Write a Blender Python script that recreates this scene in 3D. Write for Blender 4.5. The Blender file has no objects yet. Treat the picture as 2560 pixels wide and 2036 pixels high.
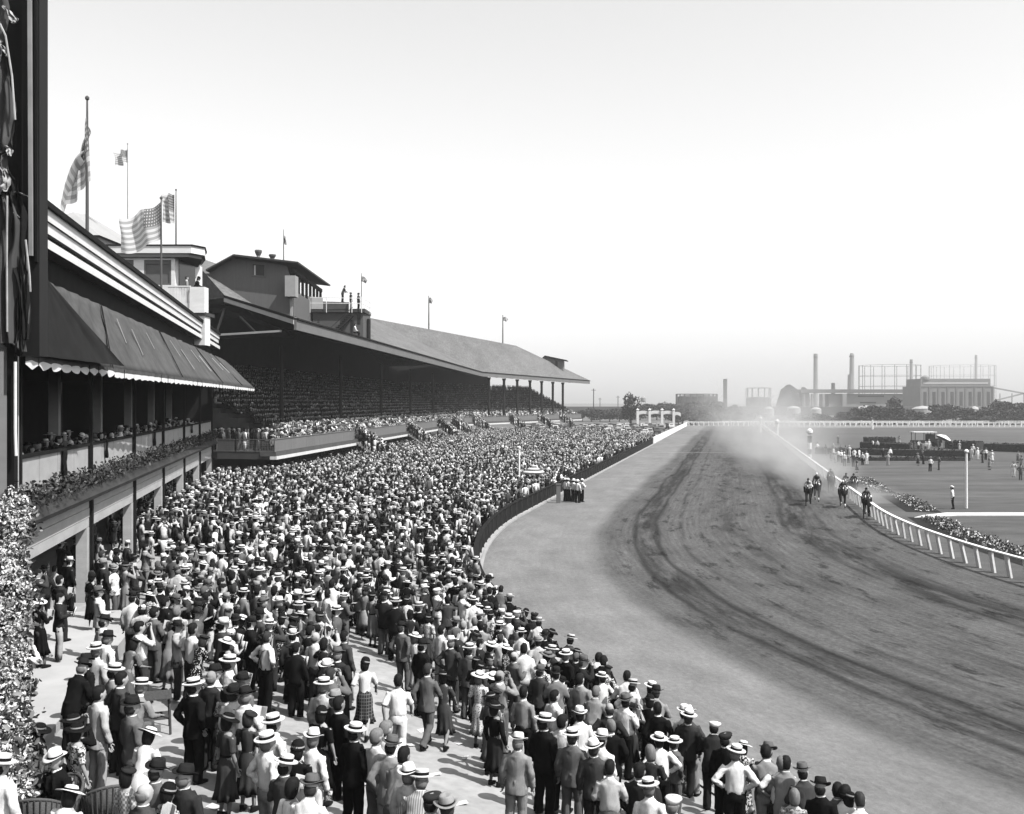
import bpy, bmesh, math, random
import numpy as np
from mathutils import Vector, Matrix, Euler, noise as mnoise

random.seed(7)
rng = np.random.default_rng(11)
scn = bpy.context.scene
COL = scn.collection
R = math.radians

# ------------------------------------------------------------------ camera, sky, sun, exposure
EYE = 8.2          # eye height above the race track
F = 2560.0         # focal length in photograph pixels (photograph 2560 x 2036)
CX, CY = 1280.0, 1006.0
cam_data = bpy.data.cameras.new('camera')
cam = bpy.data.objects.new('camera', cam_data)
COL.objects.link(cam)
cam.location = (0, 0, EYE)
cam.rotation_euler = (R(90), 0, 0)
cam_data.sensor_width = 36
cam_data.lens = 36
cam_data.shift_y = -12 / 2560
cam_data.clip_start = 0.1
cam_data.clip_end = 9000
scn.camera = cam

SUN_EL, SUN_AZ = 54.0, 119.0     # azimuth from +Y towards +X
world = bpy.data.worlds.new('World')
scn.world = world
world.use_nodes = True
wn = world.node_tree.nodes
wl_ = world.node_tree.links
wn.clear()
sky = wn.new('ShaderNodeTexSky')
sky.sky_type = 'NISHITA'
sky.sun_disc = False
sky.sun_elevation = R(SUN_EL)
sky.sun_rotation = R(SUN_AZ)
sky.altitude = 100
sky.air_density = 1.75
sky.dust_density = 0.75
sky.ozone_density = 1.0
# orthochromatic film sees the blue light of the sky only
sep = wn.new('ShaderNodeSeparateColor')
bg = wn.new('ShaderNodeBackground')
bg.inputs['Strength'].default_value = 0.108
wout = wn.new('ShaderNodeOutputWorld')
wl_.new(sky.outputs[0], sep.inputs[0])
ad1 = wn.new('ShaderNodeMath'); ad1.operation = 'MULTIPLY_ADD'      # sees mostly blue, less green and red
ad1.inputs[1].default_value = 0.75; wl_.new(sep.outputs['Blue'], ad1.inputs[0])
ad2 = wn.new('ShaderNodeMath'); ad2.operation = 'MULTIPLY_ADD'
ad2.inputs[1].default_value = 0.55; wl_.new(sep.outputs['Green'], ad2.inputs[0])
ad3 = wn.new('ShaderNodeMath'); ad3.operation = 'MULTIPLY'
ad3.inputs[1].default_value = 0.35; wl_.new(sep.outputs['Red'], ad3.inputs[0])
wl_.new(ad3.outputs[0], ad2.inputs[2]); wl_.new(ad2.outputs[0], ad1.inputs[2])
wl_.new(ad1.outputs[0], bg.inputs['Color'])
wl_.new(bg.outputs[0], wout.inputs['Surface'])

sd = bpy.data.lights.new('sun', 'SUN')
sd.energy = 5.0
sd.angle = R(0.5)
sd.color = (1.0, 0.99, 0.98)
sun = bpy.data.objects.new('sun', sd)
COL.objects.link(sun)
sv = Vector((math.sin(R(SUN_AZ)) * math.cos(R(SUN_EL)), math.cos(R(SUN_AZ)) * math.cos(R(SUN_EL)), math.sin(R(SUN_EL))))
sun.rotation_euler = sv.to_track_quat('Z', 'Y').to_euler()
sun.location = (60, -20, 90)

scn.view_settings.view_transform = 'Standard'
scn.view_settings.look = 'None'
scn.view_settings.gamma = 1
scn.view_settings.use_curve_mapping = False
scn.view_settings.exposure = 0.32
try:
    scn.cycles.max_bounces = 5
    scn.cycles.diffuse_bounces = 0
    scn.cycles.glossy_bounces = 2
    scn.cycles.volume_bounces = 0
    scn.cycles.transparent_max_bounces = 6
    scn.cycles.volume_step_rate = 2.0
    scn.cycles.volume_max_steps = 128
except Exception:
    pass

# ------------------------------------------------------------------ helpers
def P(px, py, D):
    """the world point seen at photograph pixel px, py at distance D"""
    return Vector(((px - CX) / F * D, D, EYE - (py - CY) / F * D))

def tag(o, label=None, cat=None, group=None, kind=None):
    if label: o['label'] = label
    if cat: o['category'] = cat
    if group: o['group'] = group
    if kind: o['kind'] = kind
    return o

WLOC = {}
def thing(name, label, cat, loc=(0, 0, 0), group=None):
    o = bpy.data.objects.new(name, None)
    COL.objects.link(o)
    o.location = loc
    o.empty_display_size = 0.3
    WLOC[o.name] = Vector(loc)
    return tag(o, label, cat, group)

def link_mesh(name, me, parent=None, loc=None):
    o = bpy.data.objects.new(name, me)
    COL.objects.link(o)
    if parent is not None: o.parent = parent
    if loc is not None: o.location = loc
    return o

def copy_tree(o, parent=None):
    c = o.copy()
    COL.objects.link(c)
    if parent is not None: c.parent = parent
    for ch in list(o.children): copy_tree(ch, c)
    return c

class MB:
    """collects shapes, links them as ONE mesh object"""
    def __init__(s): s.v, s.f, s.uv = [], [], None
    def add(s, vs, fs):
        b = len(s.v)
        s.v += [tuple(p) for p in vs]
        s.f += [tuple(b + i for i in q) for q in fs]
        return s
    def hexa(s, p):
        return s.add(p, [(3, 2, 1, 0), (4, 5, 6, 7), (0, 1, 5, 4), (1, 2, 6, 5), (2, 3, 7, 6), (3, 0, 4, 7)])
    def box(s, c, d, rz=0.0):
        x, y, z = d[0] / 2, d[1] / 2, d[2] / 2
        ca, sa = math.cos(rz), math.sin(rz)
        p = [(-x, -y, -z), (x, -y, -z), (x, y, -z), (-x, y, -z), (-x, -y, z), (x, -y, z), (x, y, z), (-x, y, z)]
        return s.hexa([(c[0] + a * ca - b * sa, c[1] + a * sa + b * ca, c[2] + e) for a, b, e in p])
    def bar(s, a, b, w, h, up=(0, 0, 1)):
        a, b = Vector(a), Vector(b)
        t = (b - a).normalized()
        u = Vector(up)
        if abs(t.dot(u)) > 0.98: u = Vector((1, 0, 0))
        n = t.cross(u).normalized() * (w / 2)
        m = n.cross(t).normalized() * (h / 2)
        return s.hexa([a - n - m, a + n - m, b + n - m, b - n - m, a - n + m, a + n + m, b + n + m, b - n + m])
    def slab(s, pts, vec):
        n = len(pts)
        vec = Vector(vec)
        vs = [Vector(p) for p in pts] + [Vector(p) + vec for p in pts]
        return s.add(vs, [tuple(reversed(range(n))), tuple(range(n, 2 * n))] + [(i, (i + 1) % n, n + (i + 1) % n, n + i) for i in range(n)])
    def tube(s, pts, rad, n=8, cap=True):
        pts = [Vector(p) for p in pts]
        if not hasattr(rad, '__len__'): rad = [rad] * len(pts)
        vs, fs = [], []
        pu = None
        for i, p in enumerate(pts):
            t = (pts[min(i + 1, len(pts) - 1)] - pts[max(i - 1, 0)]).normalized()
            u = pu if pu is not None else (Vector((1, 0, 0)) if abs(t.x) < 0.9 else Vector((0, 1, 0)))
            u = (u - t * u.dot(t)).normalized()
            pu = u
            w = t.cross(u)
            r = rad[i]
            rx, ry = r if hasattr(r, '__len__') else (r, r)
            for k in range(n):
                a = 2 * math.pi * k / n
                vs.append(p + u * (math.cos(a) * rx) + w * (math.sin(a) * ry))
        for i in range(len(pts) - 1):
            for k in range(n):
                k2 = (k + 1) % n
                fs.append((i * n + k, i * n + k2, (i + 1) * n + k2, (i + 1) * n + k))
        if cap:
            fs.append(tuple(reversed(range(n))))
            fs.append(tuple(range((len(pts) - 1) * n, len(pts) * n)))
        return s.add(vs, fs)
    def loft(s, rings, n=12, cap=True):
        """rings: (x, y, z, rx, ry)"""
        vs, fs = [], []
        for (x, y, z, rx, ry) in rings:
            for k in range(n):
                a = 2 * math.pi * k / n
                vs.append((x + math.cos(a) * rx, y + math.sin(a) * ry, z))
        for i in range(len(rings) - 1):
            for k in range(n):
                k2 = (k + 1) % n
                fs.append((i * n + k, i * n + k2, (i + 1) * n + k2, (i + 1) * n + k))
        if cap:
            fs.append(tuple(reversed(range(n))))
            fs.append(tuple(range((len(rings) - 1) * n, len(rings) * n)))
        return s.add(vs, fs)
    def lathe(s, c, prof, n=14):
        return s.loft([(c[0], c[1], c[2] + z, r, r) for r, z in prof], n)
    def mesh(s, name, mat=None, smooth=False, off=None):
        me = bpy.data.meshes.new(name)
        vs = s.v
        if off is not None:
            vs = [(a - off[0], b - off[1], c - off[2]) for a, b, c in s.v]
        me.from_pydata(vs, [], s.f)
        if smooth: me.polygons.foreach_set('use_smooth', [True] * len(me.polygons))
        if mat is not None: me.materials.append(mat)
        me.validate()
        return me
    def build(s, name, mat, parent=None, smooth=False, label=None, kind=None):
        """vertices are world coordinates; the parent's own location is taken off"""
        off = WLOC.get(parent.name) if parent is not None else None
        o = link_mesh(name, s.mesh(name, mat, smooth, off), parent)
        if parent is not None: WLOC[o.name] = WLOC.get(parent.name, Vector((0, 0, 0)))
        if label: o['label'] = label
        if kind: o['kind'] = kind
        return o

MATS = {}
def mat(name, v, rough=0.8, var=0.15, scale=3.0, bump=0.0, stretch=(1, 1, 1), fine=0.0, spec=0.06, vein=None):
    """one grey material: base value v with noise in it, optional relief"""
    if name in MATS: return MATS[name]
    m = bpy.data.materials.new(name)
    m.use_nodes = True
    nt = m.node_tree
    N, L = nt.nodes, nt.links
    b = N['Principled BSDF']
    b.inputs['Roughness'].default_value = rough
    b.inputs['Specular IOR Level'].default_value = spec
    tc = N.new('ShaderNodeTexCoord')
    mp = N.new('ShaderNodeMapping')
    mp.inputs['Scale'].default_value = stretch
    L.new(tc.outputs['Object'], mp.inputs['Vector'])
    n1 = N.new('ShaderNodeTexNoise')
    n1.inputs['Scale'].default_value = scale
    n1.inputs['Detail'].default_value = 6
    n1.inputs['Roughness'].default_value = 0.6
    L.new(mp.outputs[0], n1.inputs['Vector'])
    mr = N.new('ShaderNodeMapRange')
    mr.inputs['From Min'].default_value = 0.25
    mr.inputs['From Max'].default_value = 0.75
    mr.inputs['To Min'].default_value = v * (1 - var)
    mr.inputs['To Max'].default_value = v * (1 + var)
    L.new(n1.outputs['Fac'], mr.inputs['Value'])
    out = mr.outputs[0]
    if fine > 0:
        n2 = N.new('ShaderNodeTexNoise')
        n2.inputs['Scale'].default_value = scale * 9
        n2.inputs['Detail'].default_value = 3
        L.new(mp.outputs[0], n2.inputs['Vector'])
        m2 = N.new('ShaderNodeMapRange')
        m2.inputs['From Min'].default_value = 0.3
        m2.inputs['From Max'].default_value = 0.7
        m2.inputs['To Min'].default_value = 1 - fine
        m2.inputs['To Max'].default_value = 1 + fine
        L.new(n2.outputs['Fac'], m2.inputs['Value'])
        mu = N.new('ShaderNodeMath')
        mu.operation = 'MULTIPLY'
        L.new(out, mu.inputs[0])
        L.new(m2.outputs[0], mu.inputs[1])
        out = mu.outputs[0]
    L.new(out, b.inputs['Base Color'])
    if bump > 0:
        bp = N.new('ShaderNodeBump')
        bp.inputs['Strength'].default_value = bump
        bp.inputs['Distance'].default_value = 0.02
        L.new(n1.outputs['Fac'], bp.inputs['Height'])
        L.new(bp.outputs[0], b.inputs['Normal'])
    MATS[name] = m
    return m

# ------------------------------------------------------------------ plan of the course
C0 = Vector((108.5, 52.0))
RAD = 110.0
C1, RAD2 = Vector((83.5, 52.0)), 85.0      # the bend tightens at the near end
T1 = math.atan(0.2146)
S0 = Vector((C0.x - RAD * math.cos(T1), C0.y + RAD * math.sin(T1)))
TD = Vector((math.sin(T1), math.cos(T1)))

def course(s, d):
    """plan point: s metres along the outer rail (0 where the bend begins, + up the straight), d metres out towards the stands (- into the track)"""
    if s >= 0:
        n = Vector((-TD.y, TD.x))
        p = S0 + TD * s
    else:
        t = T1 + s / RAD
        c, r = C0, RAD
        if t < 0: t, c, r = (s + T1 * RAD) / RAD2, C1, RAD2
        n = Vector((-math.cos(t), math.sin(t)))
        p = c + n * r
    return p + n * d

def course_inv(x, y):
    rel = Vector((x, y)) - S0
    s = rel.dot(TD)
    if s >= 0: return s, rel.dot(Vector((-TD.y, TD.x)))
    if y < C0.y:
        q = Vector((x, y)) - C1
        return math.atan2(q.y, -q.x) * RAD2 - T1 * RAD, q.length - RAD2
    q = Vector((x, y)) - C0
    return (math.atan2(q.y, -q.x) - T1) * RAD, q.length - RAD

def zg_dy(d, y):
    """height of the lawn d metres behind the rail: it falls to the track, and the near end lies higher"""
    if d < 0: return 0.0
    t = max(0.0, min(1.0, (y - 22) / 12)); t = t * t * (3 - 2 * t)
    cap = 1.62 * (1 - t) + 1.0 * t
    z = 0.05 + 0.165 * d
    if z < cap: return z
    return min(cap + 0.03 * (z - cap) / 0.165, cap + .35)

def zg(x, y):
    return zg_dy(course_inv(x, y)[1], y)

def facade_x(y, out=0.0): return -7.76 - 0.197 * y
FT = Vector((-0.1933, 0.9811, 0))      # along the clubhouse, away from the eye
FN = Vector((0.9811, 0.1933, 0))       # out of the clubhouse, to the lawn
def FP(Y, out, z):
    return Vector((-7.76 - 0.197 * Y, Y, z)) + FN * out

# ------------------------------------------------------------------ ground
def track_material():
    m = bpy.data.materials.new('raked_dirt')
    m.use_nodes = True
    N, L = m.node_tree.nodes, m.node_tree.links
    b = N['Principled BSDF']
    b.inputs['Roughness'].default_value = 0.95
    b.inputs['Specular IOR Level'].default_value = 0.1
    uv = N.new('ShaderNodeUVMap'); uv.uv_map = 'course'
    sp = N.new('ShaderNodeSeparateXYZ')
    L.new(uv.outputs[0], sp.inputs[0])
    def noise(sx, sy, scale, detail=5, rough=0.6):
        mp = N.new('ShaderNodeMapping'); mp.inputs['Scale'].default_value = (sx, sy, 1)
        L.new(uv.outputs[0], mp.inputs['Vector'])
        n = N.new('ShaderNodeTexNoise'); n.inputs['Scale'].default_value = scale
        n.inputs['Detail'].default_value = detail; n.inputs['Roughness'].default_value = rough
        L.new(mp.outputs[0], n.inputs['Vector'])
        return n.outputs['Fac']
    def math_(op, a, bb=None, c=None):
        n = N.new('ShaderNodeMath'); n.operation = op
        for i, x in enumerate((a, bb, c)):
            if x is None: continue
            if isinstance(x, (int, float)): n.inputs[i].default_value = x
            else: L.new(x, n.inputs[i])
        return n.outputs[0]
    def rng_(x, a, bb, c, d, smooth=True):
        n = N.new('ShaderNodeMapRange')
        if smooth: n.interpolation_type = 'SMOOTHSTEP'
        n.inputs['From Min'].default_value = a; n.inputs['From Max'].default_value = bb
        n.inputs['To Min'].default_value = c; n.inputs['To Max'].default_value = d
        L.new(x, n.inputs['Value'])
        return n.outputs[0]
    S, V = sp.outputs[0], sp.outputs[1]
    wob = noise(0.03, 0.1, 1.0, 2)
    Vw = math_('ADD', V, math_('MULTIPLY', math_('SUBTRACT', wob, 0.5), 2.4))
    # a drier strip by the outer rail, a worked strip inside it, damp wheel lanes
    edge = rng_(Vw, 5.4, 6.8, 0.178, 0.088)
    inner = rng_(Vw, 5.6, 8.0, 0.0, 1.0)                 # 0 on the smooth outer strip, 1 on the harrowed dirt
    base = math_('MULTIPLY', edge, rng_(noise(0.10, 0.22, 1.0, 5, 0.65), 0.3, 0.7, 0.84, 1.16, False))
    def lane(center, width, depth, seed, lo=0.36, hi=0.60):
        dist = math_('ABSOLUTE', math_('SUBTRACT', Vw, center))
        prof = rng_(dist, 0.0, width, 1.0, 0.0)
        patch = rng_(noise(0.07, 0.5, 1.0 + seed, 5, 0.7), lo, hi, 0.0, 1.0)
        return math_('SUBTRACT', 1.0, math_('MULTIPLY', math_('MULTIPLY', prof, patch), depth))
    for c_, w_, dp, sd_, lo in ((9.0, 1.5, 0.74, 0.0, .34), (19.3, 2.2, 0.78, 0.13, .36), (14.5, 2.4, 0.5, 0.29, .40), (8.3, .30, 0.55, .4, .22), (9.7, .26, 0.55, .5, .22), (11.2, .30, .5, .6, .36), (18.4, .35, .45, .7, .3), (20.6, .3, .45, .8, .34)):
        base = math_('MULTIPLY', base, lane(c_, w_, dp, sd_, lo, lo + .24))
    ruts = rng_(noise(0.12, 4.0, 1.0, 5, 0.75), 0.30, 0.70, -0.30, 0.26, False)
    base = math_('MULTIPLY', base, math_('ADD', 1.0, math_('MULTIPLY', ruts, math_('ADD', math_('MULTIPLY', inner, 0.8), 0.2))))
    clod = rng_(noise(1.1, 1.5, 3.2, 10, 0.85), 0.28, 0.72, -0.62, 0.62, False)
    dab = rng_(noise(0.22, 0.9, 1.0, 6, 0.75), 0.53, 0.64, 0.0, 0.66)
    base = math_('MULTIPLY', base, math_('ADD', 1.0, math_('MULTIPLY', clod, math_('ADD', math_('MULTIPLY', inner, 0.55), 0.55))))
    base = math_('MULTIPLY', base, math_('SUBTRACT', 1.0, math_('MULTIPLY', dab, math_('ADD', math_('MULTIPLY', inner, 0.85), 0.12))))
    blot = rng_(noise(0.35, 0.6, 1.0, 4, 0.6), 0.3, 0.7, 0.86, 1.12, False)
    base = math_('MULTIPLY', base, blot)
    L.new(base, b.inputs['Base Color'])
    hgt = math_('ADD', math_('MULTIPLY', noise(0.5, 3.5, 1.0, 4), 0.35), math_('MULTIPLY', noise(1, 1, 5.0, 8, 0.75), 1.0))
    bp = N.new('ShaderNodeBump'); bp.inputs['Strength'].default_value = 0.55; bp.inputs['Distance'].default_value = 0.06
    L.new(hgt, bp.inputs['Height']); L.new(bp.outputs[0], b.inputs['Normal'])
    return m

def grass_material(name, v, s=0.25):
    m = bpy.data.materials.new(name)
    m.use_nodes = True
    N, L = m.node_tree.nodes, m.node_tree.links
    b = N['Principled BSDF']
    b.inputs['Roughness'].default_value = 0.95
    b.inputs['Specular IOR Level'].default_value = 0.1
    tc = N.new('ShaderNodeTexCoord')
    vals = []
    for sc, st, lo, hi in ((s, (0.25, 1.6, 1), 0.72, 1.28), (s * 6, (0.4, 1, 1), 0.8, 1.2), (14.0, (1, 1, 1), 0.75, 1.25)):
        mp = N.new('ShaderNodeMapping'); mp.inputs['Scale'].default_value = st
        L.new(tc.outputs['Object'], mp.inputs['Vector'])
        n = N.new('ShaderNodeTexNoise'); n.inputs['Scale'].default_value = sc; n.inputs['Detail'].default_value = 5
        L.new(mp.outputs[0], n.inputs['Vector'])
        r = N.new('ShaderNodeMapRange')
        r.inputs['From Min'].default_value = 0.3; r.inputs['From Max'].default_value = 0.7
        r.inputs['To Min'].default_value = lo; r.inputs['To Max'].default_value = hi
        L.new(n.outputs['Fac'], r.inputs['Value'])
        vals.append(r.outputs[0])
    cur = None
    for x in vals:
        mu = N.new('ShaderNodeMath'); mu.operation = 'MULTIPLY'
        if cur is None: mu.inputs[0].default_value = v
        else: L.new(cur, mu.inputs[0])
        L.new(x, mu.inputs[1]); cur = mu.outputs[0]
    L.new(cur, b.inputs['Base Color'])
    return m

def strip(name, material, s_list, d_list, zf, uvname=None, kind='structure'):
    me = bpy.data.meshes.new(name)
    vs, fs = [], []
    nd = len(d_list)
    for s in s_list:
        for d in d_list:
            p = course(s, d)
            vs.append((p.x, p.y, zf(d) if zf is not zg_dy else zg_dy(d, p.y)))
    for i in range(len(s_list) - 1):
        for j in range(nd - 1):
            fs.append((i * nd + j, (i + 1) * nd + j, (i + 1) * nd + j + 1, i * nd + j + 1))
    me.from_pydata(vs, [], fs)
    if uvname:
        uvl = me.uv_layers.new(name=uvname)
        sd_ = [(s, -d) for s in s_list for d in d_list]
        for lp in me.loops: uvl.data[lp.index].uv = sd_[lp.vertex_index]
    me.materials.append(material)
    me.polygons.foreach_set('use_smooth', [True] * len(me.polygons))
    o = link_mesh(name, me)
    o['kind'] = kind
    return o

gm = grass_material('far_ground', 0.13, 0.02)
g = MB(); g.add([(-4000, -300, -0.05), (4000, -300, -0.05), (4000, 6000, -0.05), (-4000, 6000, -0.05)], [(0, 1, 2, 3)])
g.build('ground', gm)['kind'] = 'structure'

TW = 24.5
s_tr = [x * 4.0 for x in range(-25, 0)] + [x * 6.0 for x in range(0, 48)]
track = strip('race_track', track_material(), s_tr, [0.0, -4, -8, -12, -16, -20, -TW], lambda d: 0.0, 'course')
infield = strip('infield_grass', grass_material('mown_grass', 0.088, 0.16), s_tr, [-TW, -40, -60, -84], lambda d: -0.004)
infield2 = MB()
pI = [course(s, -TW) for s in (0, 60, 120, 180, 240, 282)]
infield2.add([(p.x + 0.0, p.y, -0.012) for p in pI] + [(420, 331, -0.012), (420, 20, -0.012)], [tuple(range(len(pI) + 2))])
infield2.build('infield_lawn', MATS.get('mown') or grass_material('mown_far', 0.10, 0.05))['kind'] = 'structure'
far_turn = MB()
far_turn.add([(50, 331, -0.001), (420, 331, -0.001), (420, 362, -0.001), (62, 362, -0.001)], [(0, 1, 2, 3)])
far_turn.build('far_turn_dirt', mat('far_dirt', 0.2, 0.95, 0.12, 0.1))['kind'] = 'structure'
# finish line chalked over the dirt
fl = MB()
sF = course_inv(*P(1690, 1131.5, EYE * F / 125.5).xy)[0]
a, b2, c, d2 = course(sF, -2), course(sF + .35, -2), course(sF + .35, -23.5), course(sF, -23.5)
fl.add([(a.x, a.y, .006), (b2.x, b2.y, .006), (c.x, c.y, .006), (d2.x, d2.y, .006)], [(3, 2, 1, 0)])
fl.build('finish_line', mat('chalk', 0.42, 0.9, 0.25, 2.0))['kind'] = 'structure'

# sloping lawn apron in front of the stands
d_ap = [0, 1, 2.5, 4, 6, 8, 9.5, 12, 16, 22, 30, 45, 70]
apron = strip('apron_paving', mat('worn_paving', 0.33, 0.9, 0.16, 0.5, 0.1, (1, 1, 1), 0.12),
              [x * 3.0 for x in range(-25, 58)], d_ap, zg_dy)
lit = MB(); lr = random.Random(5)
for _ in range(260):
    p = course(lr.uniform(-62, -24), lr.uniform(.8, 12)); z = zg_dy(course_inv(p.x, p.y)[1], p.y) + .012
    a_, w_, l_ = lr.uniform(0, 6), lr.uniform(.04, .10), lr.uniform(.06, .16); u = Vector((math.cos(a_), math.sin(a_), 0)); n_ = Vector((-u.y, u.x, 0)); c_ = Vector((p.x, p.y, z))
    lit.add([c_ - u * l_ - n_ * w_, c_ + u * l_ - n_ * w_ + Vector((0, 0, .01)), c_ + u * l_ + n_ * w_ + Vector((0, 0, .025)), c_ - u * l_ + n_ * w_ + Vector((0, 0, .02))], [(0, 1, 2, 3)])
lo_ = lit.build('litter', mat('scrap_paper', .6, .9, .3, 3)); tag(lo_, 'scraps of torn paper and tickets dropped on the paving', 'litter', None, 'stuff')
kerb = MB()
s_k = [x * 1.0 for x in range(-70, 152)]
for i in range(len(s_k) - 1):
    q = [course(s_k[i], 0.10), course(s_k[i], -0.06), course(s_k[i + 1], -0.06), course(s_k[i + 1], 0.10)]
    kerb.hexa([(p.x, p.y, 0.0) for p in q] + [(p.x, p.y, 0.11) for p in q])
kerb.build('track_kerb', mat('kerb_stone', 0.34, 0.9, 0.2, 1.0))['kind'] = 'structure'
# ------------------------------------------------------------------ materials of the buildings
M_white = mat('white_paint', 0.72, 0.6, 0.10, 1.2, 0.03, (1, 1, 3))
M_board = mat('cream_boards', 0.40, 0.7, 0.14, 1.0, 0.05, (1, 1, 3), .05)
M_cream = mat('cream_paint', 0.38, 0.65, 0.12, 1.4, 0.03, (1, 1, 2))
M_dark = mat('dark_green_paint_and_eave_shadow', 0.014, 0.8, 0.3, 2.0)
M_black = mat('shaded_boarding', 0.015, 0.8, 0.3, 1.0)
M_canvas = mat('striped_canvas', 0.085, 0.9, 0.30, 1.1, 0.25, (1, 1, .35), 0.12)
M_dcanvas = mat('dark_canvas_and_shadow', 0.016, 0.9, 0.35, 1.5, 0.25)
M_roof = mat('shingle_roof', 0.14, 0.9, 0.20, 0.35, 0.1, (1, .35, 1), 0.22)
M_fascia = mat('grey_fascia', 0.16, 0.7, 0.10, 0.7, 0.0, (1, 1, 1), 0.06)
M_wallg = mat('press_box_boards', 0.125, 0.85, 0.10, 0.8, 0.02, (6, 6, 0.4), 0.08)
M_brick = mat('brickwork', 0.105, 0.9, 0.18, 4.0, 0.1, (1, 1, 4), 0.2)
M_glass = mat('dark_glass', 0.02, 0.25, 0.3, 1.0, 0, (1, 1, 1), 0, 0.15)
M_steel = mat('dark_steel', 0.015, 0.5, 0.2, 3.0)
M_rail = mat('whitewash', 0.84, 0.7, 0.12, 4.0, 0.05)
M_leafd = mat('dark_leaves', 0.045, 0.7, 0.5, 4.0)
M_leafl = mat('pale_blossom', 0.62, 0.7, 0.3, 3.0)
M_leafm = mat('mid_leaves', 0.10, 0.7, 0.5, 4.0)

def leaf_mesh(name, pts, size, materials, weights, seed=1, flat=0.3):
    """many small folded leaves at the given points, one mesh"""
    r = np.random.default_rng(seed)
    n = len(pts)
    pts = np.asarray(pts, float)
    sz = size * r.uniform(0.6, 1.35, n)
    a = r.normal(size=(n, 3)); a /= np.linalg.norm(a, axis=1)[:, None]
    b = r.normal(size=(n, 3)); b -= a * (a * b).sum(1)[:, None]; b /= np.linalg.norm(b, axis=1)[:, None]
    c = np.cross(a, b)
    V = np.empty((n, 6, 3))
    for k, (u, w, h) in enumerate(((-1, 0, 0), (-.35, .45, .18), (.5, .4, .15), (1, 0, 0), (.5, -.4, .15), (-.35, -.45, .18))):
        V[:, k] = pts + (a * u + b * w + c * h) * sz[:, None] * 0.5
    idx = np.arange(n)[:, None] * 6
    q1 = idx + np.array([0, 1, 2, 3]); q2 = idx + np.array([0, 3, 4, 5])
    faces = np.concatenate([q1, q2], 1).reshape(-1, 4)
    me = bpy.data.meshes.new(name)
    me.vertices.add(n * 6); me.vertices.foreach_set('co', V.reshape(-1))
    me.loops.add(len(faces) * 4); me.loops.foreach_set('vertex_index', faces.reshape(-1))
    me.polygons.add(len(faces)); me.polygons.foreach_set('loop_start', np.arange(len(faces)) * 4)
    try: me.polygons.foreach_set('loop_total', np.full(len(faces), 4))
    except Exception: pass
    mi = r.choice(len(materials), n, p=np.array(weights) / sum(weights))
    for m in materials: me.materials.append(m)
    me.polygons.foreach_set('material_index', np.repeat(mi, 2))
    me.update(calc_edges=True)
    return me

# ------------------------------------------------------------------ clubhouse with arcade, balcony, awning
BAYS = [9.35 + 8.85 * k for k in range(9)]            # column centres along the front
BAYS = BAYS[:-1] + [80.15]
club = thing('clubhouse', 'long white clubhouse with open arcade, balcony and dark cornice beside the lawn', 'building', FP(20, 0, 1.6))
Z_B0, Z_B1 = 3.86, 4.86        # white boarding over the arcade
def fslab(mb, Y0, Y1, o0, o1, z0, z1):
    p = [FP(Y0, o0, z0), FP(Y0, o1, z0), FP(Y1, o1, z0), FP(Y1, o0, z0)]
    mb.hexa(p + [Vector((q.x, q.y, z1)) for q in p])
colm = wpm = None
for k, Y in enumerate(BAYS):
    m = MB(); fslab(m, Y - .11, Y + .11, -.08, .14, .8, 4.86); m.build('arcade_post', M_dark, club)
    m = MB(); fslab(m, Y - .52, Y - .14, -.32, .04, .8, 3.84); m.build('arcade_pier', M_board, club)
    m = MB(); fslab(m, Y - .07, Y + .07, .0, .13, 5.62, 11.6); m.build('balcony_post', M_dark, club)
    m = MB(); fslab(m, Y - .62, Y - .22, -3.3, -2.9, 5.42, 9.6); m.build('inner_pillar', M_cream, club)
for k in range(len(BAYS) - 1):
    Y0, Y1 = BAYS[k] + .12, BAYS[k + 1] - .12
    for j in range(3):
        m = MB(); fslab(m, Y0, Y1, -.06, .03 + .012 * (j % 2), Z_B0 + j * .334, Z_B0 + j * .334 + .318); m.build('board', M_board, club)
    w = (Y1 - Y0) / 4
    for j in range(4):
        m = MB(); fslab(m, Y0 + j * w + .03, Y0 + (j + 1) * w - .03, -.05, .0, 5.56, 6.68); m.build('balcony_panel', M_cream, club)
m = MB(); fslab(m, 9, 80.3, -.10, -.051, 5.5, 6.7); m.build('balcony_backing', M_dark, club)
m = MB(); fslab(m, 9, 80.3, -.12, .06, 6.68, 6.77); m.build('balcony_rail', M_dark, club)
m = MB()
for a, b in zip([9], [80.4]):
    q0 = [FP(a, .06, 4.86), FP(a, .42, 4.92), FP(a, .46, 5.05), FP(a, .30, 5.30), FP(a, .30, 5.42), FP(a, .06, 5.55)]
    q1 = [FP(b, .06, 4.86), FP(b, .42, 4.92), FP(b, .46, 5.05), FP(b, .30, 5.30), FP(b, .30, 5.42), FP(b, .06, 5.55)]
    n = len(q0)
    m.add(q0 + q1, [tuple(range(n)), tuple(reversed(range(n, 2 * n)))] + [(i, n + i, n + (i + 1) % n, (i + 1) % n) for i in range(n)])
m.build('deck_cornice', mat('weathered_dark_paint', 0.045, 0.7, 0.4, 0.8, 0.05), club)
m = MB(); fslab(m, 9, 80.3, -11, -.13, 5.1, 5.4); m.build('balcony_floor', mat('deck_boards', 0.12, 0.9, 0.2, 2), club)
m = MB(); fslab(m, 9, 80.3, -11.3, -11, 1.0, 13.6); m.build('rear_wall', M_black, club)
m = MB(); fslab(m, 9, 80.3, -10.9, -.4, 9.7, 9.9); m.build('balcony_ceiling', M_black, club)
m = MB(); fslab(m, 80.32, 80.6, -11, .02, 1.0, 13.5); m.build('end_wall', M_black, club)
m = MB(); fslab(m, 8.6, 8.9, -11, .02, 1.0, 13.5); m.build('end_wall', M_black, club)
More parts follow.
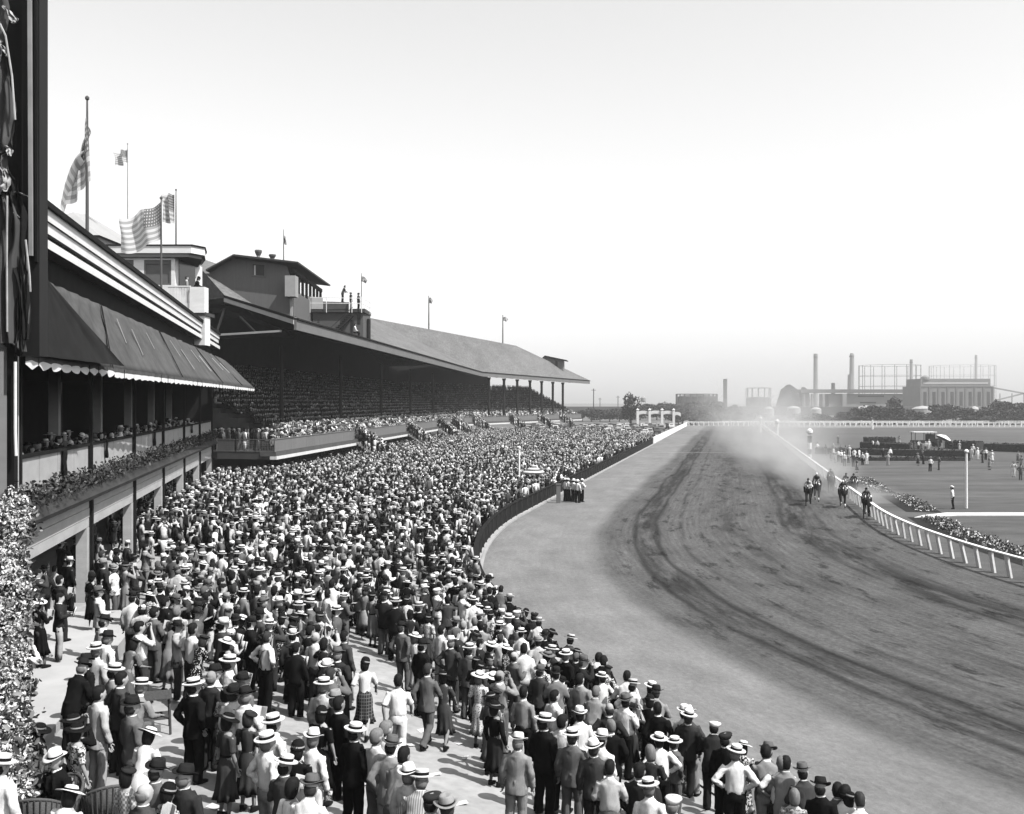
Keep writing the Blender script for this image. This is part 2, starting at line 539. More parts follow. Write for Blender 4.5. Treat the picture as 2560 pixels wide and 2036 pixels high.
m = MB(); fslab(m, 9, 80.4, -.4, .05, 11.5, 12.42); m.build('frieze_wall', M_dark, club)  # near-black colour carries the deep shadow under the eave
m = MB(); fslab(m, 9, 81.5, -.3, .55, 12.42, 12.66); m.build('lower_cornice', M_white, club)
m = MB(); fslab(m, 9, 80.6, -.3, .30, 12.66, 12.86); m.build('cornice_gap', M_dark, club)
for j, (z0, z1, o) in enumerate(((12.86, 13.16, .50), (13.17, 13.50, .56))):
    m = MB(); fslab(m, 9, 80.9, -.3, o, z0, z1); m.build('upper_cornice', M_white, club)
m = MB(); fslab(m, 9, 81.0, -.35, .66, 13.50, 13.66); m.build('gutter', M_dark, club)
m = MB(); fslab(m, 9, 80.4, -11.2, -.3, 13.35, 13.5); m.build('flat_roof', M_roof, club)
# platform in front of the arcade
pl = MB()
pl.hexa([FP(9, .02, 1.0), FP(9, 2.75, 1.0), FP(30.5, 2.75, 1.0), FP(30.5, .02, 1.0), FP(9, .02, 1.93), FP(9, 2.75, 1.93), FP(30.5, 2.75, 1.93), FP(30.5, .02, 1.93)])
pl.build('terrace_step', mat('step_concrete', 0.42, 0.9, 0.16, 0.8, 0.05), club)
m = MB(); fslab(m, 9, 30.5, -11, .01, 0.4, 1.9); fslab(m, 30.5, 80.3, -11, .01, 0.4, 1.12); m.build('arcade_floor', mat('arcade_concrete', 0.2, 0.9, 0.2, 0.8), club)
# flowers along the balcony foot
fp = []
for i in range(5600):
    Y = rng.uniform(24, 79); c = math.sin(Y * 2.1) * .5 + .5
    fp.append(tuple(FP(Y, rng.uniform(.05, .62), 5.52 + rng.uniform(0, .32 + .25 * c)) + Vector((0, 0, -0.12 * (rng.random() < .4)))))
pb = link_mesh('flower_box', leaf_mesh('flower_box', fp, .15, [M_leafd, M_leafm], [5, 1.2], 3))
tag(pb, 'dark trailing plants in the long box at the foot of the clubhouse balcony', 'flower box', None, 'stuff')

# awning over the balcony
aw = thing('awning', 'long grey canvas awning with white scalloped edge over the clubhouse balcony', 'awning', FP(28, 0, 11.6))
TL, TR = P(94, 694, 28.8), P(561, 901, 79.0)
BL, BR = P(66, 893, 25.0), P(634, 969, 81.0)
def quad_grid(mb, a, b, c, d, nu, nv, amp=0.0, seed=0.0):
    """a b along the top, d c along the bottom"""
    base = len(mb.v)
    nrm = (b - a).cross(d - a).normalized()
    vs = []
    for j in range(nv + 1):
        for i in range(nu + 1):
            u, w = i / nu, j / nv
            p = a * (1 - u) * (1 - w) + b * u * (1 - w) + c * u * w + d * (1 - u) * w
            if amp: p = p + nrm * amp * (math.sin(u * 31 + seed + w * 2) * .5 + mnoise.noise(Vector((u * 14, w * 3, seed)))) * math.sin(math.pi * min(1, w * 1.0 + .15))
            vs.append(p)
    fs = [(j * (nu + 1) + i, j * (nu + 1) + i + 1, (j + 1) * (nu + 1) + i + 1, (j + 1) * (nu + 1) + i) for j in range(nv) for i in range(nu)]
    mb.add(vs, fs)
def lerp(a, b, t): return a * (1 - t) + b * t
cuts = [0.0, .155, .40, .66, .85, 1.0]
for i in range(len(cuts) - 1):
    t0, t1 = cuts[i], cuts[i + 1] - .002
    m = MB(); quad_grid(m, lerp(TL, TR, t0), lerp(TL, TR, t1), lerp(BL, BR, t1), lerp(BL, BR, t0), 30, 10, .08, i * 3.1)
    o = m.build('canvas_panel', M_canvas, aw, True)
    md = o.modifiers.new('cloth', 'SOLIDIFY'); md.thickness = .02
# cast shadow on the awning's near end, modelled as a dark folded sheet
shadow_fold = MB()
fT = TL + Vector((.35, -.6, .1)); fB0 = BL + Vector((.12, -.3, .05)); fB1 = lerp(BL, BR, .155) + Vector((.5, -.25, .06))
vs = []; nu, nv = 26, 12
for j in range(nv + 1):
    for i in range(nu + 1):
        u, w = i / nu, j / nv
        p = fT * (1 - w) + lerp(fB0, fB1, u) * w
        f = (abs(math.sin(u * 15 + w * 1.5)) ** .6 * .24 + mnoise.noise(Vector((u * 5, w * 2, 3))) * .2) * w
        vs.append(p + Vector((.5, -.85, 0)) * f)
shadow_fold.add(vs, [(j * (nu + 1) + i, j * (nu + 1) + i + 1, (j + 1) * (nu + 1) + i + 1, (j + 1) * (nu + 1) + i) for j in range(nv) for i in range(nu)])
o = shadow_fold.build('shadow_sheet', M_dcanvas, aw, True, 'dark folded sheet standing in for a cast shadow')
# scalloped valance: dark top, white edge
def valance(t0, t1, n, scal, mb, mb2):
    for i in range(n):
        a, b = lerp(BL, BR, t0 + (t1 - t0) * i / n), lerp(BL, BR, t0 + (t1 - t0) * (i + 1) / n)
        K = 8
        top, mid, low = [], [], []
        for k in range(K + 1):
            u = k / K
            p = lerp(a, b, u) + Vector((.06, -.02, 0)) + FN * (.025 * math.sin(u * math.pi * 2 + i))
            s = math.sin(math.pi * u)
            top.append(p + Vector((0, 0, .02)))
            mid.append(p - Vector((0, 0, 0.07 + .05 * (1 - s) * scal + .06 * (1 - scal))) if scal else p - Vector((0, 0, .10 + .02 * math.sin(7 * u + i))))
            low.append(p - Vector((0, 0, 0.18 + .12 * s * scal + .12 * (1 - scal) + .03 * math.sin(9 * u + 2 * i) * (1 - scal))))
        for (mm, r0, r1) in ((mb, top, mid), (mb2, mid, low)):
            mm.add(r0 + r1, [(k, k + 1, K + 2 + k, K + 1 + k) for k in range(K)])
v1, v2 = MB(), MB()
valance(-.004, .158, 9, 1.0, v1, v2)
valance(.160, .998, 34, 0.25, v1, v2)
v1.build('valance', M_canvas, aw, True)
v2.build('valance_edge', M_white, aw, True)
# seams lying on the canvas
for t in cuts[1:-1]:
    m = MB(); m.bar(lerp(TL, TR, t) + FN * .05, lerp(BL, BR, t) + FN * .07, .05, .03, FN); m.build('seam', M_dcanvas, aw)
for t, u0, u1, w in ((.19, .15, .55, .05), (.235, .25, .7, .09), (.30, .2, .5, .05), (.43, .15, .5, .07), (.47, .3, .75, .1), (.56, .2, .5, .06), (.60, .3, .7, .1), (.75, .2, .55, .06), (.8, .3, .6, .07)):  # reflections on the canvas, painted as pale bars
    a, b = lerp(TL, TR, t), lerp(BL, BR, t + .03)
    m = MB(); m.bar(lerp(a, b, u0) + FN * .095, lerp(a, b, u1) + FN * .095, w, .02, FN); m.build('pale_streak', mat('canvas_reflection', .30, .9, .1, 3), aw)

# near corner post, bunched side curtain, tackle
cp = thing('corner_post', 'tall dark painted corner post with a pale moulding at the near end of the clubhouse', 'post', P(82, 1000, 22.3))
m = MB(); a = P(60, 860, 22.3); b = P(104, 860, 22.3)
m.hexa([Vector((a.x, 22.2, 9.2)), Vector((b.x, 22.2, 9.2)), Vector((b.x, 22.6, 9.2)), Vector((a.x, 22.6, 9.2))] + [Vector((a.x, 22.2, 18)), Vector((b.x, 22.2, 18)), Vector((b.x, 22.6, 18)), Vector((a.x, 22.6, 18))])
m.build('shaft', mat('post_paint', .02, .5, .3, 1.5, 0, (1, 1, .2)), cp)
m = MB(); m.bar(P(78, 640, 22.15), Vector((P(74, 0, 22.15).x, 22.15, 18)), .07, .08); m.build('moulding', mat('moulding_paint', .30, .6, .2, 2), cp)
m = MB(); m.bar(P(92, 655, 22.16), Vector((P(90, 0, 22.16).x, 22.16, 18)), .05, .05); m.build('moulding', M_black, cp)
m = MB(); m.bar(P(31, 870, 22.1), Vector((P(31, 870, 22.1).x, 22.1, 1.7)), .16, .16); m.build('lower_shaft', M_dark, cp)
m = MB(); m.tube([P(38, 905, 21.9), P(38, 1080, 21.9), P(40, 1140, 21.9)], .035, 8); m.build('rope', M_white, cp)
m = MB(); m.bar(P(0, 845, 22), P(55, 888, 22), .08, .12); m.bar(P(18, 810, 22.0), P(18, 855, 22), .1, .1); m.bar(P(52, 740, 21.9), P(52, 885, 21.9), .035, .035); m.bar(P(40, 745, 21.9), P(40, 880, 21.9), .03, .03)
m.build('bracket', M_steel, cp)
wp = thing('white_pillar', 'pale square pillar standing left of the dark corner post', 'pillar', P(8, 1050, 22.6))
m = MB(); m.hexa([Vector((-12.2, 22.5, 5.4)), Vector((P(20, 0, 22.5).x, 22.5, 5.4)), Vector((P(20, 0, 22.5).x, 23, 5.4)), Vector((-12.2, 23, 5.4)), Vector((-12.2, 22.5, 9.6)), Vector((P(20, 0, 22.5).x, 22.5, 9.6)), Vector((P(20, 0, 22.5).x, 23, 9.6)), Vector((-12.2, 23, 9.6))])
m.build('pillar_shaft', M_cream, wp)
m = MB(); m.hexa([Vector((-12.4, 22.4, 9.6)), Vector((P(24, 0, 22.4).x, 22.4, 9.6)), Vector((P(24, 0, 22.4).x, 23.1, 9.6)), Vector((-12.4, 23.1, 9.6)), Vector((-12.4, 22.4, 9.75)), Vector((P(24, 0, 22.4).x, 22.4, 9.75)), Vector((P(24, 0, 22.4).x, 23.1, 9.75)), Vector((-12.4, 23.1, 9.75))])
m.build('pillar_cap', M_dark, wp)

cur = thing('side_curtain', 'bunched dark canvas curtain with pale ties hanging left of the corner post', 'curtain', P(30, 880, 22.0))
def drape(mb, axis, w, depth, seed, n=30):
    """folded hanging cloth: axis = [(px, py)] down, w = half widths in px"""
    vs = []
    K = len(axis)
    for j in range(K):
        for i in range(n + 1):
            u = i / n
            px = axis[j][0] + (u - .5) * 2 * w[j]
            y = 21.95 - depth * (abs(math.sin(u * 7 + seed + j * .25)) ** .7) - .12 * mnoise.noise(Vector((u * 4, j * .4, seed)))
            q = P(px, axis[j][1], 22.0)
            vs.append((q.x, y, q.z))
    mb.add(vs, [(j * (n + 1) + i, j * (n + 1) + i + 1, (j + 1) * (n + 1) + i + 1, (j + 1) * (n + 1) + i) for j in range(K - 1) for i in range(n)])
def smooth_axis(ax, w, k=5):
    A, W = [], []
    for i in range(len(ax) - 1):
        for t in range(k):
            s = t / k; s = s * s * (3 - 2 * s)
            A.append((ax[i][0] * (1 - s) + ax[i + 1][0] * s, ax[i][1] * (1 - t / k) + ax[i + 1][1] * t / k)); W.append(w[i] * (1 - s) + w[i + 1] * s)
    return A + [ax[-1]], W + [w[-1]]
M_cur = mat('curtain_canvas', .075, .9, .35, 1.2, .2, (3, 3, .6))
m = MB(); A, W = smooth_axis([(-8, -40), (2, 20), (6, 130), (14, 200), (16, 300), (20, 380), (10, 395), (14, 480), (28, 560), (24, 700), (34, 860)], [30, 28, 20, 22, 30, 26, 15, 22, 34, 30, 22])
drape(m, A, W, .20, 1.0); o = m.build('drape', M_cur, cur, True)
m = MB(); A, W = smooth_axis([(24, 430), (40, 470), (54, 540), (58, 660), (70, 720), (74, 850)], [8, 16, 20, 18, 12, 8])
drape(m, [(a, b) for a, b in A], W, .16, 3.0); m.build('drape', M_dcanvas, cur, True)
m = MB(); A, W = smooth_axis([(66, 640), (68, 700), (74, 780), (66, 880)], [5, 8, 9, 5])
drape(m, A, W, .1, 5.0, 10); m.build('drape', M_cur, cur, True)
M_tie = mat('pale_cloth', .38, .8, .35, 3, .1)
m = MB(); m.hexa([(-14.5, 22.62, 9.8), (P(62, 0, 22.6).x, 22.62, 9.8), (P(62, 0, 22.6).x, 22.75, 9.8), (-14.5, 22.75, 9.8), (-14.5, 22.62, 18), (P(62, 0, 22.6).x, 22.62, 18), (P(62, 0, 22.6).x, 22.75, 18), (-14.5, 22.75, 18)]); m.build('backing_canvas', mat('backing_canvas', .018, .9, .3, 1), cur)
for k, (ax, w_, dp) in enumerate(((([(4, 96), (10, 118), (13, 140), (10, 166)]), [5, 12, 13, 6], .16), (([(16, 120), (28, 132), (32, 152)]), [4, 9, 3], .1), (([(26, 28), (38, 44), (50, 60), (52, 70)]), [3, 8, 11, 7], .1),
        (([(30, 372), (38, 382), (40, 398)]), [3, 7, 3], .06), (([(6, 415), (14, 440), (20, 470), (14, 494)]), [6, 14, 16, 7], .18), (([(28, 430), (34, 455), (30, 486)]), [4, 9, 4], .1), (([(50, 486), (66, 490), (80, 496)]), [3, 6, 2], .05), (([(52, 538), (58, 550)]), [3, 5], .04))):
    A, W = smooth_axis(ax, w_)
    m = MB(); drape(m, A, W, dp, 2.0 + k, 14)
    m.v = [(x, y - .16, z) for x, y, z in m.v]
    m.build('cloth_tie', M_tie, cur, True)
for pts in ([(18, 490), (17, 640), (18, 830)], [(0, 60), (14, 90), (30, 190), (38, 300)], [(64, 600), (74, 690), (76, 730)]):
    m = MB(); m.tube([P(a, b, 21.7) for a, b in pts], .022, 6); m.build('cord', M_tie, cur)

# flowering climber in the near left corner
cl = thing('flowering_bush', 'tall bush thick with pale blossom at the near corner of the clubhouse', 'bush', P(30, 1830, 18.0))
bp_ = []
def blob_pts(c, r, n):
    q = rng.normal(size=(n, 3)); q /= np.linalg.norm(q, axis=1)[:, None]
    return (np.array(c) + q * np.array(r) * (rng.uniform(.72, 1.03, n)[:, None])).tolist()
for px, py, D, rx, rz, n in ((40, 1275, 20.5, .45, .35, 330), (28, 1330, 20.2, .55, .5, 430), (60, 1310, 20.4, .3, .35, 150), (20, 1420, 19.6, .5, .6, 480), (40, 1500, 19.0, .42, .6, 440), (24, 1600, 18.2, .45, .6, 440), (30, 1690, 17.4, .45, .6, 440), (10, 1760, 16.6, .55, .6, 430), (20, 1860, 15.8, .5, .6, 430), (4, 1960, 15.0, .55, .6, 430), (40, 2000, 14.8, .36, .45, 300), (70, 1940, 15.4, .12, .3, 60), (72, 1490, 19.2, .16, .25, 90)):
    c = P(px - 20, py, D); bp_ += blob_pts(c, (rx * .86, rx * .86, rz), int(n * 1.1))
bq = np.array(bp_); off_ = np.array(WLOC[cl.name])
inner_ = bq + rng.normal(0, .09, bq.shape) + np.array([0, .16, 0])
crown = link_mesh('crown', leaf_mesh('crown', (inner_ - off_).tolist(), .13, [M_leafd, M_leafm, mat('grey_leaves', .22, .7, .3, 3)], [3, 3, 2], 5), cl)  # includes a grey leaf tone mixed in at random
crown['kind'] = 'stuff'
# blossom sits in heads of petals on the outside
ctr = bq[rng.choice(len(bq), 2300)] + rng.normal(0, .05, (2300, 3)) + np.array([.03, -.06, .02]); pt_ = np.repeat(ctr, 7, 0) + rng.normal(0, .042, (16100, 3))
bl_ = link_mesh('blossom', leaf_mesh('blossom', (pt_ - off_).tolist(), .072, [M_leafl, mat('grey_leaves', .22)], [6, 1], 6), cl); bl_['kind'] = 'stuff'
spr = []
for k in range(46):
    c = bq[rng.integers(len(bq))]; dv_ = np.array([rng.uniform(.3, 1), rng.uniform(-.5, .1), rng.uniform(-.2, .6)])
    for t_ in np.linspace(.1, .34, 7): spr.append((c + dv_ * t_ + rng.normal(0, .015, 3)).tolist())
sp2 = link_mesh('sprays', leaf_mesh('sprays', (np.array(spr) - off_).tolist(), .10, [M_leafm, M_leafl, M_leafd], [2, 2, 1], 8), cl); sp2['kind'] = 'stuff'
m = MB(); c0 = P(24, 1840, 18); top = P(24, 1300, 20.2)
m.tube([Vector((c0.x, 17.6, 1.6)), lerp(c0, top, .3), lerp(c0, top, .7), top], [.12, .09, .07, .03], 7); m.build('trunk', mat('bark', .05, .9, .3, 8, .3), cl)
m = MB()
for k in range(9):
    a = lerp(Vector((c0.x, 17.6, 1.8)), top, .1 + .09 * k); m.tube([a, a + Vector((random.uniform(-.4, .5), -.5, .35))], [.04, .01], 5)
m.build('branches', MATS['bark'], cl)
# loose foliage in the darker gap behind
# ------------------------------------------------------------------ white judges' tower on the clubhouse roof
tw = thing('roof_tower', 'white lookout tower with wide flat canopy and windows on the clubhouse roof', 'tower', (-25, 70, 13.5))
m = MB(); x0, x1 = -29.5, P(437, 0, 70).x
zt = P(0, 638, 70).z
def wall_with_holes(mb, X0, X1, Y, z0, z1, holes, th=.2):
    """wall facing the eye at depth Y with rectangular openings (xa, xb, za, zb), built of strips"""
    xs = X0
    for xa, xb, za, zb in holes:
        if xa > xs: mb.box(((xs + xa) / 2, Y + th / 2, (z0 + z1) / 2), (xa - xs, th, z1 - z0))
        mb.box(((xa + xb) / 2, Y + th / 2, (z0 + za) / 2), (xb - xa, th, za - z0))
        mb.box(((xa + xb) / 2, Y + th / 2, (zb + z1) / 2), (xb - xa, th, z1 - zb))
        xs = xb
    if X1 > xs: mb.box(((xs + X1) / 2, Y + th / 2, (z0 + z1) / 2), (X1 - xs, th, z1 - z0))
H1 = (P(262, 0, 70).x, P(334, 0, 70).x, P(0, 715, 70).z, P(0, 650, 70).z)
H2 = (P(360, 0, 70).x, P(428, 0, 70).x, P(0, 713, 70).z, P(0, 650, 70).z)
wall_with_holes(m, x0, x1, 70, 13.2, zt, [H1, H2]); m.build('front_wall', M_white, tw)
m = MB(); m.box((x1 - .1, 73.1, (13.2 + zt) / 2), (.2, 5.78, zt - 13.2)); m.box((x0 + .1, 73.1, (13.2 + zt) / 2), (.2, 5.78, zt - 13.2)); m.box(((x0 + x1) / 2, 76.1, (13.2 + zt) / 2), (x1 - x0, .2, zt - 13.2)); m.build('side_walls', M_white, tw)
m = MB(); m.box((x1 + .02, 72.6, (H2[2] + H2[3]) / 2), (.06, 3.6, H2[3] - H2[2] + .3)); m.build('side_window', M_glass, tw)
for hx in (H1, H2):
    wf = MB(); cx, cz = (hx[0] + hx[1]) / 2, (hx[2] + hx[3]) / 2
    for sx in (hx[0] + .06, hx[1] - .06): wf.box((sx, 70.06, cz), (.12, .1, hx[3] - hx[2]))
    for sz in (hx[2] + .06, hx[3] - .14): wf.box((cx, 70.06, sz), (hx[1] - hx[0] - .26, .1, .12 if sz < cz else .28))
    w = wf.build('window', mat('window_frame_grey', .12, .7, .1, 2), tw)
    pn = MB(); pn.box((cx, 70.1, cz), (hx[1] - hx[0], .02, hx[3] - hx[2])); pn.build('pane', M_glass if hx is H1 else mat('hazy_glass', .12, .2, .2, 2), w)
def prism(mb, plan, z0, z1):
    mb.slab([(x, y, z0) for x, y in plan], (0, 0, z1 - z0))
z0c, z1c = P(0, 633, 69.6).z, P(0, 615, 69.6).z
plan = [(-29.8, 69.6), (P(478, 0, 69.6).x, 69.6), (P(512, 0, 70.8).x, 70.8), (P(514, 0, 73).x, 73), (P(500, 0, 75).x, 75.5), (-29.8, 77)]
m = MB(); prism(m, plan, z0c, z1c); m.build('canopy', M_white, tw)
m = MB(); prism(m, [(x * 1.0 + (.08 if x > -28 else -.08), y - .06 if y < 71 else y + .06) for x, y in plan], z1c + .003, z1c + .09); m.build('canopy_edge', M_dark, tw)
m = MB(); prism(m, [(x - .25 if x > -28 else x + .2, y + .12 if y < 71 else y - .25) for x, y in plan], z0c - .25, z0c - .004); m.build('soffit', mat('soffit_grey', .22, .8, .1, 2), tw)
# balcony with pickets and a boarded corner
zr0, zr1 = P(0, 772, 68).z, P(0, 717, 68).z
bx0, bx1, bx2 = P(420, 0, 68).x, P(474, 0, 68).x, P(511, 0, 68).x
for k in range(15):
    x = bx0 + (bx1 - bx0) * k / 14
    m = MB(); m.box((x, 68.1, (zr0 + zr1) / 2), (.07, .05, zr1 - zr0)); m.build('picket', M_white, tw)
m = MB(); m.box(((bx0 + bx1) / 2, 68.1, zr1 + .03), (bx1 - bx0 + .1, .1, .08)); m.build('picket_rail', M_white, tw)
m = MB(); m.box(((bx1 + bx2) / 2 + .02, 68.4, (zr0 + zr1) / 2 - .15), (bx2 - bx1, .9, zr1 - zr0 + .25)); m.build('boarded_corner', M_white, tw)
m = MB(); m.box(((bx0 + bx2) / 2, 69.0, zr0 - .35), (bx2 - bx0 + .2, 2.0, .22)); m.build('balcony_deck', mat('deck_edge', .06, .7, .2, 2), tw)
m = MB(); m.box(((bx1 + bx2) / 2 + .05, 68.7, (zr0 - .46 + 12.0) / 2), (bx2 - bx1 - .1, 1.2, zr0 - .46 - 12.0)); m.build('pier', M_white, tw)

# pale hipped roof beyond the clubhouse
hr = thing('hipped_roof_house', 'pale hipped roof house rising behind the flagpoles and clubhouse', 'building', (-46, 112, 0))
D = 112; pk = P(182, 531, D); pk2 = P(216, 536, D + 4); e0 = P(95, 560, D - 6); e1 = P(318, 612, D - 6)
zb = P(0, 618, D).z
m = MB(); bs = [(P(60, 0, D).x, D - 8, zb), (P(322, 0, D).x, D - 8, zb), (P(322, 0, D).x, D + 12, zb), (P(60, 0, D).x, D + 12, zb)]
m.add(bs + [tuple(pk), tuple(pk2)], [(0, 1, 5, 4), (1, 2, 5), (2, 3, 4, 5), (3, 0, 4), (3, 2, 1, 0)])
m.build('roof', mat('pale_shingles', .33, .9, .08, .6), hr)
m = MB(); m.box(((bs[0][0] + bs[1][0]) / 2, D + 2, zb / 2), (bs[1][0] - bs[0][0] - 1, 18, zb - .02)); m.build('wall', M_cream, hr)

# ------------------------------------------------------------------ grandstand
gs = thing('grandstand', 'long roofed grandstand packed with seated spectators above the lawn', 'grandstand', (-19, 82, 1.8))
A_, B_, C_ = Vector((-19.0, 82.0)), Vector((-9.4, 200.0)), Vector((17.8, 262.0))
def front(t):
    """plan point and outward normal on the balcony front, t metres from the near corner"""
    L1, L2 = (B_ - A_).length, (C_ - B_).length
    if t <= L1: p, d = A_ + (B_ - A_) * (t / L1), (B_ - A_).normalized()
    else: p, d = B_ + (C_ - B_) * ((t - L1) / L2), (C_ - B_).normalized()
    return p, Vector((d.y, -d.x)), d
L1, L2 = (B_ - A_).length, (C_ - B_).length
LT = L1 + L2
def zrail(t): return 5.22 - .0 * t
def gslab(mb, t0, t1, o0, o1, z0, z1):
    """o measured outwards from the front; negative is back into the stand"""
    a, na, _ = front(t0 + 1e-3); b, nb, _ = front(t1 - 1e-3)
    p = [a + na * o0, a + na * o1, b + nb * o1, b + nb * o0]
    mb.hexa([(q.x, q.y, z0) for q in p] + [(q.x, q.y, z1) for q in p])
segs = [(0, 27), (31, 57), (60, 84), (88, 100), (108, 118.2), (118.5, 122), (125, 140), (143, 156), (159, 170), (173, LT - .2)]
for a, b in segs:
    m = MB(); n = max(1, int((b - a) / 4.5)); w = (b - a) / n
    for i in range(n):
        m = MB(); gslab(m, a + i * w + .012, a + (i + 1) * w - .012, -.08, .0, 4.22, 5.2); m.build('front_panel', M_fascia, gs)
    m = MB(); gslab(m, a, b, -.12, .05, 5.2, 5.26); m.build('front_rail', M_fascia, gs)
for a, b in ((0, L1 - .1), (L1 + .1, LT)):
    m = MB(); gslab(m, a, b, -1.2, .10, 3.86, 4.2); m.build('deck_beam', mat('deck_beam_grey', .09, .7, .2, 1), gs)
    m = MB(); gslab(m, a, b, -.4, .16, 3.60, 3.855); m.build('deck_edge', mat('deck_edge_white', .62, .6, .1, 1), gs)
# aisles through the front: posts and steps down to the lawn
gaps = [(27, 31), (57, 60), (84, 88), (100, 108), (122, 125), (140, 143), (156, 159), (170, 173)]
for a, b in gaps:
    for t in (a + .1, b - .1):
        m = MB(); gslab(m, t - .06, t + .06, -.06, .05, 4.2, 5.7); m.build('gate_post', M_fascia, gs)
    m = MB()
    for k in range(10):
        gslab(m, a + .4, b - .4, .1 + k * .3, .4 + k * .3, 3.9 - k * .2 - .2, 3.9 - k * .2)
    m.build('stair', mat('stair_concrete', .3, .9, .15, 1), gs)
# near end of the front: wire screens back to the clubhouse
e0 = Vector((A_.x, A_.y, 0)); e1 = Vector((-24.0, 83.3, 0))
for k in range(3):
    a, b = lerp(e0, e1, k / 3), lerp(e0, e1, (k + 1) / 3)
    m = MB()
    for z in (4.25, 5.2): m.bar(a + Vector((0, 0, z)), b + Vector((0, 0, z)), .06, .06)
    for t in (0, 1): m.bar(lerp(a, b, t) + Vector((0, 0, 4.2)), lerp(a, b, t) + Vector((0, 0, 5.25)), .06, .06)
    if k == 2: m.slab([a + Vector((0, 0, 4.24)), b + Vector((0, 0, 4.24)), b + Vector((0, 0, 5.16)), a + Vector((0, 0, 5.16))], (.02, .04, 0))
    for t in np.linspace(0.05, .95, 12): m.bar(lerp(a, b, t) + Vector((0, 0, 4.25)), lerp(a, b, t) + Vector((0, 0, 5.2)), .022, .022)
    for z in np.linspace(4.3, 5.15, 7): m.bar(a + Vector((0, 0, z)), b + Vector((0, 0, z)), .022, .022)
    m.build('wire_screen', M_fascia, gs)
m = MB(); m.slab([(e0.x, e0.y, 3.6), (e1.x, e1.y, 3.6), (e1.x - 6, e1.y + 9, 3.6), (e0.x + .2, e0.y + 7, 3.6)], (0, 0, .6)); m.build('end_deck', mat('deck_beam_grey', .09), gs)
# rake of seats (steps), side wall and back
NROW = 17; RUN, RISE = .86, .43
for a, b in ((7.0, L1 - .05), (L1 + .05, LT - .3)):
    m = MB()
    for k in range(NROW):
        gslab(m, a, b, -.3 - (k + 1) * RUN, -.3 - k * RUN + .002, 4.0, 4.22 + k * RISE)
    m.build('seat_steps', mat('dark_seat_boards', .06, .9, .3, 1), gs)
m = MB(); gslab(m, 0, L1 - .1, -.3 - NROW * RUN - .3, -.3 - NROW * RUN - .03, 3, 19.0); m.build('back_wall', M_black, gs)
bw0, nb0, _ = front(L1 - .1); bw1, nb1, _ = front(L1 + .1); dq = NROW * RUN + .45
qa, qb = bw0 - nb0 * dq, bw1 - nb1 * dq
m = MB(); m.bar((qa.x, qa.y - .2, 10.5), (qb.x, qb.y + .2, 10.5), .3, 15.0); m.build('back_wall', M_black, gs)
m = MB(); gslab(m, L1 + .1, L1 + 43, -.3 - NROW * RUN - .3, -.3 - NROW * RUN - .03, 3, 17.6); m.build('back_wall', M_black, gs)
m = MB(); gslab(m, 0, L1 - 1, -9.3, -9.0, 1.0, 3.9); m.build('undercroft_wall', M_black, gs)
for k in range(16):
    t = 1.0 + k * 8.0
    if t > LT: break
    p, n, d = front(t)
    q = p - n * .6
    m = MB(); m.tube([(q.x, q.y, 1.2), (q.x, q.y, 3.62)], .11, 8); m.build('undercroft_post', M_steel, gs)
# roof
E0t, E1t = P(735, 801, 80), P(1203, 932, 205)
E2t = P(1473, 953, 265)
R0, R1, R2 = P(470, 640, 97), P(926, 799, 165), P(1290, 867, 245)
P2, P3 = P(561, 746, 90), P(505, 750, 97)
EM1, EM2 = lerp(E0t, E1t, .36), lerp(E0t, E1t, .72)
back0, back1, back2 = R0 + Vector((-12, 6, -8)), R1 + Vector((-14, 4, -8)), P(1330, 905, 275)
m = MB()
vs = [E0t, P2, P3, R0, R1, R2, E2t, E1t, EM1, EM2, back0, back1, back2]
m.add(vs, [(0, 8, 1), (1, 8, 3), (1, 3, 2), (3, 8, 9), (3, 9, 4), (4, 9, 7), (4, 7, 5), (5, 7, 6), (3, 4, 11), (3, 11, 10), (4, 5, 12), (4, 12, 11), (5, 6, 12)])
o = m.build('roof', M_roof, gs)
md = o.modifiers.new('thick', 'SOLIDIFY'); md.thickness = .22; md.offset = 1
def fascia(a, b, h, name, material, outn, th=.2, dz=0.02):
    m = MB(); o_ = Vector(outn).normalized() * th
    up = Vector((0, 0, h)); dn = Vector((0, 0, dz))
    m.hexa([a - up + dn, a - up + o_ + dn, b - up + o_ + dn, b - up + dn, a + dn, a + o_ + dn, b + o_ + dn, b + dn]); return m.build(name, material, gs)
n1 = Vector(((E1t - E0t).y, -(E1t - E0t).x, 0)); n2 = Vector(((E2t - E1t).y, -(E2t - E1t).x, 0))
for (a, b, n_) in ((E0t, EM1, n1), (EM1, EM2, n1), (EM2, E1t, n1), (E1t, E2t, n2)):
    fascia(a, b, .78, 'eave_fascia', M_fascia, n_)
    fascia(a + Vector((0, 0, .16)), b + Vector((0, 0, .16)), .14, 'gutter', M_dark, n_, .32)
fascia(P2, E0t, .34, 'rake_board', mat('pale_rake', .5, .6, .1, 1), (-.3, -1, 0), .1)
fascia(P2 + Vector((0, 0, .25)), E0t + Vector((0, 0, .25)), .2, 'rake_edge', M_dark, (-.3, -1, 0), .14)
fascia(P3, P2, .5, 'end_beam', M_dark, (0, -1, 0), .12)
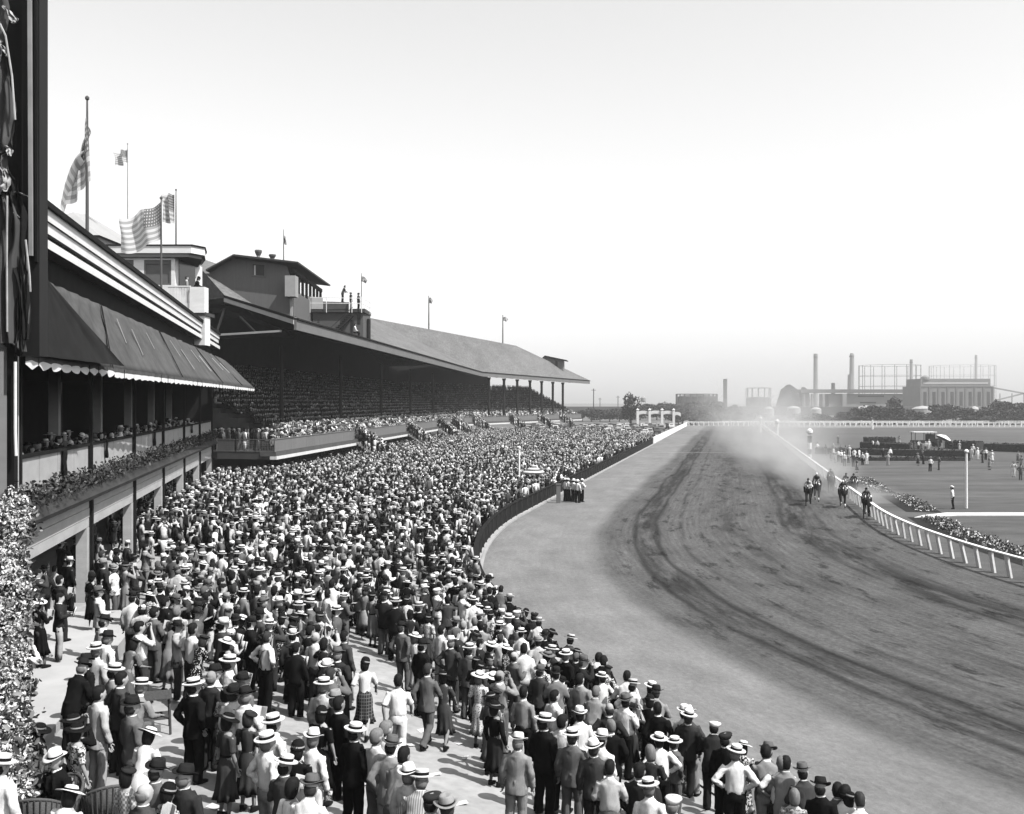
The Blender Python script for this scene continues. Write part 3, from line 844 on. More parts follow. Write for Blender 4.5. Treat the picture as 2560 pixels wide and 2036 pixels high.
# ceiling under the roof and near end truss (dark)
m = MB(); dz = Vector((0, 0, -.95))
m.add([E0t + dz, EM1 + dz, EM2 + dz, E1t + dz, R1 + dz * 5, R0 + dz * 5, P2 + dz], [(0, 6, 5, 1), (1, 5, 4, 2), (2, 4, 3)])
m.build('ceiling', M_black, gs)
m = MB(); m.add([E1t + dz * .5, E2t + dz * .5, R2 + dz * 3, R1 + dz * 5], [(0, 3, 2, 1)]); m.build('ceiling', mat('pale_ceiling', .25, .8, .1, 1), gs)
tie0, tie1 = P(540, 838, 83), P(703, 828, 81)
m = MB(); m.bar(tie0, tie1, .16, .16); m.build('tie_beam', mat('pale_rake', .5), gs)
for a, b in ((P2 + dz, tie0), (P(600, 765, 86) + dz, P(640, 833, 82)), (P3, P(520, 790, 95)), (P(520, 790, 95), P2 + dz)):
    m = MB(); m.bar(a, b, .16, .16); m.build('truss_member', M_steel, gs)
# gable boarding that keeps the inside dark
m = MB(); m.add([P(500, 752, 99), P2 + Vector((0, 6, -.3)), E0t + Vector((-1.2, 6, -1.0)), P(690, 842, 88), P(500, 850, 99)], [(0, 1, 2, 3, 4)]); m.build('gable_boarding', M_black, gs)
# columns under the eave
cols = [(702, 826, 84)] if False else []
for px in (1222, 1260, 1293, 1325, 1354, 1382, 1407):
    t = (px - 1203) / (1473 - 1203)
    # the eave line point seen at px, then set back under the roof
    lo, hi = 0.0, 1.0
    for _ in range(30):
        mid = (lo + hi) / 2
        q = lerp(E1t, E2t, mid) - n2.normalized() * 2.2
        if CX + F * q.x / q.y < px: lo = mid
        else: hi = mid
    zt_ = q.z - .7
    m = MB(); m.tube([(q.x, q.y, 4.2), (q.x, q.y, zt_ - .6), (q.x, q.y, zt_)], [.28, .28, .46], 8); m.build('column', M_steel, gs)
    r_ = q + n2.normalized() * 2.0
    back = q - n2.normalized() * 9
    m = MB(); m.bar((r_.x, r_.y, zt_), (back.x, back.y, zt_ + 1.5), .14, .2); m.build('roof_brace', mat('pale_ceiling', .25), gs)
for t in (12, 34, 56, 78, 100):
    p, n, d = front(t); q = p - n * 3.2
    m = MB(); m.tube([(q.x, q.y, 4.6), (q.x, q.y, 13.4)], .2, 8); m.build('column', M_steel, gs)

# far lookout box on the roof
fb = thing('roof_lookout', 'small gabled lookout hut on the far end of the grandstand roof', 'hut', P(1380, 930, 256))
D = 254
def PX(px, py, d=0): return P(px, py, D + d)
m = MB(); m.slab([PX(1347, 905), PX(1362, 892), PX(1408, 901), PX(1409, 942), PX(1385, 936), PX(1347, 912)], (.6, 6, 0)); m.build('wall', mat('hut_boards', .16, .8, .15, 2), fb)
m = MB(); m.slab([PX(1343, 906, -1), PX(1362, 889, -1), PX(1362, 891.2, -1), PX(1345, 907.5, -1)], (.8, 8, 0)); m.slab([PX(1362.05, 889, -1), PX(1417, 900.5, -1), PX(1417, 902, -1), PX(1362.05, 891.2, -1)], (.8, 8, 0)); m.build('roof', M_dark, fb)
w = MB(); w.slab([PX(1388, 902, -.1), PX(1394, 903, -.1), PX(1394, 916, -.1), PX(1388, 915, -.1)], (0, .09, 0)); w.build('window', M_glass, fb)

# ------------------------------------------------------------------ press box
pb_ = thing('press_box', 'grey boarded press box with gabled roof built on the grandstand roof', 'press box', P(640, 780, 95))
D = 94
W0, W1 = (516, 679), (740, 660)
wallpts = [PX(522, 684), PX(584, 646), PX(716, 664), PX(724, 690), PX(735, 795), PX(690, 790), PX(522, 715)]
m = MB(); m.slab(wallpts, (0, .3, 0)); m.build('wall', M_wallg, pb_)
# window with frame in the wall
wf = MB(); 
for (xa, xb, ya, yb) in ((629, 632, 657, 692), (661, 664, 660, 693)): wf.slab([PX(xa, ya, -.08), PX(xb, ya, -.08), PX(xb, yb, -.08), PX(xa, yb, -.08)], (0, .07, 0))
wf.slab([PX(632, 657.5, -.08), PX(661, 660, -.08), PX(661, 663, -.08), PX(632, 660.5, -.08)], (0, .07, 0)); wf.slab([PX(632, 688, -.08), PX(661, 690, -.08), PX(661, 693, -.08), PX(632, 691, -.08)], (0, .07, 0))
w = wf.build('window', mat('window_frame_grey', .12), pb_)
pn = MB(); pn.slab([PX(632, 660, -.03), PX(661, 662, -.03), PX(661, 690.5, -.03), PX(632, 688.5, -.03)], (0, .02, 0)); pn.build('pane', M_glass, w)
pn = MB(); pn.slab([PX(635, 664, -.07), PX(639, 664, -.07), PX(639, 688, -.07), PX(635, 688, -.07)], (0, .03, 0)); pn.build('sash', mat('pale_rake', .5), w)
# front (track side) wall running back, with the long dark opening
fw0 = PX(733, 667); fw1 = P(806, 716, 112)
xf = lambda y: fw0.x + (fw1.x - fw0.x) * (y - fw0.y) / (fw1.y - fw0.y)
zE = P(0, 664, 94).z - .2
zS = P(0, 726, 94.0).z
def fwall(mb, y0, y1, z0, z1, th=.25):
    a, b = Vector((xf(y0), y0, 0)), Vector((xf(y1), y1, 0))
    mb.hexa([(a.x - th, a.y, z0), (a.x, a.y, z0), (b.x, b.y, z0), (b.x - th, b.y, z0), (a.x - th, a.y, z1), (a.x, a.y, z1), (b.x, b.y, z1), (b.x - th, b.y, z1)])
m = MB(); fwall(m, 94.31, 112, zS - 2.3, zS); m.build('front_wall', M_wallg, pb_)
m = MB(); fwall(m, 94.31, 112, zE - .35, zE); m.build('front_lintel', M_dark, pb_)
for k in range(8):
    y = 95.2 + k * 2.3
    m = MB(); fwall(m, y, y + .22, zS + .002, zE - .352); m.build('mullion', M_dark, pb_)
m = MB(); m.box((xf(103) - 4, 103, (zS + zE) / 2), (.1, 17, zE - zS)); m.build('inner_wall', M_black, pb_)
# roof: short back slope, long slope to the eave
pe, pr, pl_ = PX(745, 659, -1), PX(584, 640, -1), PX(514, 678, -1)
dv = Vector((P(826, 716, 113) - pe)); 
m = MB(); m.slab([pr, pe, pe + dv, pr + dv], (0, 0, .16)); m.slab([pl_, pr - Vector((.02, 0, 0)), pr + dv - Vector((.02, 0, 0)), pl_ + dv], (0, 0, .16)); m.build('roof', mat('dark_roofing', .05, .8, .2, 2), pb_)
# bay that stands out from the corner
m = MB(); c = PX(733, 718, -.6)
m.box((c.x - .1, 93.2, c.z), (.95, 1.3, 1.9)); m.build('corner_bay', mat('bay_boards', .3, .7, .1, 2), pb_)
m = MB(); m.bar(PX(727, 744, -.4), PX(729, 790, -.4), .2, .2); m.build('bay_strut', mat('bay_boards', .3), pb_)
for px, py, h in ((646, 648, 25), (681, 652, 18)):
    vt = thing('roof_ventilator', 'tall flared metal ventilator on the press box roof' if h > 20 else 'shorter flared metal ventilator nearer the flag on the press box roof', 'ventilator', P(px, py, 98), 'ventilators on the press box')
    q = P(px, py + 2, 98); s_ = 98 / F
    m = MB(); m.lathe(tuple(q), [(.17, -.4), (.17, h * .42 * s_)], 10); m.build('pipe', mat('vent_metal', .28, .5, .15, 2), vt)
    m = MB(); m.lathe(tuple(q), [(.2, h * .42 * s_), (.34, h * .75 * s_), (.36, h * .9 * s_), (.30, h * .98 * s_), (.1, h * s_)], 10); m.build('cowl', mat('vent_metal_dark', .12, .5, .2, 2), vt)

# brick stair tower with a railed lookout platform
bt = thing('stair_tower', 'brick stair tower with outside steps and railed lookout at the roof edge', 'tower', P(850, 850, 104))
D = 104
m = MB(); m.slab([PX(782, 779), PX(907, 779), PX(907, 860), PX(782, 842)], (0, 3.5, 0)); 
m.build('wall', M_brick, bt)
m = MB(); m.slab([PX(907.4, 777), PX(926, 786, 4), PX(926, 868, 4), PX(907.4, 862)], (-.3, 2.0, 0)); m.build('side_wall', M_brick, bt)
m = MB(); m.slab([PX(740, 775, -.3), PX(912, 772, -.3), PX(912, 781, -.3), PX(740, 781, -.3)], (.0, 4.6, 0)); m.build('platform', mat('deck_edge', .06), bt)
m = MB(); m.slab([PX(740, 752, .6), PX(872, 756, .6), PX(872, 774, .6), PX(740, 774, .6)], (0, .2, 0)); m.build('parapet', mat('parapet_grey', .09, .8, .15, 2), bt)
m = MB(); m.slab([PX(774, 742, .4), PX(807, 744, .4), PX(807, 773, .4), PX(774, 773, .4)], (0, .1, 0)); m.build('notice_panel', mat('pale_rake', .5), bt)
rl = []
for (a, b) in (((774, 744), (905, 746)), ((774, 758), (905, 759)), ((905, 746), (926, 756)), ((905, 759), (926, 770))):
    m = MB(); m.bar(PX(*a, -.5), PX(*b, -.5 if b[0] < 920 else 3.5), .055, .06 if True else .1); m.build('handrail', M_rail, bt)
for px, d in ((775, -.5), (816, -.5), (873, -.5), (880, -.5), (904, -.5), (925, 3.4)):
    m = MB(); m.bar(PX(px, 742 if px < 920 else 752, d), PX(px, 782 if px < 920 else 786, d), .06, .06); m.build('rail_post', M_rail, bt)
m = MB()
for k in range(11):
    a = PX(876 - k * 5.2, 790 + k * 4.9, -.7); m.box((a.x, a.y + .2, a.z), (.36, 1.0, .10))
m.build('steps', M_dark, bt)
m = MB(); m.bar(PX(882, 786, -.95), PX(820, 845, -.95), .1, .3); m.bar(PX(882, 768, -.95), PX(820, 826, -.95), .05, .05); m.build('stringer', mat('stringer_dark', .035), bt)
for (xa, xb, ya, yb, d) in ((876, 882, 800, 838, -.02), (893, 901, 788, 812, -.02)):
    m = MB(); m.slab([PX(xa, ya, d), PX(xb, ya, d), PX(xb, yb, d), PX(xa, yb, d)], (0, .012, 0)); m.build('slit_window', M_glass, bt)
m = MB(); m.slab([PX(918, 797, 1.8), PX(923, 799, 3), PX(923, 852, 3), PX(918, 850, 1.8)], (.15, 0, 0)); m.build('door', M_black, bt)

# ------------------------------------------------------------------ flags and poles
def flag_material():
    m = bpy.data.materials.new('flag_cloth')
    m.use_nodes = True
    N, L = m.node_tree.nodes, m.node_tree.links
    b = N['Principled BSDF']; b.inputs['Roughness'].default_value = .9; b.inputs['Specular IOR Level'].default_value = .1
    uv = N.new('ShaderNodeUVMap'); uv.uv_map = 'flag'
    sp = N.new('ShaderNodeSeparateXYZ'); L.new(uv.outputs[0], sp.inputs[0])
    def mm(op, a, c=None):
        n = N.new('ShaderNodeMath'); n.operation = op
        for i, x in enumerate((a, c)):
            if x is None: continue
            if isinstance(x, (int, float)): n.inputs[i].default_value = x
            else: L.new(x, n.inputs[i])
        return n.outputs[0]
    u, v = sp.outputs[0], sp.outputs[1]
    stripe = mm('GREATER_THAN', mm('FRACT', mm('MULTIPLY', v, 6.5)), .5)     # 13 stripes; top one dark
    base = mm('ADD', mm('MULTIPLY', stripe, -.34), .82)
    can = mm('MULTIPLY', mm('LESS_THAN', u, .4), mm('LESS_THAN', v, .54))
    # 6 x 8 white stars
    fu = mm('SUBTRACT', mm('FRACT', mm('MULTIPLY', u, 20.0)), .5); fv = mm('SUBTRACT', mm('FRACT', mm('MULTIPLY', v, 11.11)), .5)
    star = mm('LESS_THAN', mm('ADD', mm('MULTIPLY', fu, fu), mm('MULTIPLY', fv, fv)), .07)
    cc = mm('ADD', mm('MULTIPLY', star, .5), .22)
    mix = N.new('ShaderNodeMix'); mix.data_type = 'FLOAT'
    L.new(can, mix.inputs[0]); L.new(base, mix.inputs[2]); L.new(cc, mix.inputs[3])
    L.new(mix.outputs[0], b.inputs['Base Color'])
    tr = N.new('ShaderNodeBsdfTranslucent'); L.new(mix.outputs[0], tr.inputs['Color'])
    ms = N.new('ShaderNodeMixShader'); ms.inputs[0].default_value = .5
    L.new(b.outputs[0], ms.inputs[1]); L.new(tr.outputs[0], ms.inputs[2])
    out = [n for n in N if n.type == 'OUTPUT_MATERIAL'][0]; L.new(ms.outputs[0], out.inputs['Surface'])
    return m
M_flag = flag_material()
def flag_mesh(fn, nu=28, nv=16):
    """fn(u, v) -> world point; u 0..1 from the staff, v 0..1 from the top"""
    me = bpy.data.meshes.new('flag')
    vs = [tuple(fn(i / nu, j / nv)) for j in range(nv + 1) for i in range(nu + 1)]
    fs = [(j * (nu + 1) + i, j * (nu + 1) + i + 1, (j + 1) * (nu + 1) + i + 1, (j + 1) * (nu + 1) + i) for j in range(nv) for i in range(nu)]
    me.from_pydata(vs, [], fs)
    uvl = me.uv_layers.new(name='flag')
    for lp in me.loops:
        i, j = lp.vertex_index % (nu + 1), lp.vertex_index // (nu + 1)
        uvl.data[lp.index].uv = (i / nu, j / nv)
    me.polygons.foreach_set('use_smooth', [True] * len(me.polygons))
    me.materials.append(M_flag)
    return me
def flagpole(name, label, px, ytop, ybot, D, r, material, ball=True, flag=None):
    t = thing(name, label, 'flagpole', P(px, ybot, D), 'flagpoles over the stands')
    a, b = P(px, ybot + 12, D), P(px, ytop, D)
    m = MB(); m.tube([a, lerp(a, b, .5), b], [r, r * .85, r * .5], 8); m.build('pole', material, t)
    if ball:
        m = MB(); m.lathe((b.x, b.y, b.z), [(r * .3, 0), (r * 1.15, r * .8), (r * 1.15, r * 1.8), (r * .3, r * 2.6)], 8); m.build('finial', material, t)
    if flag is not None:
        me = flag_mesh(flag); off = WLOC[t.name]
        for v in me.vertices: v.co -= off
        link_mesh('flag', me, t)
    return t
M_pole = mat('pole_paint', .10, .5, .3, 1.0, 0, (1, 1, .3)); M_polel = mat('pole_grey', .32, .5, .2, 1)
def limp(px, y0, D, hoist, reach, drop, spread):
    """flag hanging from its staff in heavy folds, the free end fallen down and to the left"""
    def fn(u, v):
        x = px + 8 * v * (1 - u) - reach * u ** .75 * (.10 + .90 * v ** .7) + 6 * math.sin(u * 14 + v * 2) * u * v
        y = y0 + hoist * v * (1 - .15 * u) + drop * u
        fold = (math.sin(u * 16 + v * 2.5) * .30 + math.sin(u * 7 + 2) * .25) * min(1, u * 4)
        return P(x, y, D) + Vector((0, -fold * spread, 0))
    return fn
def flying(px, y0, D, hoist, reach, sag, amp, sgn=-1):
    def fn(u, v):
        x = px + sgn * reach * u + 2 * math.sin(v * 6 + u * 5) * u
        y = y0 + hoist * v + sag * u * (1 - .35 * u) + math.sin(u * 9 + v * 1.5) * amp * u
        return P(x, y, D) + Vector((0, math.sin(u * 11 + v * 2) * .28 * min(1, u * 3) * D / 60, 0))
    return fn
flagpole('flagpole', 'thick dark flagpole with a large limp flag at the near end of the clubhouse roof', 218, 252, 604, 46, .085, M_pole, True, limp(219, 288, 46, 165, 72, 118, 1.0))
flagpole('flagpole', 'faint tall thin flagpole farthest back with a small limp flag behind the clubhouse', 319, 362, 545, 112, .07, M_polel, True, flying(319, 372, 112, 34, 30, 14, 2))
flagpole('flagpole', 'short flagpole with the big flag streaming left in front of the white tower', 403, 500, 792, 58, .075, M_pole, True, flying(403, 505, 58, 92, 100, 62, 7))
flagpole('flagpole', 'slim flagpole with a half furled flag on the white tower canopy', 440, 478, 614, 72, .06, M_pole, True, flying(436, 487, 72, 72, 28, -4, 2))
flagpole('flagpole', 'thin pole with a small pennant flag on the press box roof', 709, 574, 652, 99, .055, M_pole, False, flying(709.5, 590, 99, 20, 6, 4, 1, 1))
flagpole('flagpole', 'thin pole with a small flag on the railed lookout platform', 903.5, 683, 782, 104, .05, M_pole, False, flying(904, 690, 104, 14, 13, 8, 1, 1))
flagpole('flagpole', 'pole with a small drooping flag midway along the grandstand ridge', 1072, 740, 829, 196, .14, M_pole, False, flying(1072.5, 744, 196, 14, 8, 3, 1, 1))
flagpole('flagpole', 'pole with a small flag near the far end of the grandstand ridge', 1257, 788, 861, 236, .16, M_pole, False, flying(1257.5, 792, 236, 10, 11, 4, 1, 1))

# ------------------------------------------------------------------ fences and rails of the track
M_fence = mat('dark_fence_boards', .012, .75, .4, 1.2, .1, (5, 5, .6))
M_fpost = mat('weathered_post', .05, .8, .3, 2)
tf = thing('trackside_fence', 'long dark boarded fence between the crowd and the race track', 'fence', tuple(course(-20, .3)) + (0,))
sA, sB = -52.0, 128.0
npan = int((sB - sA) / 2.0)
for i in range(npan):
    s0 = sA + (sB - sA) * i / npan; s1 = sA + (sB - sA) * (i + 1) / npan
    q = [course(s0 + .02, .34), course(s0 + .02, .26), course(s1 - .02, .26), course(s1 - .02, .34)]
    m = MB(); m.hexa([(p.x, p.y, 0.03) for p in q] + [(p.x, p.y, 1.02) for p in q]); m.build('fence_panel', M_fence, tf)
    p = course(s0, .22); m = MB(); m.box((p.x, p.y, .53), (.09, .09, 1.06)); m.build('fence_post', M_fpost, tf)
m = MB()
for i in range(npan):
    s0 = sA + (sB - sA) * i / npan; s1 = sA + (sB - sA) * (i + 1) / npan
    q = [course(s0, .40), course(s0, .17), course(s1, .17), course(s1, .40)]
    m.hexa([(p.x, p.y, 1.07) for p in q] + [(p.x, p.y, 1.12) for p in q])
m.build('top_rail', M_fence, tf)
gp = thing('gate_post', 'pale square gate post on the track fence beside the policemen', 'post', tuple(P(1396, 1258, EYE * F / 252).xy) + (0,))
q = WLOC[gp.name]; m = MB(); m.box((q.x, q.y, .75), (.34, .3, 1.5)); m.build('post_shaft', M_fascia, gp)
m = MB(); m.box((q.x, q.y, 1.53), (.42, .38, .06)); m.build('post_cap', M_fascia, gp)

wf_ = thing('white_board_fence', 'low solid white board fence at the far end of the straight', 'fence', tuple(course(132, .2)) + (0,))
for i in range(36):
    s0, s1 = 129 + i * 4.3, 129 + (i + 1) * 4.3 - .03
    q = [course(s0, .3), course(s0, .18), course(s1, .18), course(s1, .3)]
    m = MB(); m.hexa([(p.x, p.y, .02) for p in q] + [(p.x, p.y, 1.35) for p in q]); m.build('fence_board', M_rail, wf_)

ir = thing('inner_rail', 'white inner running rail on leaning posts along the infield edge', 'rail', tuple(course(-20, -TW)) + (0,))
post = MB(); post.hexa([(-.05, -.16, 0), (.05, -.16, 0), (.05, .16, 0), (-.05, .16, 0), (-.25, -.14, 1.06), (-.15, -.14, 1.06), (-.15, .14, 1.06), (-.25, .14, 1.06)])
pm = post.mesh('rail_post', M_rail)
s_ = -62.0; n_post = 0
while s_ < 285 and n_post < 205:
    p = course(s_, -TW - .15); nrm = (course(s_, 1) - course(s_, 0))
    o = link_mesh('rail_post', pm, ir, Vector((p.x, p.y, 0)) - WLOC[ir.name])
    o.rotation_euler = (random.gauss(0, .02), random.gauss(0, .025), math.atan2(-nrm.y, -nrm.x) + random.gauss(0, .06)); o.location.z -= random.uniform(0, .03)
    s_ += 1.6 * (RAD / (RAD - TW)) if s_ < 0 else 1.75
    n_post += 1
m = MB()
ss = [-64 + 2.0 * i for i in range(0, 176)]
for i in range(len(ss) - 1):
    q = [course(ss[i], -TW + .13), course(ss[i], -TW - .09), course(ss[i + 1], -TW - .09), course(ss[i + 1], -TW + .13)]
    m.hexa([(p.x, p.y, 1.06) for p in q] + [(p.x, p.y, 1.12) for p in q])
m.build('top_rail', M_rail, ir)

fr = thing('far_rail', 'white post and rail fence around the far turn in front of the trees', 'rail', (62, 352, 0))
pm2 = MB().box((0, 0, .65), (.28, .14, 1.3)).mesh('rail_post', M_rail)
fx = 60.0; fpts = []
while fx < 190:
    fy = 357 - 14 * ((fx - 60) / 110) ** 1.3
    o = link_mesh('rail_post', pm2, fr, Vector((fx, fy, 0)) - WLOC[fr.name]); fpts.append((fx, fy)); fx += 1.7
for z, h in ((1.3, .32),):
    m = MB()
    for (a, b) in zip(fpts[::3], fpts[3::3]): m.bar((a[0], a[1], z), (b[0], b[1], z), .2, h)
    m.build('top_rail', M_rail, fr)
fr2 = thing('backstretch_rail', 'second faint white rail farther round the turn behind the first', 'rail', (90, 372, 0))
for k in range(60):
    link_mesh('rail_post', pm2, fr2, Vector((70 + 2.4 * k, 372, 0)) - WLOC[fr2.name])
m = MB(); m.bar((70, 372, 1.3), (214, 372, 1.3), .2, .25); m.build('top_rail', M_rail, fr2)
# ------------------------------------------------------------------ figures: meshes made once, shared by all the people
def bake(mb, name, voxel=None, ratio=None, wrinkle=0.0, seed=0.0, smooth_n=1):
    """join overlapping shapes into one continuous surface and lighten it"""
    me = mb.mesh(name + '_raw')
    o = bpy.data.objects.new(name, me)
    COL.objects.link(o)
    if voxel:
        r = o.modifiers.new('r', 'REMESH'); r.mode = 'VOXEL'; r.voxel_size = voxel; r.use_smooth_shade = True
        s = o.modifiers.new('s', 'SMOOTH'); s.factor = .5; s.iterations = smooth_n
    if ratio:
        d = o.modifiers.new('d', 'DECIMATE'); d.ratio = ratio
    dg = bpy.context.evaluated_depsgraph_get()
    out = bpy.data.meshes.new_from_object(o.evaluated_get(dg))
    out.name = name
    bpy.data.objects.remove(o); bpy.data.meshes.remove(me)
    if wrinkle:
        for v in out.vertices:
            c = v.co
            n_ = mnoise.noise(Vector((c.x * 8 + c.z * 5, c.y * 8, c.z * 15 + seed))) + .5 * mnoise.noise(Vector((c.x * 20 - c.z * 12 + 5, c.y * 18, c.z * 30 + seed)))
            n_ += .9 * (.28 - abs(mnoise.noise(Vector((c.x * 7 - c.z * 6 * (1 if c.x > 0 else -1), c.y * 7, c.z * 9 + seed * 2)))))
            v.co = c + v.normal * n_ * wrinkle
    out.polygons.foreach_set('use_smooth', [True] * len(out.polygons))
    return out

# joints: shoulder, elbow, wrist, finger direction for the left (-x) and right (+x) arm; figures face +y
def arms(kind):
    A = {
        'stand': [((.245, -.03, 1.13), (.255, .05, .88), (0, .15, -1)), ((.245, -.02, 1.13), (.25, .07, .88), (0, .15, -1))],
        'pocket': [((.28, -.10, 1.16), (.20, .02, .95), (-.1, .3, -1)), ((.28, -.10, 1.16), (.20, .02, .95), (-.1, .3, -1))],
        'akimbo': [((.36, -.10, 1.18), (.20, .03, 1.02), (-.6, .3, -.3)), ((.36, -.10, 1.18), (.20, .03, 1.02), (-.6, .3, -.3))],
        'fold': [((.26, .00, 1.15), (.12, .25, 1.16), (-.6, .6, .1)), ((.26, .02, 1.16), (.10, .27, 1.22), (-.6, .6, .2))],
        'look': [((.33, .14, 1.28), (.10, .20, 1.58), (-.5, .3, .8)), ((.31, .16, 1.26), (.09, .20, 1.58), (-.5, .3, .8))],
        'rail': [((.28, .12, 1.16), (.20, .38, 1.14), (-.3, 1, 0)), ((.28, .12, 1.16), (.17, .40, 1.14), (-.4, 1, 0))],
        'walk': [((.26, -.14, 1.15), (.25, -.06, .91), (0, .3, -1)), ((.25, .10, 1.15), (.22, .28, .98), (0, .5, -.8))],
        'wave': [((.30, .10, 1.50), (.30, .16, 1.76), (0, .1, 1)), ((.26, .02, 1.15), (.14, .24, 1.12), (-.6, .6, .1))],
        'sit': [((.25, .02, 1.15), (.20, .28, 1.04), (-.2, 1, -.1)), ((.25, .02, 1.15), (.16, .27, 1.03), (-.3, 1, -.1))],
    }
    return A[kind]
POSES = {'stand': ('stand', 'legs', 0.0), 'pocket': ('pocket', 'legs', 0.0), 'akimbo': ('akimbo', 'legs', .03), 'fold': ('fold', 'legs', .03),
         'look': ('look', 'legs', -.02), 'rail': ('rail', 'legs', .30), 'walk': ('walk', 'stride', .05), 'wave': ('wave', 'legs', 0.0), 'sit': ('sit', 'seat', .10)}
LEGS = {'legs': [((.095, 0, .90), (.105, .02, .50), (.11, -.02, .09)), ((.095, 0, .90), (.10, .03, .50), (.10, .01, .09))],
        'stride': [((.09, .0, .90), (.10, .17, .52), (.10, .26, .12)), ((.09, 0, .90), (.10, .0, .50), (.10, -.32, .15))],
        'seat': [((.10, 0, .88), (.14, .42, .90), (.14, .46, .50)), ((.10, 0, .88), (.13, .42, .90), (.13, .40, .50))]}
def bendf(lean):
    def f(p):
        x, y, z = p
        if z < .88: return p
        t = min(1.0, (z - .88) / .35) * lean
        dz, dy = z - .88, y
        return (x, dy * math.cos(t) + dz * math.sin(t), .88 + dz * math.cos(t) - dy * math.sin(t))
    return f
def bent(mb, lean):
    f = bendf(lean)
    mb.v = [f(p) for p in mb.v]
    return mb
def mir(p): return (-p[0], p[1], p[2])
def head_rings(sc=1.0):
    return [(0, -.012, 1.44, .062, .066), (0, -.01, 1.50, .056, .062), (0, .010, 1.535, .058, .075), (0, .022, 1.565, .068, .092), (0, .018, 1.62, .077, .102),
            (0, .010, 1.68, .080, .104), (0, .004, 1.72, .072, .094), (0, .0, 1.752, .046, .06), (0, 0, 1.764, .012, .016)]
def body_mesh(pose, fem=False):
    ak, lk, lean = POSES[pose]
    m = MB()
    m.loft([(0, 0, .84, .15, .10), (0, 0, .95, .155, .10), (0, 0, 1.08, .13, .09), (0, 0, 1.25, .15, .10), (0, 0, 1.38, .165, .10), (0, -.01, 1.44, .12, .08), (0, -.012, 1.48, .06, .064)], 12)
    m.loft(head_rings(), 12)
    m.loft([(0, .11, 1.585, .02, .012), (0, .128, 1.60, .018, .020), (0, .118, 1.64, .010, .014)], 6)      # nose
    m.loft([(0, .102, 1.655, .055, .018), (0, .106, 1.668, .056, .014)], 8)                               # brow
    m.loft([(0, .098, 1.556, .026, .014), (0, .104, 1.566, .026, .012)], 8)                               # lips
    for s in (-1, 1): m.loft([(s * .080, .0, 1.60, .012, .018), (s * .088, -.004, 1.635, .012, .026), (s * .084, -.004, 1.665, .008, .018)], 6)
    hands = MB()
    for s, (e, w, fd) in zip((-1, 1), arms(ak)):
        sh = (.185, -.005, 1.40)
        sh, e, w, fd = [mir(q) if s < 0 else q for q in (sh, e, w, fd)]
        m.tube([sh, lerp(Vector(sh), Vector(e), .5), e, lerp(Vector(e), Vector(w), .35), w], [.052, .046, .038, .038, .025], 8)
        fd = Vector(fd).normalized(); w = Vector(w)
        side = fd.cross(Vector((0, 0, 1)) if abs(fd.z) < .8 else Vector((0, 1, 0))).normalized()
        if pose in ('stand', 'walk', 'pocket'): side = Vector((0, 1, 0)) - fd * fd.y; side.normalize()
        m.tube([w - fd * .02, w + fd * .03, w + fd * .085], [(.022, .022), (.038, .020), (.040, .016)], 8)
        nrm = fd.cross(side)
        for k, (o_, ln) in enumerate(((-.030, .062), (-.010, .075), (.010, .072), (.029, .056))):
            b0 = w + fd * .07 + side * o_
            hands.tube([b0, b0 + fd * ln * .55 + nrm * .004, b0 + fd * ln * .9 + nrm * .022 * s, b0 + fd * ln + nrm * .036 * s], [.0095, .0088, .008, .005], 6)
        b0 = w + fd * .025 + side * .030
        hands.tube([b0, b0 + side * .028 + fd * .024, b0 + side * .036 + fd * .055], [.012, .010, .006], 6)
    for s, (h, k, a) in zip((-1, 1), LEGS[lk]):
        h, k, a = [mir(q) if s < 0 else q for q in (h, k, a)]
        m.tube([h, lerp(Vector(h), Vector(k), .5), k, lerp(Vector(k), Vector(a), .3), a], [.080, .068, .050, .052, .034], 8)
    bent(m, lean); bent(hands, lean)
    me = bake(m, 'person', .016, .12)
    h = hands.mesh('hands', None, True)
    bm = bmesh.new(); bm.from_mesh(me); bm.from_mesh(h); bm.to_mesh(me); bm.free(); bpy.data.meshes.remove(h)
    me.polygons.foreach_set('use_smooth', [True] * len(me.polygons))
    return me
def sleeves(m, ak, r0, r1, r2, upto=1.0):
    for s, (e, w, fd) in zip((-1, 1), arms(ak)):
        sh = (.165, -.005, 1.395)
        sh, e, w, fd = [Vector(mir(q)) if s < 0 else Vector(q) for q in (sh, e, w, fd)]
        if upto < .6:
            q = lerp(sh, e, .92); m.tube([sh, lerp(sh, e, .5), q], [r0, r1 * 1.08, r1 * 1.12], 10)
        else:
            q = lerp(e, w, .97 if upto >= 1 else .5)
            m.tube([sh, lerp(sh, e, .45), lerp(sh, e, .9), e, lerp(e, q, .15), lerp(e, q, .6), q], [r0, r1 * 1.08, r1, r1 * .98, r1 * .96, r2 * 1.08, r2], 10)
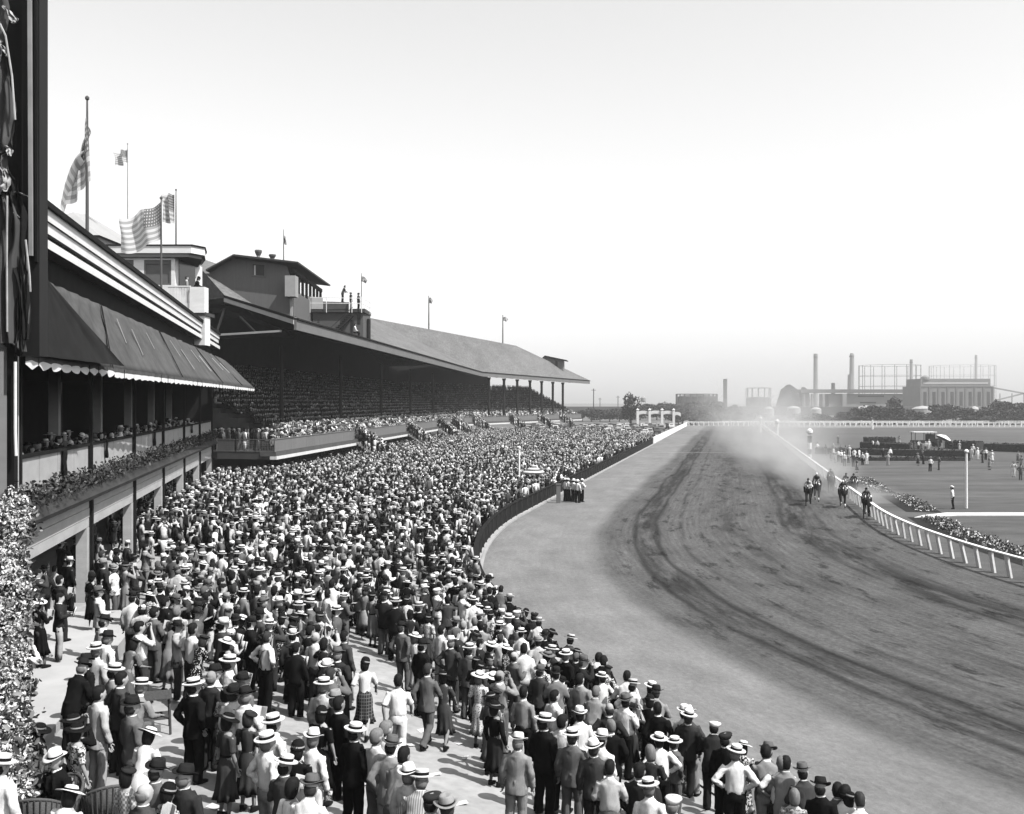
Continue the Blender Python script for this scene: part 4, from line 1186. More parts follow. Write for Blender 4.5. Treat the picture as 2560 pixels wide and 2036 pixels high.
def jacket_mesh(pose):
    ak, lk, lean = POSES[pose]
    m = MB()
    lo = .90 if lk == 'seat' else .78
    m.loft([(0, -.005, lo, .198, .142), (0, -.004, .90, .190, .136), (0, 0, 1.00, .176, .126), (0, .004, 1.10, .165, .120), (0, .006, 1.22, .182, .128), (0, 0, 1.34, .196, .124), (0, -.008, 1.405, .185, .112), (0, -.012, 1.445, .130, .092), (0, -.014, 1.485, .082, .078), (0, -.014, 1.50, .076, .074)], 18)
    sleeves(m, ak, .078, .062, .050)
    m.box((.006, -.128, .90), (.014, .03, .24)); m.loft([(0, -.014, 1.462, .094, .092), (0, -.016, 1.505, .080, .082)], 14)
    # pocket flaps and the raised lapel line
    for s in (-1, 1):
        m.box((s * .15, .112, .93), (.11, .03, .05)); m.tube([(s * .05, .11, 1.44), (s * .075, .135, 1.30), (s * .012, .140, 1.12)], [.018, .022, .008], 6)
    return bake(bent(m, lean), 'jacket', .017, .30, .013, sum(map(ord, pose)) % 7)
def shirt_mesh(pose, short=False):
    ak, lk, lean = POSES[pose]
    m = MB()
    m.loft([(0, 0, .93, .158, .112), (0, 0, 1.00, .172, .124), (0, .002, 1.10, .165, .120), (0, .004, 1.24, .178, .124), (0, 0, 1.34, .186, .118), (0, -.008, 1.405, .172, .104), (0, -.012, 1.445, .12, .086), (0, -.014, 1.49, .070, .072)], 18)
    sleeves(m, ak, .074, .060, .044, .4 if short else 1.0)
    return bake(bent(m, lean), 'shirt', .017, .30, .015, sum(map(ord, pose)) % 5 + 3)
def trousers_mesh(lk, lean):
    m = MB()
    m.loft([(0, 0, .80, .17, .118), (0, 0, .86, .178, .128), (0, 0, .94, .170, .122), (0, 0, 1.02, .156, .112)], 16)
    for s, (h, k, a) in zip((-1, 1), LEGS[lk]):
        h, k, a = [Vector(mir(q)) if s < 0 else Vector(q) for q in (h, k, a)]
        a = a + Vector((0, -.01, -.045))
        m.tube([h, lerp(h, k, .35), lerp(h, k, .75), k, lerp(k, a, .35), lerp(k, a, .75), a], [.100, .098, .086, .082, .078, .076, .078], 10)
    return bake(bent(m, lean), 'trousers', .017, .28, .012, 2)
def blouse_mesh(pose, short=True):
    ak, lk, lean = POSES[pose]
    m = MB()
    m.loft([(0, 0, .94, .155, .115), (0, 0, 1.04, .126, .096), (0, 0, 1.12, .128, .100), (0, .012, 1.24, .148, .122), (0, .008, 1.32, .158, .122), (0, -.006, 1.40, .156, .10), (0, -.012, 1.44, .110, .082), (0, -.014, 1.475, .066, .068)], 18)
    sleeves(m, ak, .070, .056, .040, .4 if short else 1.0)
    return bake(bent(m, lean), 'blouse', .017, .28, .010, sum(map(ord, pose)) % 4 + 1)
def skirt_mesh(lk, lean):
    m = MB()
    if lk == 'seat':
        m.loft([(0, 0, .82, .19, .14), (0, 0, .94, .18, .13), (0, 0, 1.04, .13, .10)], 16)
        m.tube([(0, 0, .88), (0, .25, .90), (0, .46, .90)], [(.19, .12), (.20, .11), (.19, .10)], 12)
        m.tube([(0, .44, .92), (0, .46, .70), (0, .47, .52)], [(.19, .10), (.2, .08), (.22, .08)], 12)
        return bake(bent(m, lean), 'skirt', .022, .16, .006, 4)
    n = 40; vs, fs = [], []
    rings = [(1.06, .118, .090, 0), (1.02, .134, .102, 0), (.92, .176, .134, .002), (.82, .186, .146, .004), (.66, .182, .150, .010), (.48, .200, .168, .022), (.34, .232, .198, .036), (.345, .20, .17, .03), (.6, .12, .1, 0)]
    for z, rx, ry, am in rings:
        for k in range(n):
            a = 2 * math.pi * k / n
            f = 1 + am / .2 * math.sin(a * 9 + .6 * math.sin(a * 2))
            vs.append((math.cos(a) * rx * f, math.sin(a) * ry * f + (.0 if lk == 'legs' else .05 * (1.0 - z)), z))
    for i in range(len(rings) - 1):
        for k in range(n): fs.append((i * n + k, i * n + (k + 1) % n, (i + 1) * n + (k + 1) % n, (i + 1) * n + k))
    m.add(vs, [tuple(reversed(q)) for q in fs])
    return bent(m, lean).mesh('skirt', None, True)
def shoe_mesh():
    m = MB()
    m.loft([(0, .05, 0.0, .046, .135), (0, .05, .03, .050, .14), (0, .03, .055, .046, .11), (0, -.02, .085, .040, .055), (0, -.03, .11, .036, .045)], 12)
    return m.mesh('shoe', None, True)
# headgear, origin at the crown of the bare head's centre (z 1.64)
def tilt(m, ax, ay=0):
    M = Matrix.Rotation(ax, 3, 'X') @ Matrix.Rotation(ay, 3, 'Y')
    m.v = [tuple(M @ Vector(p)) for p in m.v]; return m
def hat_meshes(kind):
    m, b = MB(), MB()
    def brim(rx, ry, z, curl=0.0, drop=0.0, th=.010, n=22):
        rings = []
        base = len(m.v)
        vs = []
        for (f, dz) in ((.55, 0), (1.0, 0), (1.0, th), (.55, th)):
            for k in range(n):
                a = 2 * math.pi * k / n
                up = curl * abs(math.cos(a)) ** 2 * (f - .5) * 2 - drop * max(0, math.sin(a)) * (f - .5) * 2
                vs.append((math.cos(a) * rx * f, math.sin(a) * ry * f, z + dz + up))
        fs = []
        for i in range(4):
            for k in range(n): fs.append((i * n + k, i * n + (k + 1) % n, ((i + 1) % 4) * n + (k + 1) % n, ((i + 1) % 4) * n + k))
        m.add(vs, fs)
    if kind == 'boater':
        brim(.168, .182, .062, 0, 0, .014)
        m.loft([(0, 0, .064, .094, .110), (0, 0, .150, .092, .108), (0, 0, .158, .086, .102)], 20)
        b.loft([(0, 0, .077, .0965, .1125), (0, 0, .118, .0955, .1115)], 20, False)
        tilt(m, -.06); tilt(b, -.06)
    elif kind in ('fedora', 'panama'):
        brim(.158, .172, .050, .040, .022, .008)
        vs0 = len(m.v)
        m.loft([(0, 0, .048, .096, .112), (0, 0, .09, .094, .110), (0, 0, .15, .086, .102), (0, 0, .168, .074, .09), (0, 0, .160, .04, .06), (0, 0, .150, .012, .03)], 20)
        for i in range(vs0, len(m.v)):       # pinch at the front of the crown
            x, y, z = m.v[i]
            if z > .11 and y > .02: m.v[i] = (x * (1 - .45 * min(1, y / .09)), y, z + .006)
        b.loft([(0, 0, .060, .0985, .1145), (0, 0, .086, .0968, .1128)], 20, False)
        tilt(m, -.10); tilt(b, -.10)
    elif kind == 'cap':
        m.loft([(0, 0, .02, .090, .106), (0, .0, .055, .098, .114), (0, .01, .085, .118, .132), (0, .015, .105, .105, .118), (0, .012, .118, .06, .07), (0, .012, .12, .01, .01)], 18)
        m.slab([(-.075, .07, .04), (-.05, .13, .034), (0, .165, .03), (.05, .13, .034), (.075, .07, .04)], (0, 0, .012))
    elif kind == 'wide':
        brim(.205, .215, .052, -.03, .03, .008, 26)
        m.loft([(0, 0, .045, .096, .112), (0, 0, .09, .094, .108), (0, 0, .118, .078, .09), (0, 0, .128, .04, .05), (0, 0, .13, .01, .01)], 18)
        b.loft([(0, 0, .060, .0985, .1145), (0, 0, .082, .0972, .1122)], 20, False)
        tilt(m, -.12, .14); tilt(b, -.12, .14)
    elif kind == 'cloche':
        m.loft([(0, 0, -.01, .112, .126), (0, 0, .02, .103, .117), (0, 0, .07, .098, .110), (0, 0, .11, .080, .09), (0, 0, .13, .05, .058), (0, 0, .135, .01, .01)], 18)
        b.loft([(0, 0, .030, .1045, .1185), (0, 0, .052, .1030, .1160)], 18, False)
        tilt(m, -.1, .12); tilt(b, -.1, .12)
    elif kind == 'beret':
        m.loft([(.01, 0, .05, .085, .10), (.015, 0, .07, .115, .125), (.02, 0, .09, .118, .128), (.02, 0, .108, .08, .09), (.02, 0, .112, .01, .01)], 16)
        tilt(m, -.1, .25)
    elif kind == 'helmet':
        brim(.150, .170, .035, -.015, .02, .010)
        m.loft([(0, 0, .035, .105, .124), (0, 0, .09, .100, .116), (0, 0, .13, .075, .09), (0, 0, .15, .03, .04), (0, 0, .165, .012, .012)], 18)
    hm = m.mesh('hat', None, True) if kind not in ('boater',) else m.mesh('hat', None, False)
    return hm, (b.mesh('hat_band', None, True) if b.v else None)
def hair_meshes(kind):
    m = MB()
    if kind == 'short':
        m.loft([(0, -.030, 1.555 - 1.64, .066, .066), (0, -.022, 1.60 - 1.64, .080, .088), (0, -.016, 1.645 - 1.64, .086, .100), (0, -.006, 1.69 - 1.64, .088, .108), (0, 0, 1.735 - 1.64, .076, .098), (0, .004, 1.772 - 1.64, .045, .062), (0, .004, 1.78 - 1.64, .01, .012)], 16)
    elif kind == 'bob':
        m.loft([(0, -.030, 1.49 - 1.64, .070, .060), (0, -.026, 1.54 - 1.64, .094, .088), (0, -.020, 1.60 - 1.64, .100, .102), (0, -.012, 1.66 - 1.64, .098, .108), (0, -.002, 1.72 - 1.64, .086, .106), (0, .002, 1.770 - 1.64, .05, .066), (0, .002, 1.784 - 1.64, .01, .012)], 16)
    elif kind == 'fringe':      # hair left around a bald crown
        m.loft([(0, -.034, 1.555 - 1.64, .064, .060), (0, -.026, 1.60 - 1.64, .081, .086), (0, -.022, 1.645 - 1.64, .086, .094), (0, -.024, 1.668 - 1.64, .078, .086)], 14)
    return m.mesh('hair', None, True)

G = {}
for ps, (ak, lk, ln) in POSES.items():
    G['body', ps] = body_mesh(ps)
    G['jacket', ps] = jacket_mesh(ps)
    G['shirt', ps] = shirt_mesh(ps)
    if ps in ('stand', 'akimbo', 'fold', 'look', 'walk'): G['tee', ps] = shirt_mesh(ps, True)
    if ps in ('stand', 'akimbo', 'fold', 'look', 'rail', 'walk', 'wave', 'sit'):
        G['blouse', ps] = blouse_mesh(ps); 
        if ps in ('stand', 'fold', 'look'): G['coat', ps] = blouse_mesh(ps, False)
    k = (lk, ln if lk != 'legs' else (.30 if ps == 'rail' else .0))
    if ('trousers',) + k not in G:
        G[('trousers',) + k] = trousers_mesh(lk, k[1]); G[('skirt',) + k] = skirt_mesh(lk, k[1])
G['shoe'] = shoe_mesh()
cm = MB(); cm.loft([(0, -.012, 1.465, .074, .080), (0, -.010, 1.515, .066, .074), (0, -.010, 1.515, .058, .064), (0, -.012, 1.465, .06, .066)], 14, False)
COLLAR = {round(ln, 2): bent(MB().add(cm.v, cm.f), ln).mesh('collar', None, True) for ln in {v[2] for v in POSES.values()}}
HAT = {k: hat_meshes(k) for k in ('boater', 'fedora', 'panama', 'cap', 'wide', 'cloche', 'beret', 'helmet')}
HAIR = {k: hair_meshes(k) for k in ('short', 'bob', 'fringe')}
sb = MB()
for s in (-1, 1):
    sb.tube([(s * .085, .125, 1.0), (s * .085, .132, 1.2), (s * .080, .06, 1.425), (s * .055, -.140, 1.36), (s * .012, -.158, 1.2), (s * .075, -.154, 1.0)], [(.015, .008)] * 6, 6)
SUSP = sb.mesh('suspenders', None, True)
bl = MB(); bl.loft([(0, 0, 1.045, .134, .104), (0, 0, 1.085, .132, .103)], 18, False); BELT = bl.mesh('belt', None, True)

# cloth
def cloth(tone, kind='plain'):
    key = f'cloth_{kind}_{int(tone * 1000):04d}'
    if key in MATS: return MATS[key]
    if kind == 'plain': return mat(key, tone, .95, .18, 5.5, .55, (1.6, 1.6, .7), .06, .03)
    m = bpy.data.materials.new(key); m.use_nodes = True
    N, L = m.node_tree.nodes, m.node_tree.links
    b = N['Principled BSDF']; b.inputs['Roughness'].default_value = .9; b.inputs['Specular IOR Level'].default_value = .1
    tc = N.new('ShaderNodeTexCoord')
    if kind == 'flower':
        t = N.new('ShaderNodeTexNoise'); t.inputs['Scale'].default_value = 17; t.inputs['Detail'].default_value = 2.5; t.inputs['Distortion'].default_value = 1.2
        f = t.outputs['Fac']; lo, hi = .47, .53
    elif kind == 'check':
        t = N.new('ShaderNodeTexChecker'); t.inputs['Scale'].default_value = 26; f = t.outputs['Fac']; lo, hi = 0, 1
    elif kind == 'plaid':
        sp = N.new('ShaderNodeSeparateXYZ'); L.new(tc.outputs['Object'], sp.inputs[0])
        w = []
        for i, sc in ((0, 120), (2, 85)):
            mu = N.new('ShaderNodeMath'); mu.operation = 'MULTIPLY'; mu.inputs[1].default_value = sc; L.new(sp.outputs[i], mu.inputs[0])
            si = N.new('ShaderNodeMath'); si.operation = 'SINE'; L.new(mu.outputs[0], si.inputs[0]); w.append(si.outputs[0])
        ad = N.new('ShaderNodeMath'); ad.operation = 'MAXIMUM'; L.new(w[0], ad.inputs[0]); L.new(w[1], ad.inputs[1]); f = ad.outputs[0]; lo, hi = .55, .95; t = None
    elif kind == 'stripe':
        sp = N.new('ShaderNodeSeparateXYZ'); L.new(tc.outputs['Object'], sp.inputs[0])
        mu = N.new('ShaderNodeMath'); mu.operation = 'MULTIPLY'; mu.inputs[1].default_value = 190; L.new(sp.outputs[0], mu.inputs[0])
        si = N.new('ShaderNodeMath'); si.operation = 'SINE'; L.new(mu.outputs[0], si.inputs[0]); f = si.outputs[0]; lo, hi = -.2, .6; t = None
    elif kind == 'dots':
        t = N.new('ShaderNodeTexVoronoi'); t.inputs['Scale'].default_value = 26; f = t.outputs['Distance']; lo, hi = .30, .34
    if t is not None: L.new(tc.outputs['Object'], t.inputs['Vector'])
    mr = N.new('ShaderNodeMapRange'); mr.inputs['From Min'].default_value = lo; mr.inputs['From Max'].default_value = hi
    a, c = (tone, .62) if tone < .3 else (tone, .12)
    if kind == 'stripe': a, c = tone, tone * .45
    if kind == 'dots': a, c = c, a
    if kind == 'plaid': a, c = tone, tone + .14
    mr.inputs['To Min'].default_value = a; mr.inputs['To Max'].default_value = c
    L.new(f, mr.inputs['Value']); L.new(mr.outputs[0], b.inputs['Base Color'])
    MATS[key] = m
    return m
SKIN = [mat('skin_fair', .34, .6, .08, 6), mat('skin_tanned', .25, .6, .08, 6), mat('skin_light', .40, .6, .08, 6)]
HAIRM = {'dark': mat('dark_hair', .013, .6, .5, 30, .3, (1, 1, .3)), 'fair': mat('fair_hair', .17, .6, .3, 30, .3, (1, 1, .3)), 'grey': mat('grey_hair', .15, .6, .3, 30, .3, (1, 1, .3)), 'brown': mat('brown_hair', .035, .6, .4, 30, .3, (1, 1, .3))}
M_shoe_d = mat('dark_leather', .012, .35, .3, 8); M_shoe_w = mat('white_buckskin', .6, .6, .1, 8)
STRAW = mat('straw', .66, .8, .12, 40, .2); FELTW = mat('white_felt', .72, .9, .08, 8)
TONE = {'black': .010, 'charcoal': .028, 'dark grey': .055, 'grey': .12, 'light grey': .24, 'pale': .44, 'white': .74}
HATTONE = {'boater': STRAW, 'panama': FELTW, 'dark fedora': cloth(.020), 'grey fedora': cloth(.11), 'tan fedora': cloth(.27), 'white cap': cloth(.74), 'dark cap': cloth(.028), 'wide black hat': cloth(.010), 'wide white hat': cloth(.74), 'wide grey hat': cloth(.2), 'small black hat': cloth(.012), 'small white hat': cloth(.72), 'dark beret': cloth(.025), 'white helmet': cloth(.74)}
HATKIND = {'boater': 'boater', 'panama': 'panama', 'dark fedora': 'fedora', 'grey fedora': 'fedora', 'tan fedora': 'fedora', 'white cap': 'cap', 'dark cap': 'cap', 'wide black hat': 'wide', 'wide white hat': 'wide', 'wide grey hat': 'wide', 'small black hat': 'cloche', 'small white hat': 'cloche', 'dark beret': 'beret', 'white helmet': 'helmet'}
BANDS = {'boater': .012, 'panama': .012, 'dark fedora': .006, 'grey fedora': .015, 'tan fedora': .012, 'wide black hat': .3, 'wide white hat': .015, 'wide grey hat': .03, 'small black hat': .35, 'small white hat': .04}

def setmat(o, m):
    """own material on a shared mesh"""
    if not o.data.materials: o.data.materials.append(m)
    o.material_slots[0].link = 'OBJECT'
    o.material_slots[0].material = m
def part(name, me, m, parent, loc=(0, 0, 0), rot=None):
    o = bpy.data.objects.new(name, me); COL.objects.link(o); o.parent = parent
    o.location = loc
    if rot is not None: o.rotation_euler = rot
    setmat(o, m); return o

def make_person(x, y, z, face, sex, head, top, bottom, pose='stand', h=None, turn=0.0, extras=(), fat=1.0):
    """face: heading in radians from +y; top/bottom: (garment, tone[, pattern])"""
    if ('jacket' if sex == 'm' else 'blouse', pose) not in G: pose = 'stand'
    ak, lk, ln = POSES[pose]
    h = h or (1.75 if sex == 'm' else 1.63)
    o = bpy.data.objects.new('person', G['body', pose]); COL.objects.link(o)
    k = h / 1.765
    o.scale = (k * (1.0 if sex == 'm' else .93) * fat, k * (1.0 if sex == 'm' else .94) * fat, k)
    o.location = (x, y, z); o.rotation_euler = (random.gauss(0, .025), random.gauss(0, .03), -face)
    setmat(o, random.choice(SKIN))
    f = bendf(ln); hp = Vector(f((0, .0, 1.64))); hr = (-ln * .6, 0, turn)
    key = (lk, ln if lk != 'legs' else (.30 if pose == 'rail' else .0))
    lowm = ('skirt',) + key if bottom[0] == 'skirt' else ('trousers',) + key
    def cl(t): return cloth(TONE[t[1]], t[2] if len(t) > 2 else 'plain')
    g = top[0]
    gm = {'jacket': 'jacket', 'shirt': 'shirt', 'tee': 'tee', 'blouse': 'blouse', 'dress': 'blouse', 'coat': 'coat'}[g]
    if (gm, pose) not in G: gm = {'tee': 'shirt', 'coat': 'blouse'}[gm]
    part({'jacket': 'jacket', 'shirt': 'shirt', 'tee': 'shirt', 'blouse': 'blouse', 'dress': 'bodice', 'coat': 'jacket'}[g], G[gm, pose], cl(top), o)
    part('skirt' if bottom[0] == 'skirt' else 'trousers', G[lowm], cl(bottom), o)
    if g in ('jacket', 'shirt') and sex == 'm': part('collar', COLLAR[round(ln, 2)], cloth(.74), o)
    hk = head[0]; hc = head[1]
    if hk in HATKIND:
        me, band = HAT[HATKIND[hk]]
        ht = part('hat', me, HATTONE[hk], o, hp, (hr[0] + random.gauss(0, .10), random.gauss(0, .09), turn))
        if band is not None: part('hat_band', band, cloth(BANDS[hk]), ht)
    hmesh = 'fringe' if hk == 'bald' else ('short' if sex == 'm' else 'bob')
    if not (hk in ('small black hat', 'small white hat') and sex == 'm'): 
        if hk in HATKIND: part('hair', HAIR['fringe' if sex == 'm' else 'bob'], HAIRM[hc], o, hp + Vector((0, -.004, -.012)), hr)
        else: part('hair', HAIR[hmesh], HAIRM[hc], o, hp, hr)
    sm = M_shoe_w if (bottom[1] == 'white' and random.random() < .7) else M_shoe_d
    for s, (a, b, c) in zip((-1, 1), LEGS[lk]):
        part('shoe', G['shoe'], sm, o, (c[0] * s, c[1], max(0.0, c[2] - .09)), (0, 0, -s * .15))
    if 'suspenders' in extras: part('suspenders', SUSP, cloth(.02), o)
    if 'belt' in extras: part('belt', BELT, cloth(.012), o)
    return o
# ------------------------------------------------------------------ the people one can pick out
TC = {'bk': 'black', 'ch': 'charcoal', 'dg': 'dark grey', 'gr': 'grey', 'lg': 'light grey', 'pl': 'pale', 'wh': 'white'}
HC = {'bo': 'boater', 'pa': 'panama', 'df': 'dark fedora', 'gf': 'grey fedora', 'tf': 'tan fedora', 'wc': 'white cap', 'dc': 'dark cap', 'wb': 'wide black hat', 'ww': 'wide white hat',
      'wg': 'wide grey hat', 'sb': 'small black hat', 'sw': 'small white hat', 'be': 'dark beret', 'ba': 'bare', 'bl': 'bald', 'he': 'white helmet'}
HAIRC = {'d': 'dark', 'f': 'fair', 'g': 'grey', 'b': 'brown'}
GC = {'J': 'jacket', 'S': 'shirt', 'T': 'tee', 'B': 'blouse', 'D': 'dress', 'C': 'coat', 't': 'trousers', 'k': 'skirt'}
ZONES = {'A': (0, 1436, 2.858), 'B': (600, 1436, 2.858), 'C': (1200, 1436, 2.858), 'D': (1700, 1636, 3.369)}
# where  x y  sex  head hair  top  bottom  pose  extras
CAST = """
B 175 415 m ba b S wh t bk akimbo suspenders
B 365 325 w sb d B wh k bk stand
B 860 40 m ba d J lg t lg stand
B 950 110 w sb d D lg k lg stand belt
B 1040 105 m bo d J pl t pl stand
B 885 570 w sb d B wh k ch:plaid walk
B 1125 725 m ba d T wh t wh walk
B 1330 645 m ba b J gr t gr walk
B 1450 670 w wb d D dg k dg walk
B 725 515 m gf g J ch t ch pocket
B 755 410 m ba d J dg t dg stand
B 600 605 m pa g J gr t dg fold
B 585 730 m bo f J pl t pl stand
B 625 655 m ba b J gr t gr look
B 665 810 m tf g J ch t bk stand
B 735 880 m ba d J bk t bk pocket
B 675 900 w sb d D bk k bk stand
B 800 1040 m bo d J bk t bk stand
B 905 1080 m ba f S pl t gr stand
B 990 1080 m ba f S wh t lg stand
B 205 1100 m bo g S wh t lg pocket
B 500 1095 m pa g S wh t wh stand
B 290 1130 w sb d B bk k bk fold
B 250 980 m bo d S wh t gr stand
B 315 1275 m bo d J dg t dg fold
B 1060 1150 m gf d J lg t lg pocket
B 1190 1335 m pa g J pl t pl stand
B 1240 1450 m bo g J pl:stripe t pl rail
B 1110 1290 m ba d S lg t gr rail
B 345 1460 w ba d B wh k pl stand
B 440 1490 m gf b S wh t wh rail
B 1325 1520 m dc d J gr t dg stand
B 1515 1570 m tf b J dg t dg stand
B 1175 330 m df b J gr t gr pocket
B 1295 455 m df d J bk t bk stand
B 1270 395 w ww f D wh k wh stand
B 1345 265 w sb d B lg:flower k dg stand
B 1430 365 m ba d S wh t pl stand
B 1515 435 m pa g J dg t dg akimbo
B 1630 485 m bo b J gr t gr stand
B 1745 355 w ba d D pl k pl stand
B 1690 575 w wb d D ch k ch fold
B 1700 590 w sb d B dg k dg stand
B 1800 670 w ww b D pl k pl look
B 1790 795 w be d C gr k lg stand
B 1545 75 w wb d D wh k wh stand belt
B 1380 0 m pa d J bk t bk stand
B 1290 190 m bo b J bk t pl look
B 1190 140 w sb d B wh k gr fold
B 120 235 m df d J dg t dg stand
B 295 150 m pa g S wh t wh fold
B 415 105 m pa b J gr t gr stand
B 510 100 m bo d J ch t ch fold
B 375 265 w wb d D bk k bk stand
B 545 415 m bl g S wh t gr stand
B 580 455 w ba d D ch k ch look
B 290 265 w sb d D ch:dots k ch stand
B 175 150 m gf f S wh t lg stand
B 640 40 m ba d J wh t wh walk
B 575 250 w sb b D lg:flower k lg look
B 40 690 m df g J gr t gr stand
B 30 800 m df g J wh t lg fold
B 60 940 w be b D dg k dg stand
A 1475 130 m ba d J bk t wh pocket
A 300 215 w ww d C bk k bk fold
A 445 110 m ba d J ch t ch fold
A 715 165 m gf d J wh t wh wave
A 715 285 m df d J wh t lg stand
A 745 400 m df g S wh t gr stand
A 670 470 m bo g J pl t pl stand
A 610 570 m df d J bk t dg stand
A 820 620 m bo d J lg t lg stand
A 840 700 m ba d J dg t dg pocket
A 890 475 w be d D gr k gr rail
A 955 780 m bo f S lg t lg rail
A 965 860 m df b J gr t gr stand
A 1380 735 m bo d J bk t bk pocket
A 1500 690 m bl g J ch t ch pocket
A 1720 935 w wb d D dg k dg stand belt
A 1740 800 m df b S wh t lg stand
A 1640 565 m bo b S wh t wh fold
A 1640 430 w ww d D bk k bk stand
A 1720 275 w ww b B dg k lg fold
A 1360 350 m ba d T wh t ch stand
A 1400 450 w be b D bk:dots k bk rail
A 1010 340 m ba d T wh t dg look
A 1100 240 m ba d J gr t gr fold
A 1200 330 w sw f D lg k lg rail
A 1270 230 m ba f J lg t lg fold
A 560 965 w wb d C bk k bk look
A 540 1040 w wb d D ch:flower k ch stand
A 1000 1130 w ww d D wh k wh rail
A 1110 1305 m df b J gr t dg fold
A 1340 1350 m df g J ch t ch stand
A 1020 1480 m bl g J dg t dg fold
A 1155 1485 w sb d D bk:flower k bk stand
A 950 1345 w be d D lg:check k gr stand
A 30 1285 m bo d J wh t pl stand
A 150 505 m df b S wh t lg look
A 420 1215 m pa g J bk t bk sit face
A 425 1545 w ww d B wh k lg rail
A 262 1040 w wb d D bk k bk sit
A 130 755 w wb d D lg:flower k lg stand
A 690 800 m ba d J pl t pl stand
A 1540 640 m df d S wh t gr stand
A 1620 760 w wg d D gr:flower k gr fold
A 510 640 m df g J bk t bk rail
C 250 1125 m pa g J lg t lg stand
C 460 980 m bo d J bk t bk stand
C 575 1005 m ba d S wh t ch fold
C 660 1090 m bo b J gr t gr stand
C 790 1085 m pa d S wh t lg stand
C 825 1160 m pa b J dg t ch stand
C 905 920 m bl b J ch t ch akimbo
C 800 840 m ba g J lg t lg rail
C 745 715 m ba d J lg t gr stand
C 620 525 m bo g J bk t bk pocket
C 490 495 m bo f J ch t ch fold
C 610 450 m bo d J dg t dg rail
C 500 400 w wb d D bk k bk rail
C 255 350 m ba d J gr t pl stand
C 20 340 m ba d J lg t lg walk
C 110 20 m pa d J dg t dg rail
C 185 110 m ba d J gr t gr rail
C 245 165 m bo d J bk t bk rail
C 290 250 w wb d D ch k ch rail
C 205 275 m bo f S wh t lg stand
C 345 255 w sb d B bk k dg rail
C 395 285 m dc d J ch t ch rail
C 430 330 m bo d S wh t gr rail
C 700 545 w wb d C ch k ch rail
C 740 585 w be d B bk k bk stand
C 805 595 m ba d S wh t gr rail
C 860 625 m ba d J gr t gr rail
C 935 665 w be b D bk:flower k bk rail
C 1030 725 m ba d S wh t wh rail
C 1075 745 m bo d J wh t wh akimbo
C 1160 785 m bo d J gr t dg rail
C 1220 830 w sb d C bk k bk stand
C 1310 825 m df b J lg t lg rail
C 1390 890 w ba b D gr:flower k gr rail
C 1300 920 m ba d J bk t bk pocket
C 1460 950 m bo b J ch t ch stand
C 1565 940 m pa d S wh t bk stand
C 1640 990 m pa b J dg t lg rail
C 1750 1115 m dc d J bk t bk stand
C 925 1340 m ba d S pl t gr fold
C 1120 1345 m ba d J ch t ch pocket
C 1250 1450 m bo g S wh t lg stand
C 1380 1555 m wc g S wh t wh stand
C 80 800 w wb b D gr k lg fold
C 140 690 m bl d S lg t gr look
C 110 880 w wb d C bk k ch stand
C 305 800 m ba d S lg t bk stand
C 75 670 w ww f D wh:dots k wh stand
C 1120 640 m ba d J bk t dg rail
D 530 635 m wc d J ch t ch rail
D 590 765 w ww d D bk:flower k bk rail
D 735 795 m gf b J gr t gr rail
D 815 840 m ba f T wh t ch akimbo
D 920 840 m ba d S lg t lg rail
D 1015 925 m ba d J lg t lg rail
D 1140 975 m gf d J dg t dg rail
D 1240 1040 m df d J bk t bk stand
D 1390 1095 m ba d J gr t dg stand
D 1560 1185 w wb d D dg:dots k dg rail
D 1695 1195 m ba d S wh t gr rail
D 1825 1275 m ba b S wh t wh rail
D 925 1120 w ba f D pl:flower k pl stand
"""
HORSES_AT = Vector((29.0, 80.0))
def solve_head(px, py, h):
    D = 25.0
    for _ in range(40):
        X = (px - CX) / F * D
        D = (EYE - zg(X, D) - h) * F / (py - CY)
        D = max(8, min(D, 300))
    return (px - CX) / F * D, D

HP = {'boater': 'straw boater', 'panama': 'white panama hat', 'white helmet': 'white helmet'}
POSEP = {'stand': '', 'pocket': 'hands in pockets', 'akimbo': 'hands on hips', 'fold': 'hands held in front', 'look': 'hands raised to face', 'rail': 'leaning forward', 'walk': 'striding', 'wave': 'one arm raised', 'sit': 'seated'}
PATP = {'flower': 'flowered ', 'check': 'checked ', 'plaid': 'plaid ', 'stripe': 'striped ', 'dots': 'dotted '}
def clothes_phrase(top, bottom):
    t = (PATP.get(top[2], '') if len(top) > 2 else '') + top[1]
    b = (PATP.get(bottom[2], '') if len(bottom) > 2 else '') + bottom[1]
    g = top[0]
    if g == 'jacket': return f'{t} suit' if t == b or (len(top) > 2 and top[1] == bottom[1]) else f'{t} jacket, {b} trousers'
    if g == 'dress': return f'{t} dress'
    if g == 'coat': return f'{t} coat'
    if g == 'blouse': return f'{t} blouse, {b} skirt'
    if g == 'tee': return f'{t} short sleeves, {b} trousers'
    return f'{t} shirt, {b} trousers'
def describe(sex, head, top, bottom, pose, extras, short=False):
    who = 'man' if sex == 'm' else 'woman'
    hk = head[0]
    if hk == 'bare': s = f'bareheaded {head[1]} haired {who} in '
    elif hk == 'bald': s = f'balding {who} in '
    else: s = f'{who} in {HP.get(hk, hk)}, '
    s += clothes_phrase(top, bottom)
    if short: return s
    if 'suspenders' in extras: s += ' with suspenders'
    if 'belt' in extras: s += ' with dark belt'
    if POSEP[pose]: s += ', ' + POSEP[pose]
    return s
LABELS = {}
PEOPLE = []
def zone(x, y):
    s, d = course_inv(x, y)
    if y > 70: return ''
    if d < 2.2: return 'by track fence'
    if x < facade_x(y) + 3.2: return 'by the arcade'
    if y < 20.5: return 'in front row'
    if d < 6 and y < 28: return 'on open paving'
    return 'amid the crowd'
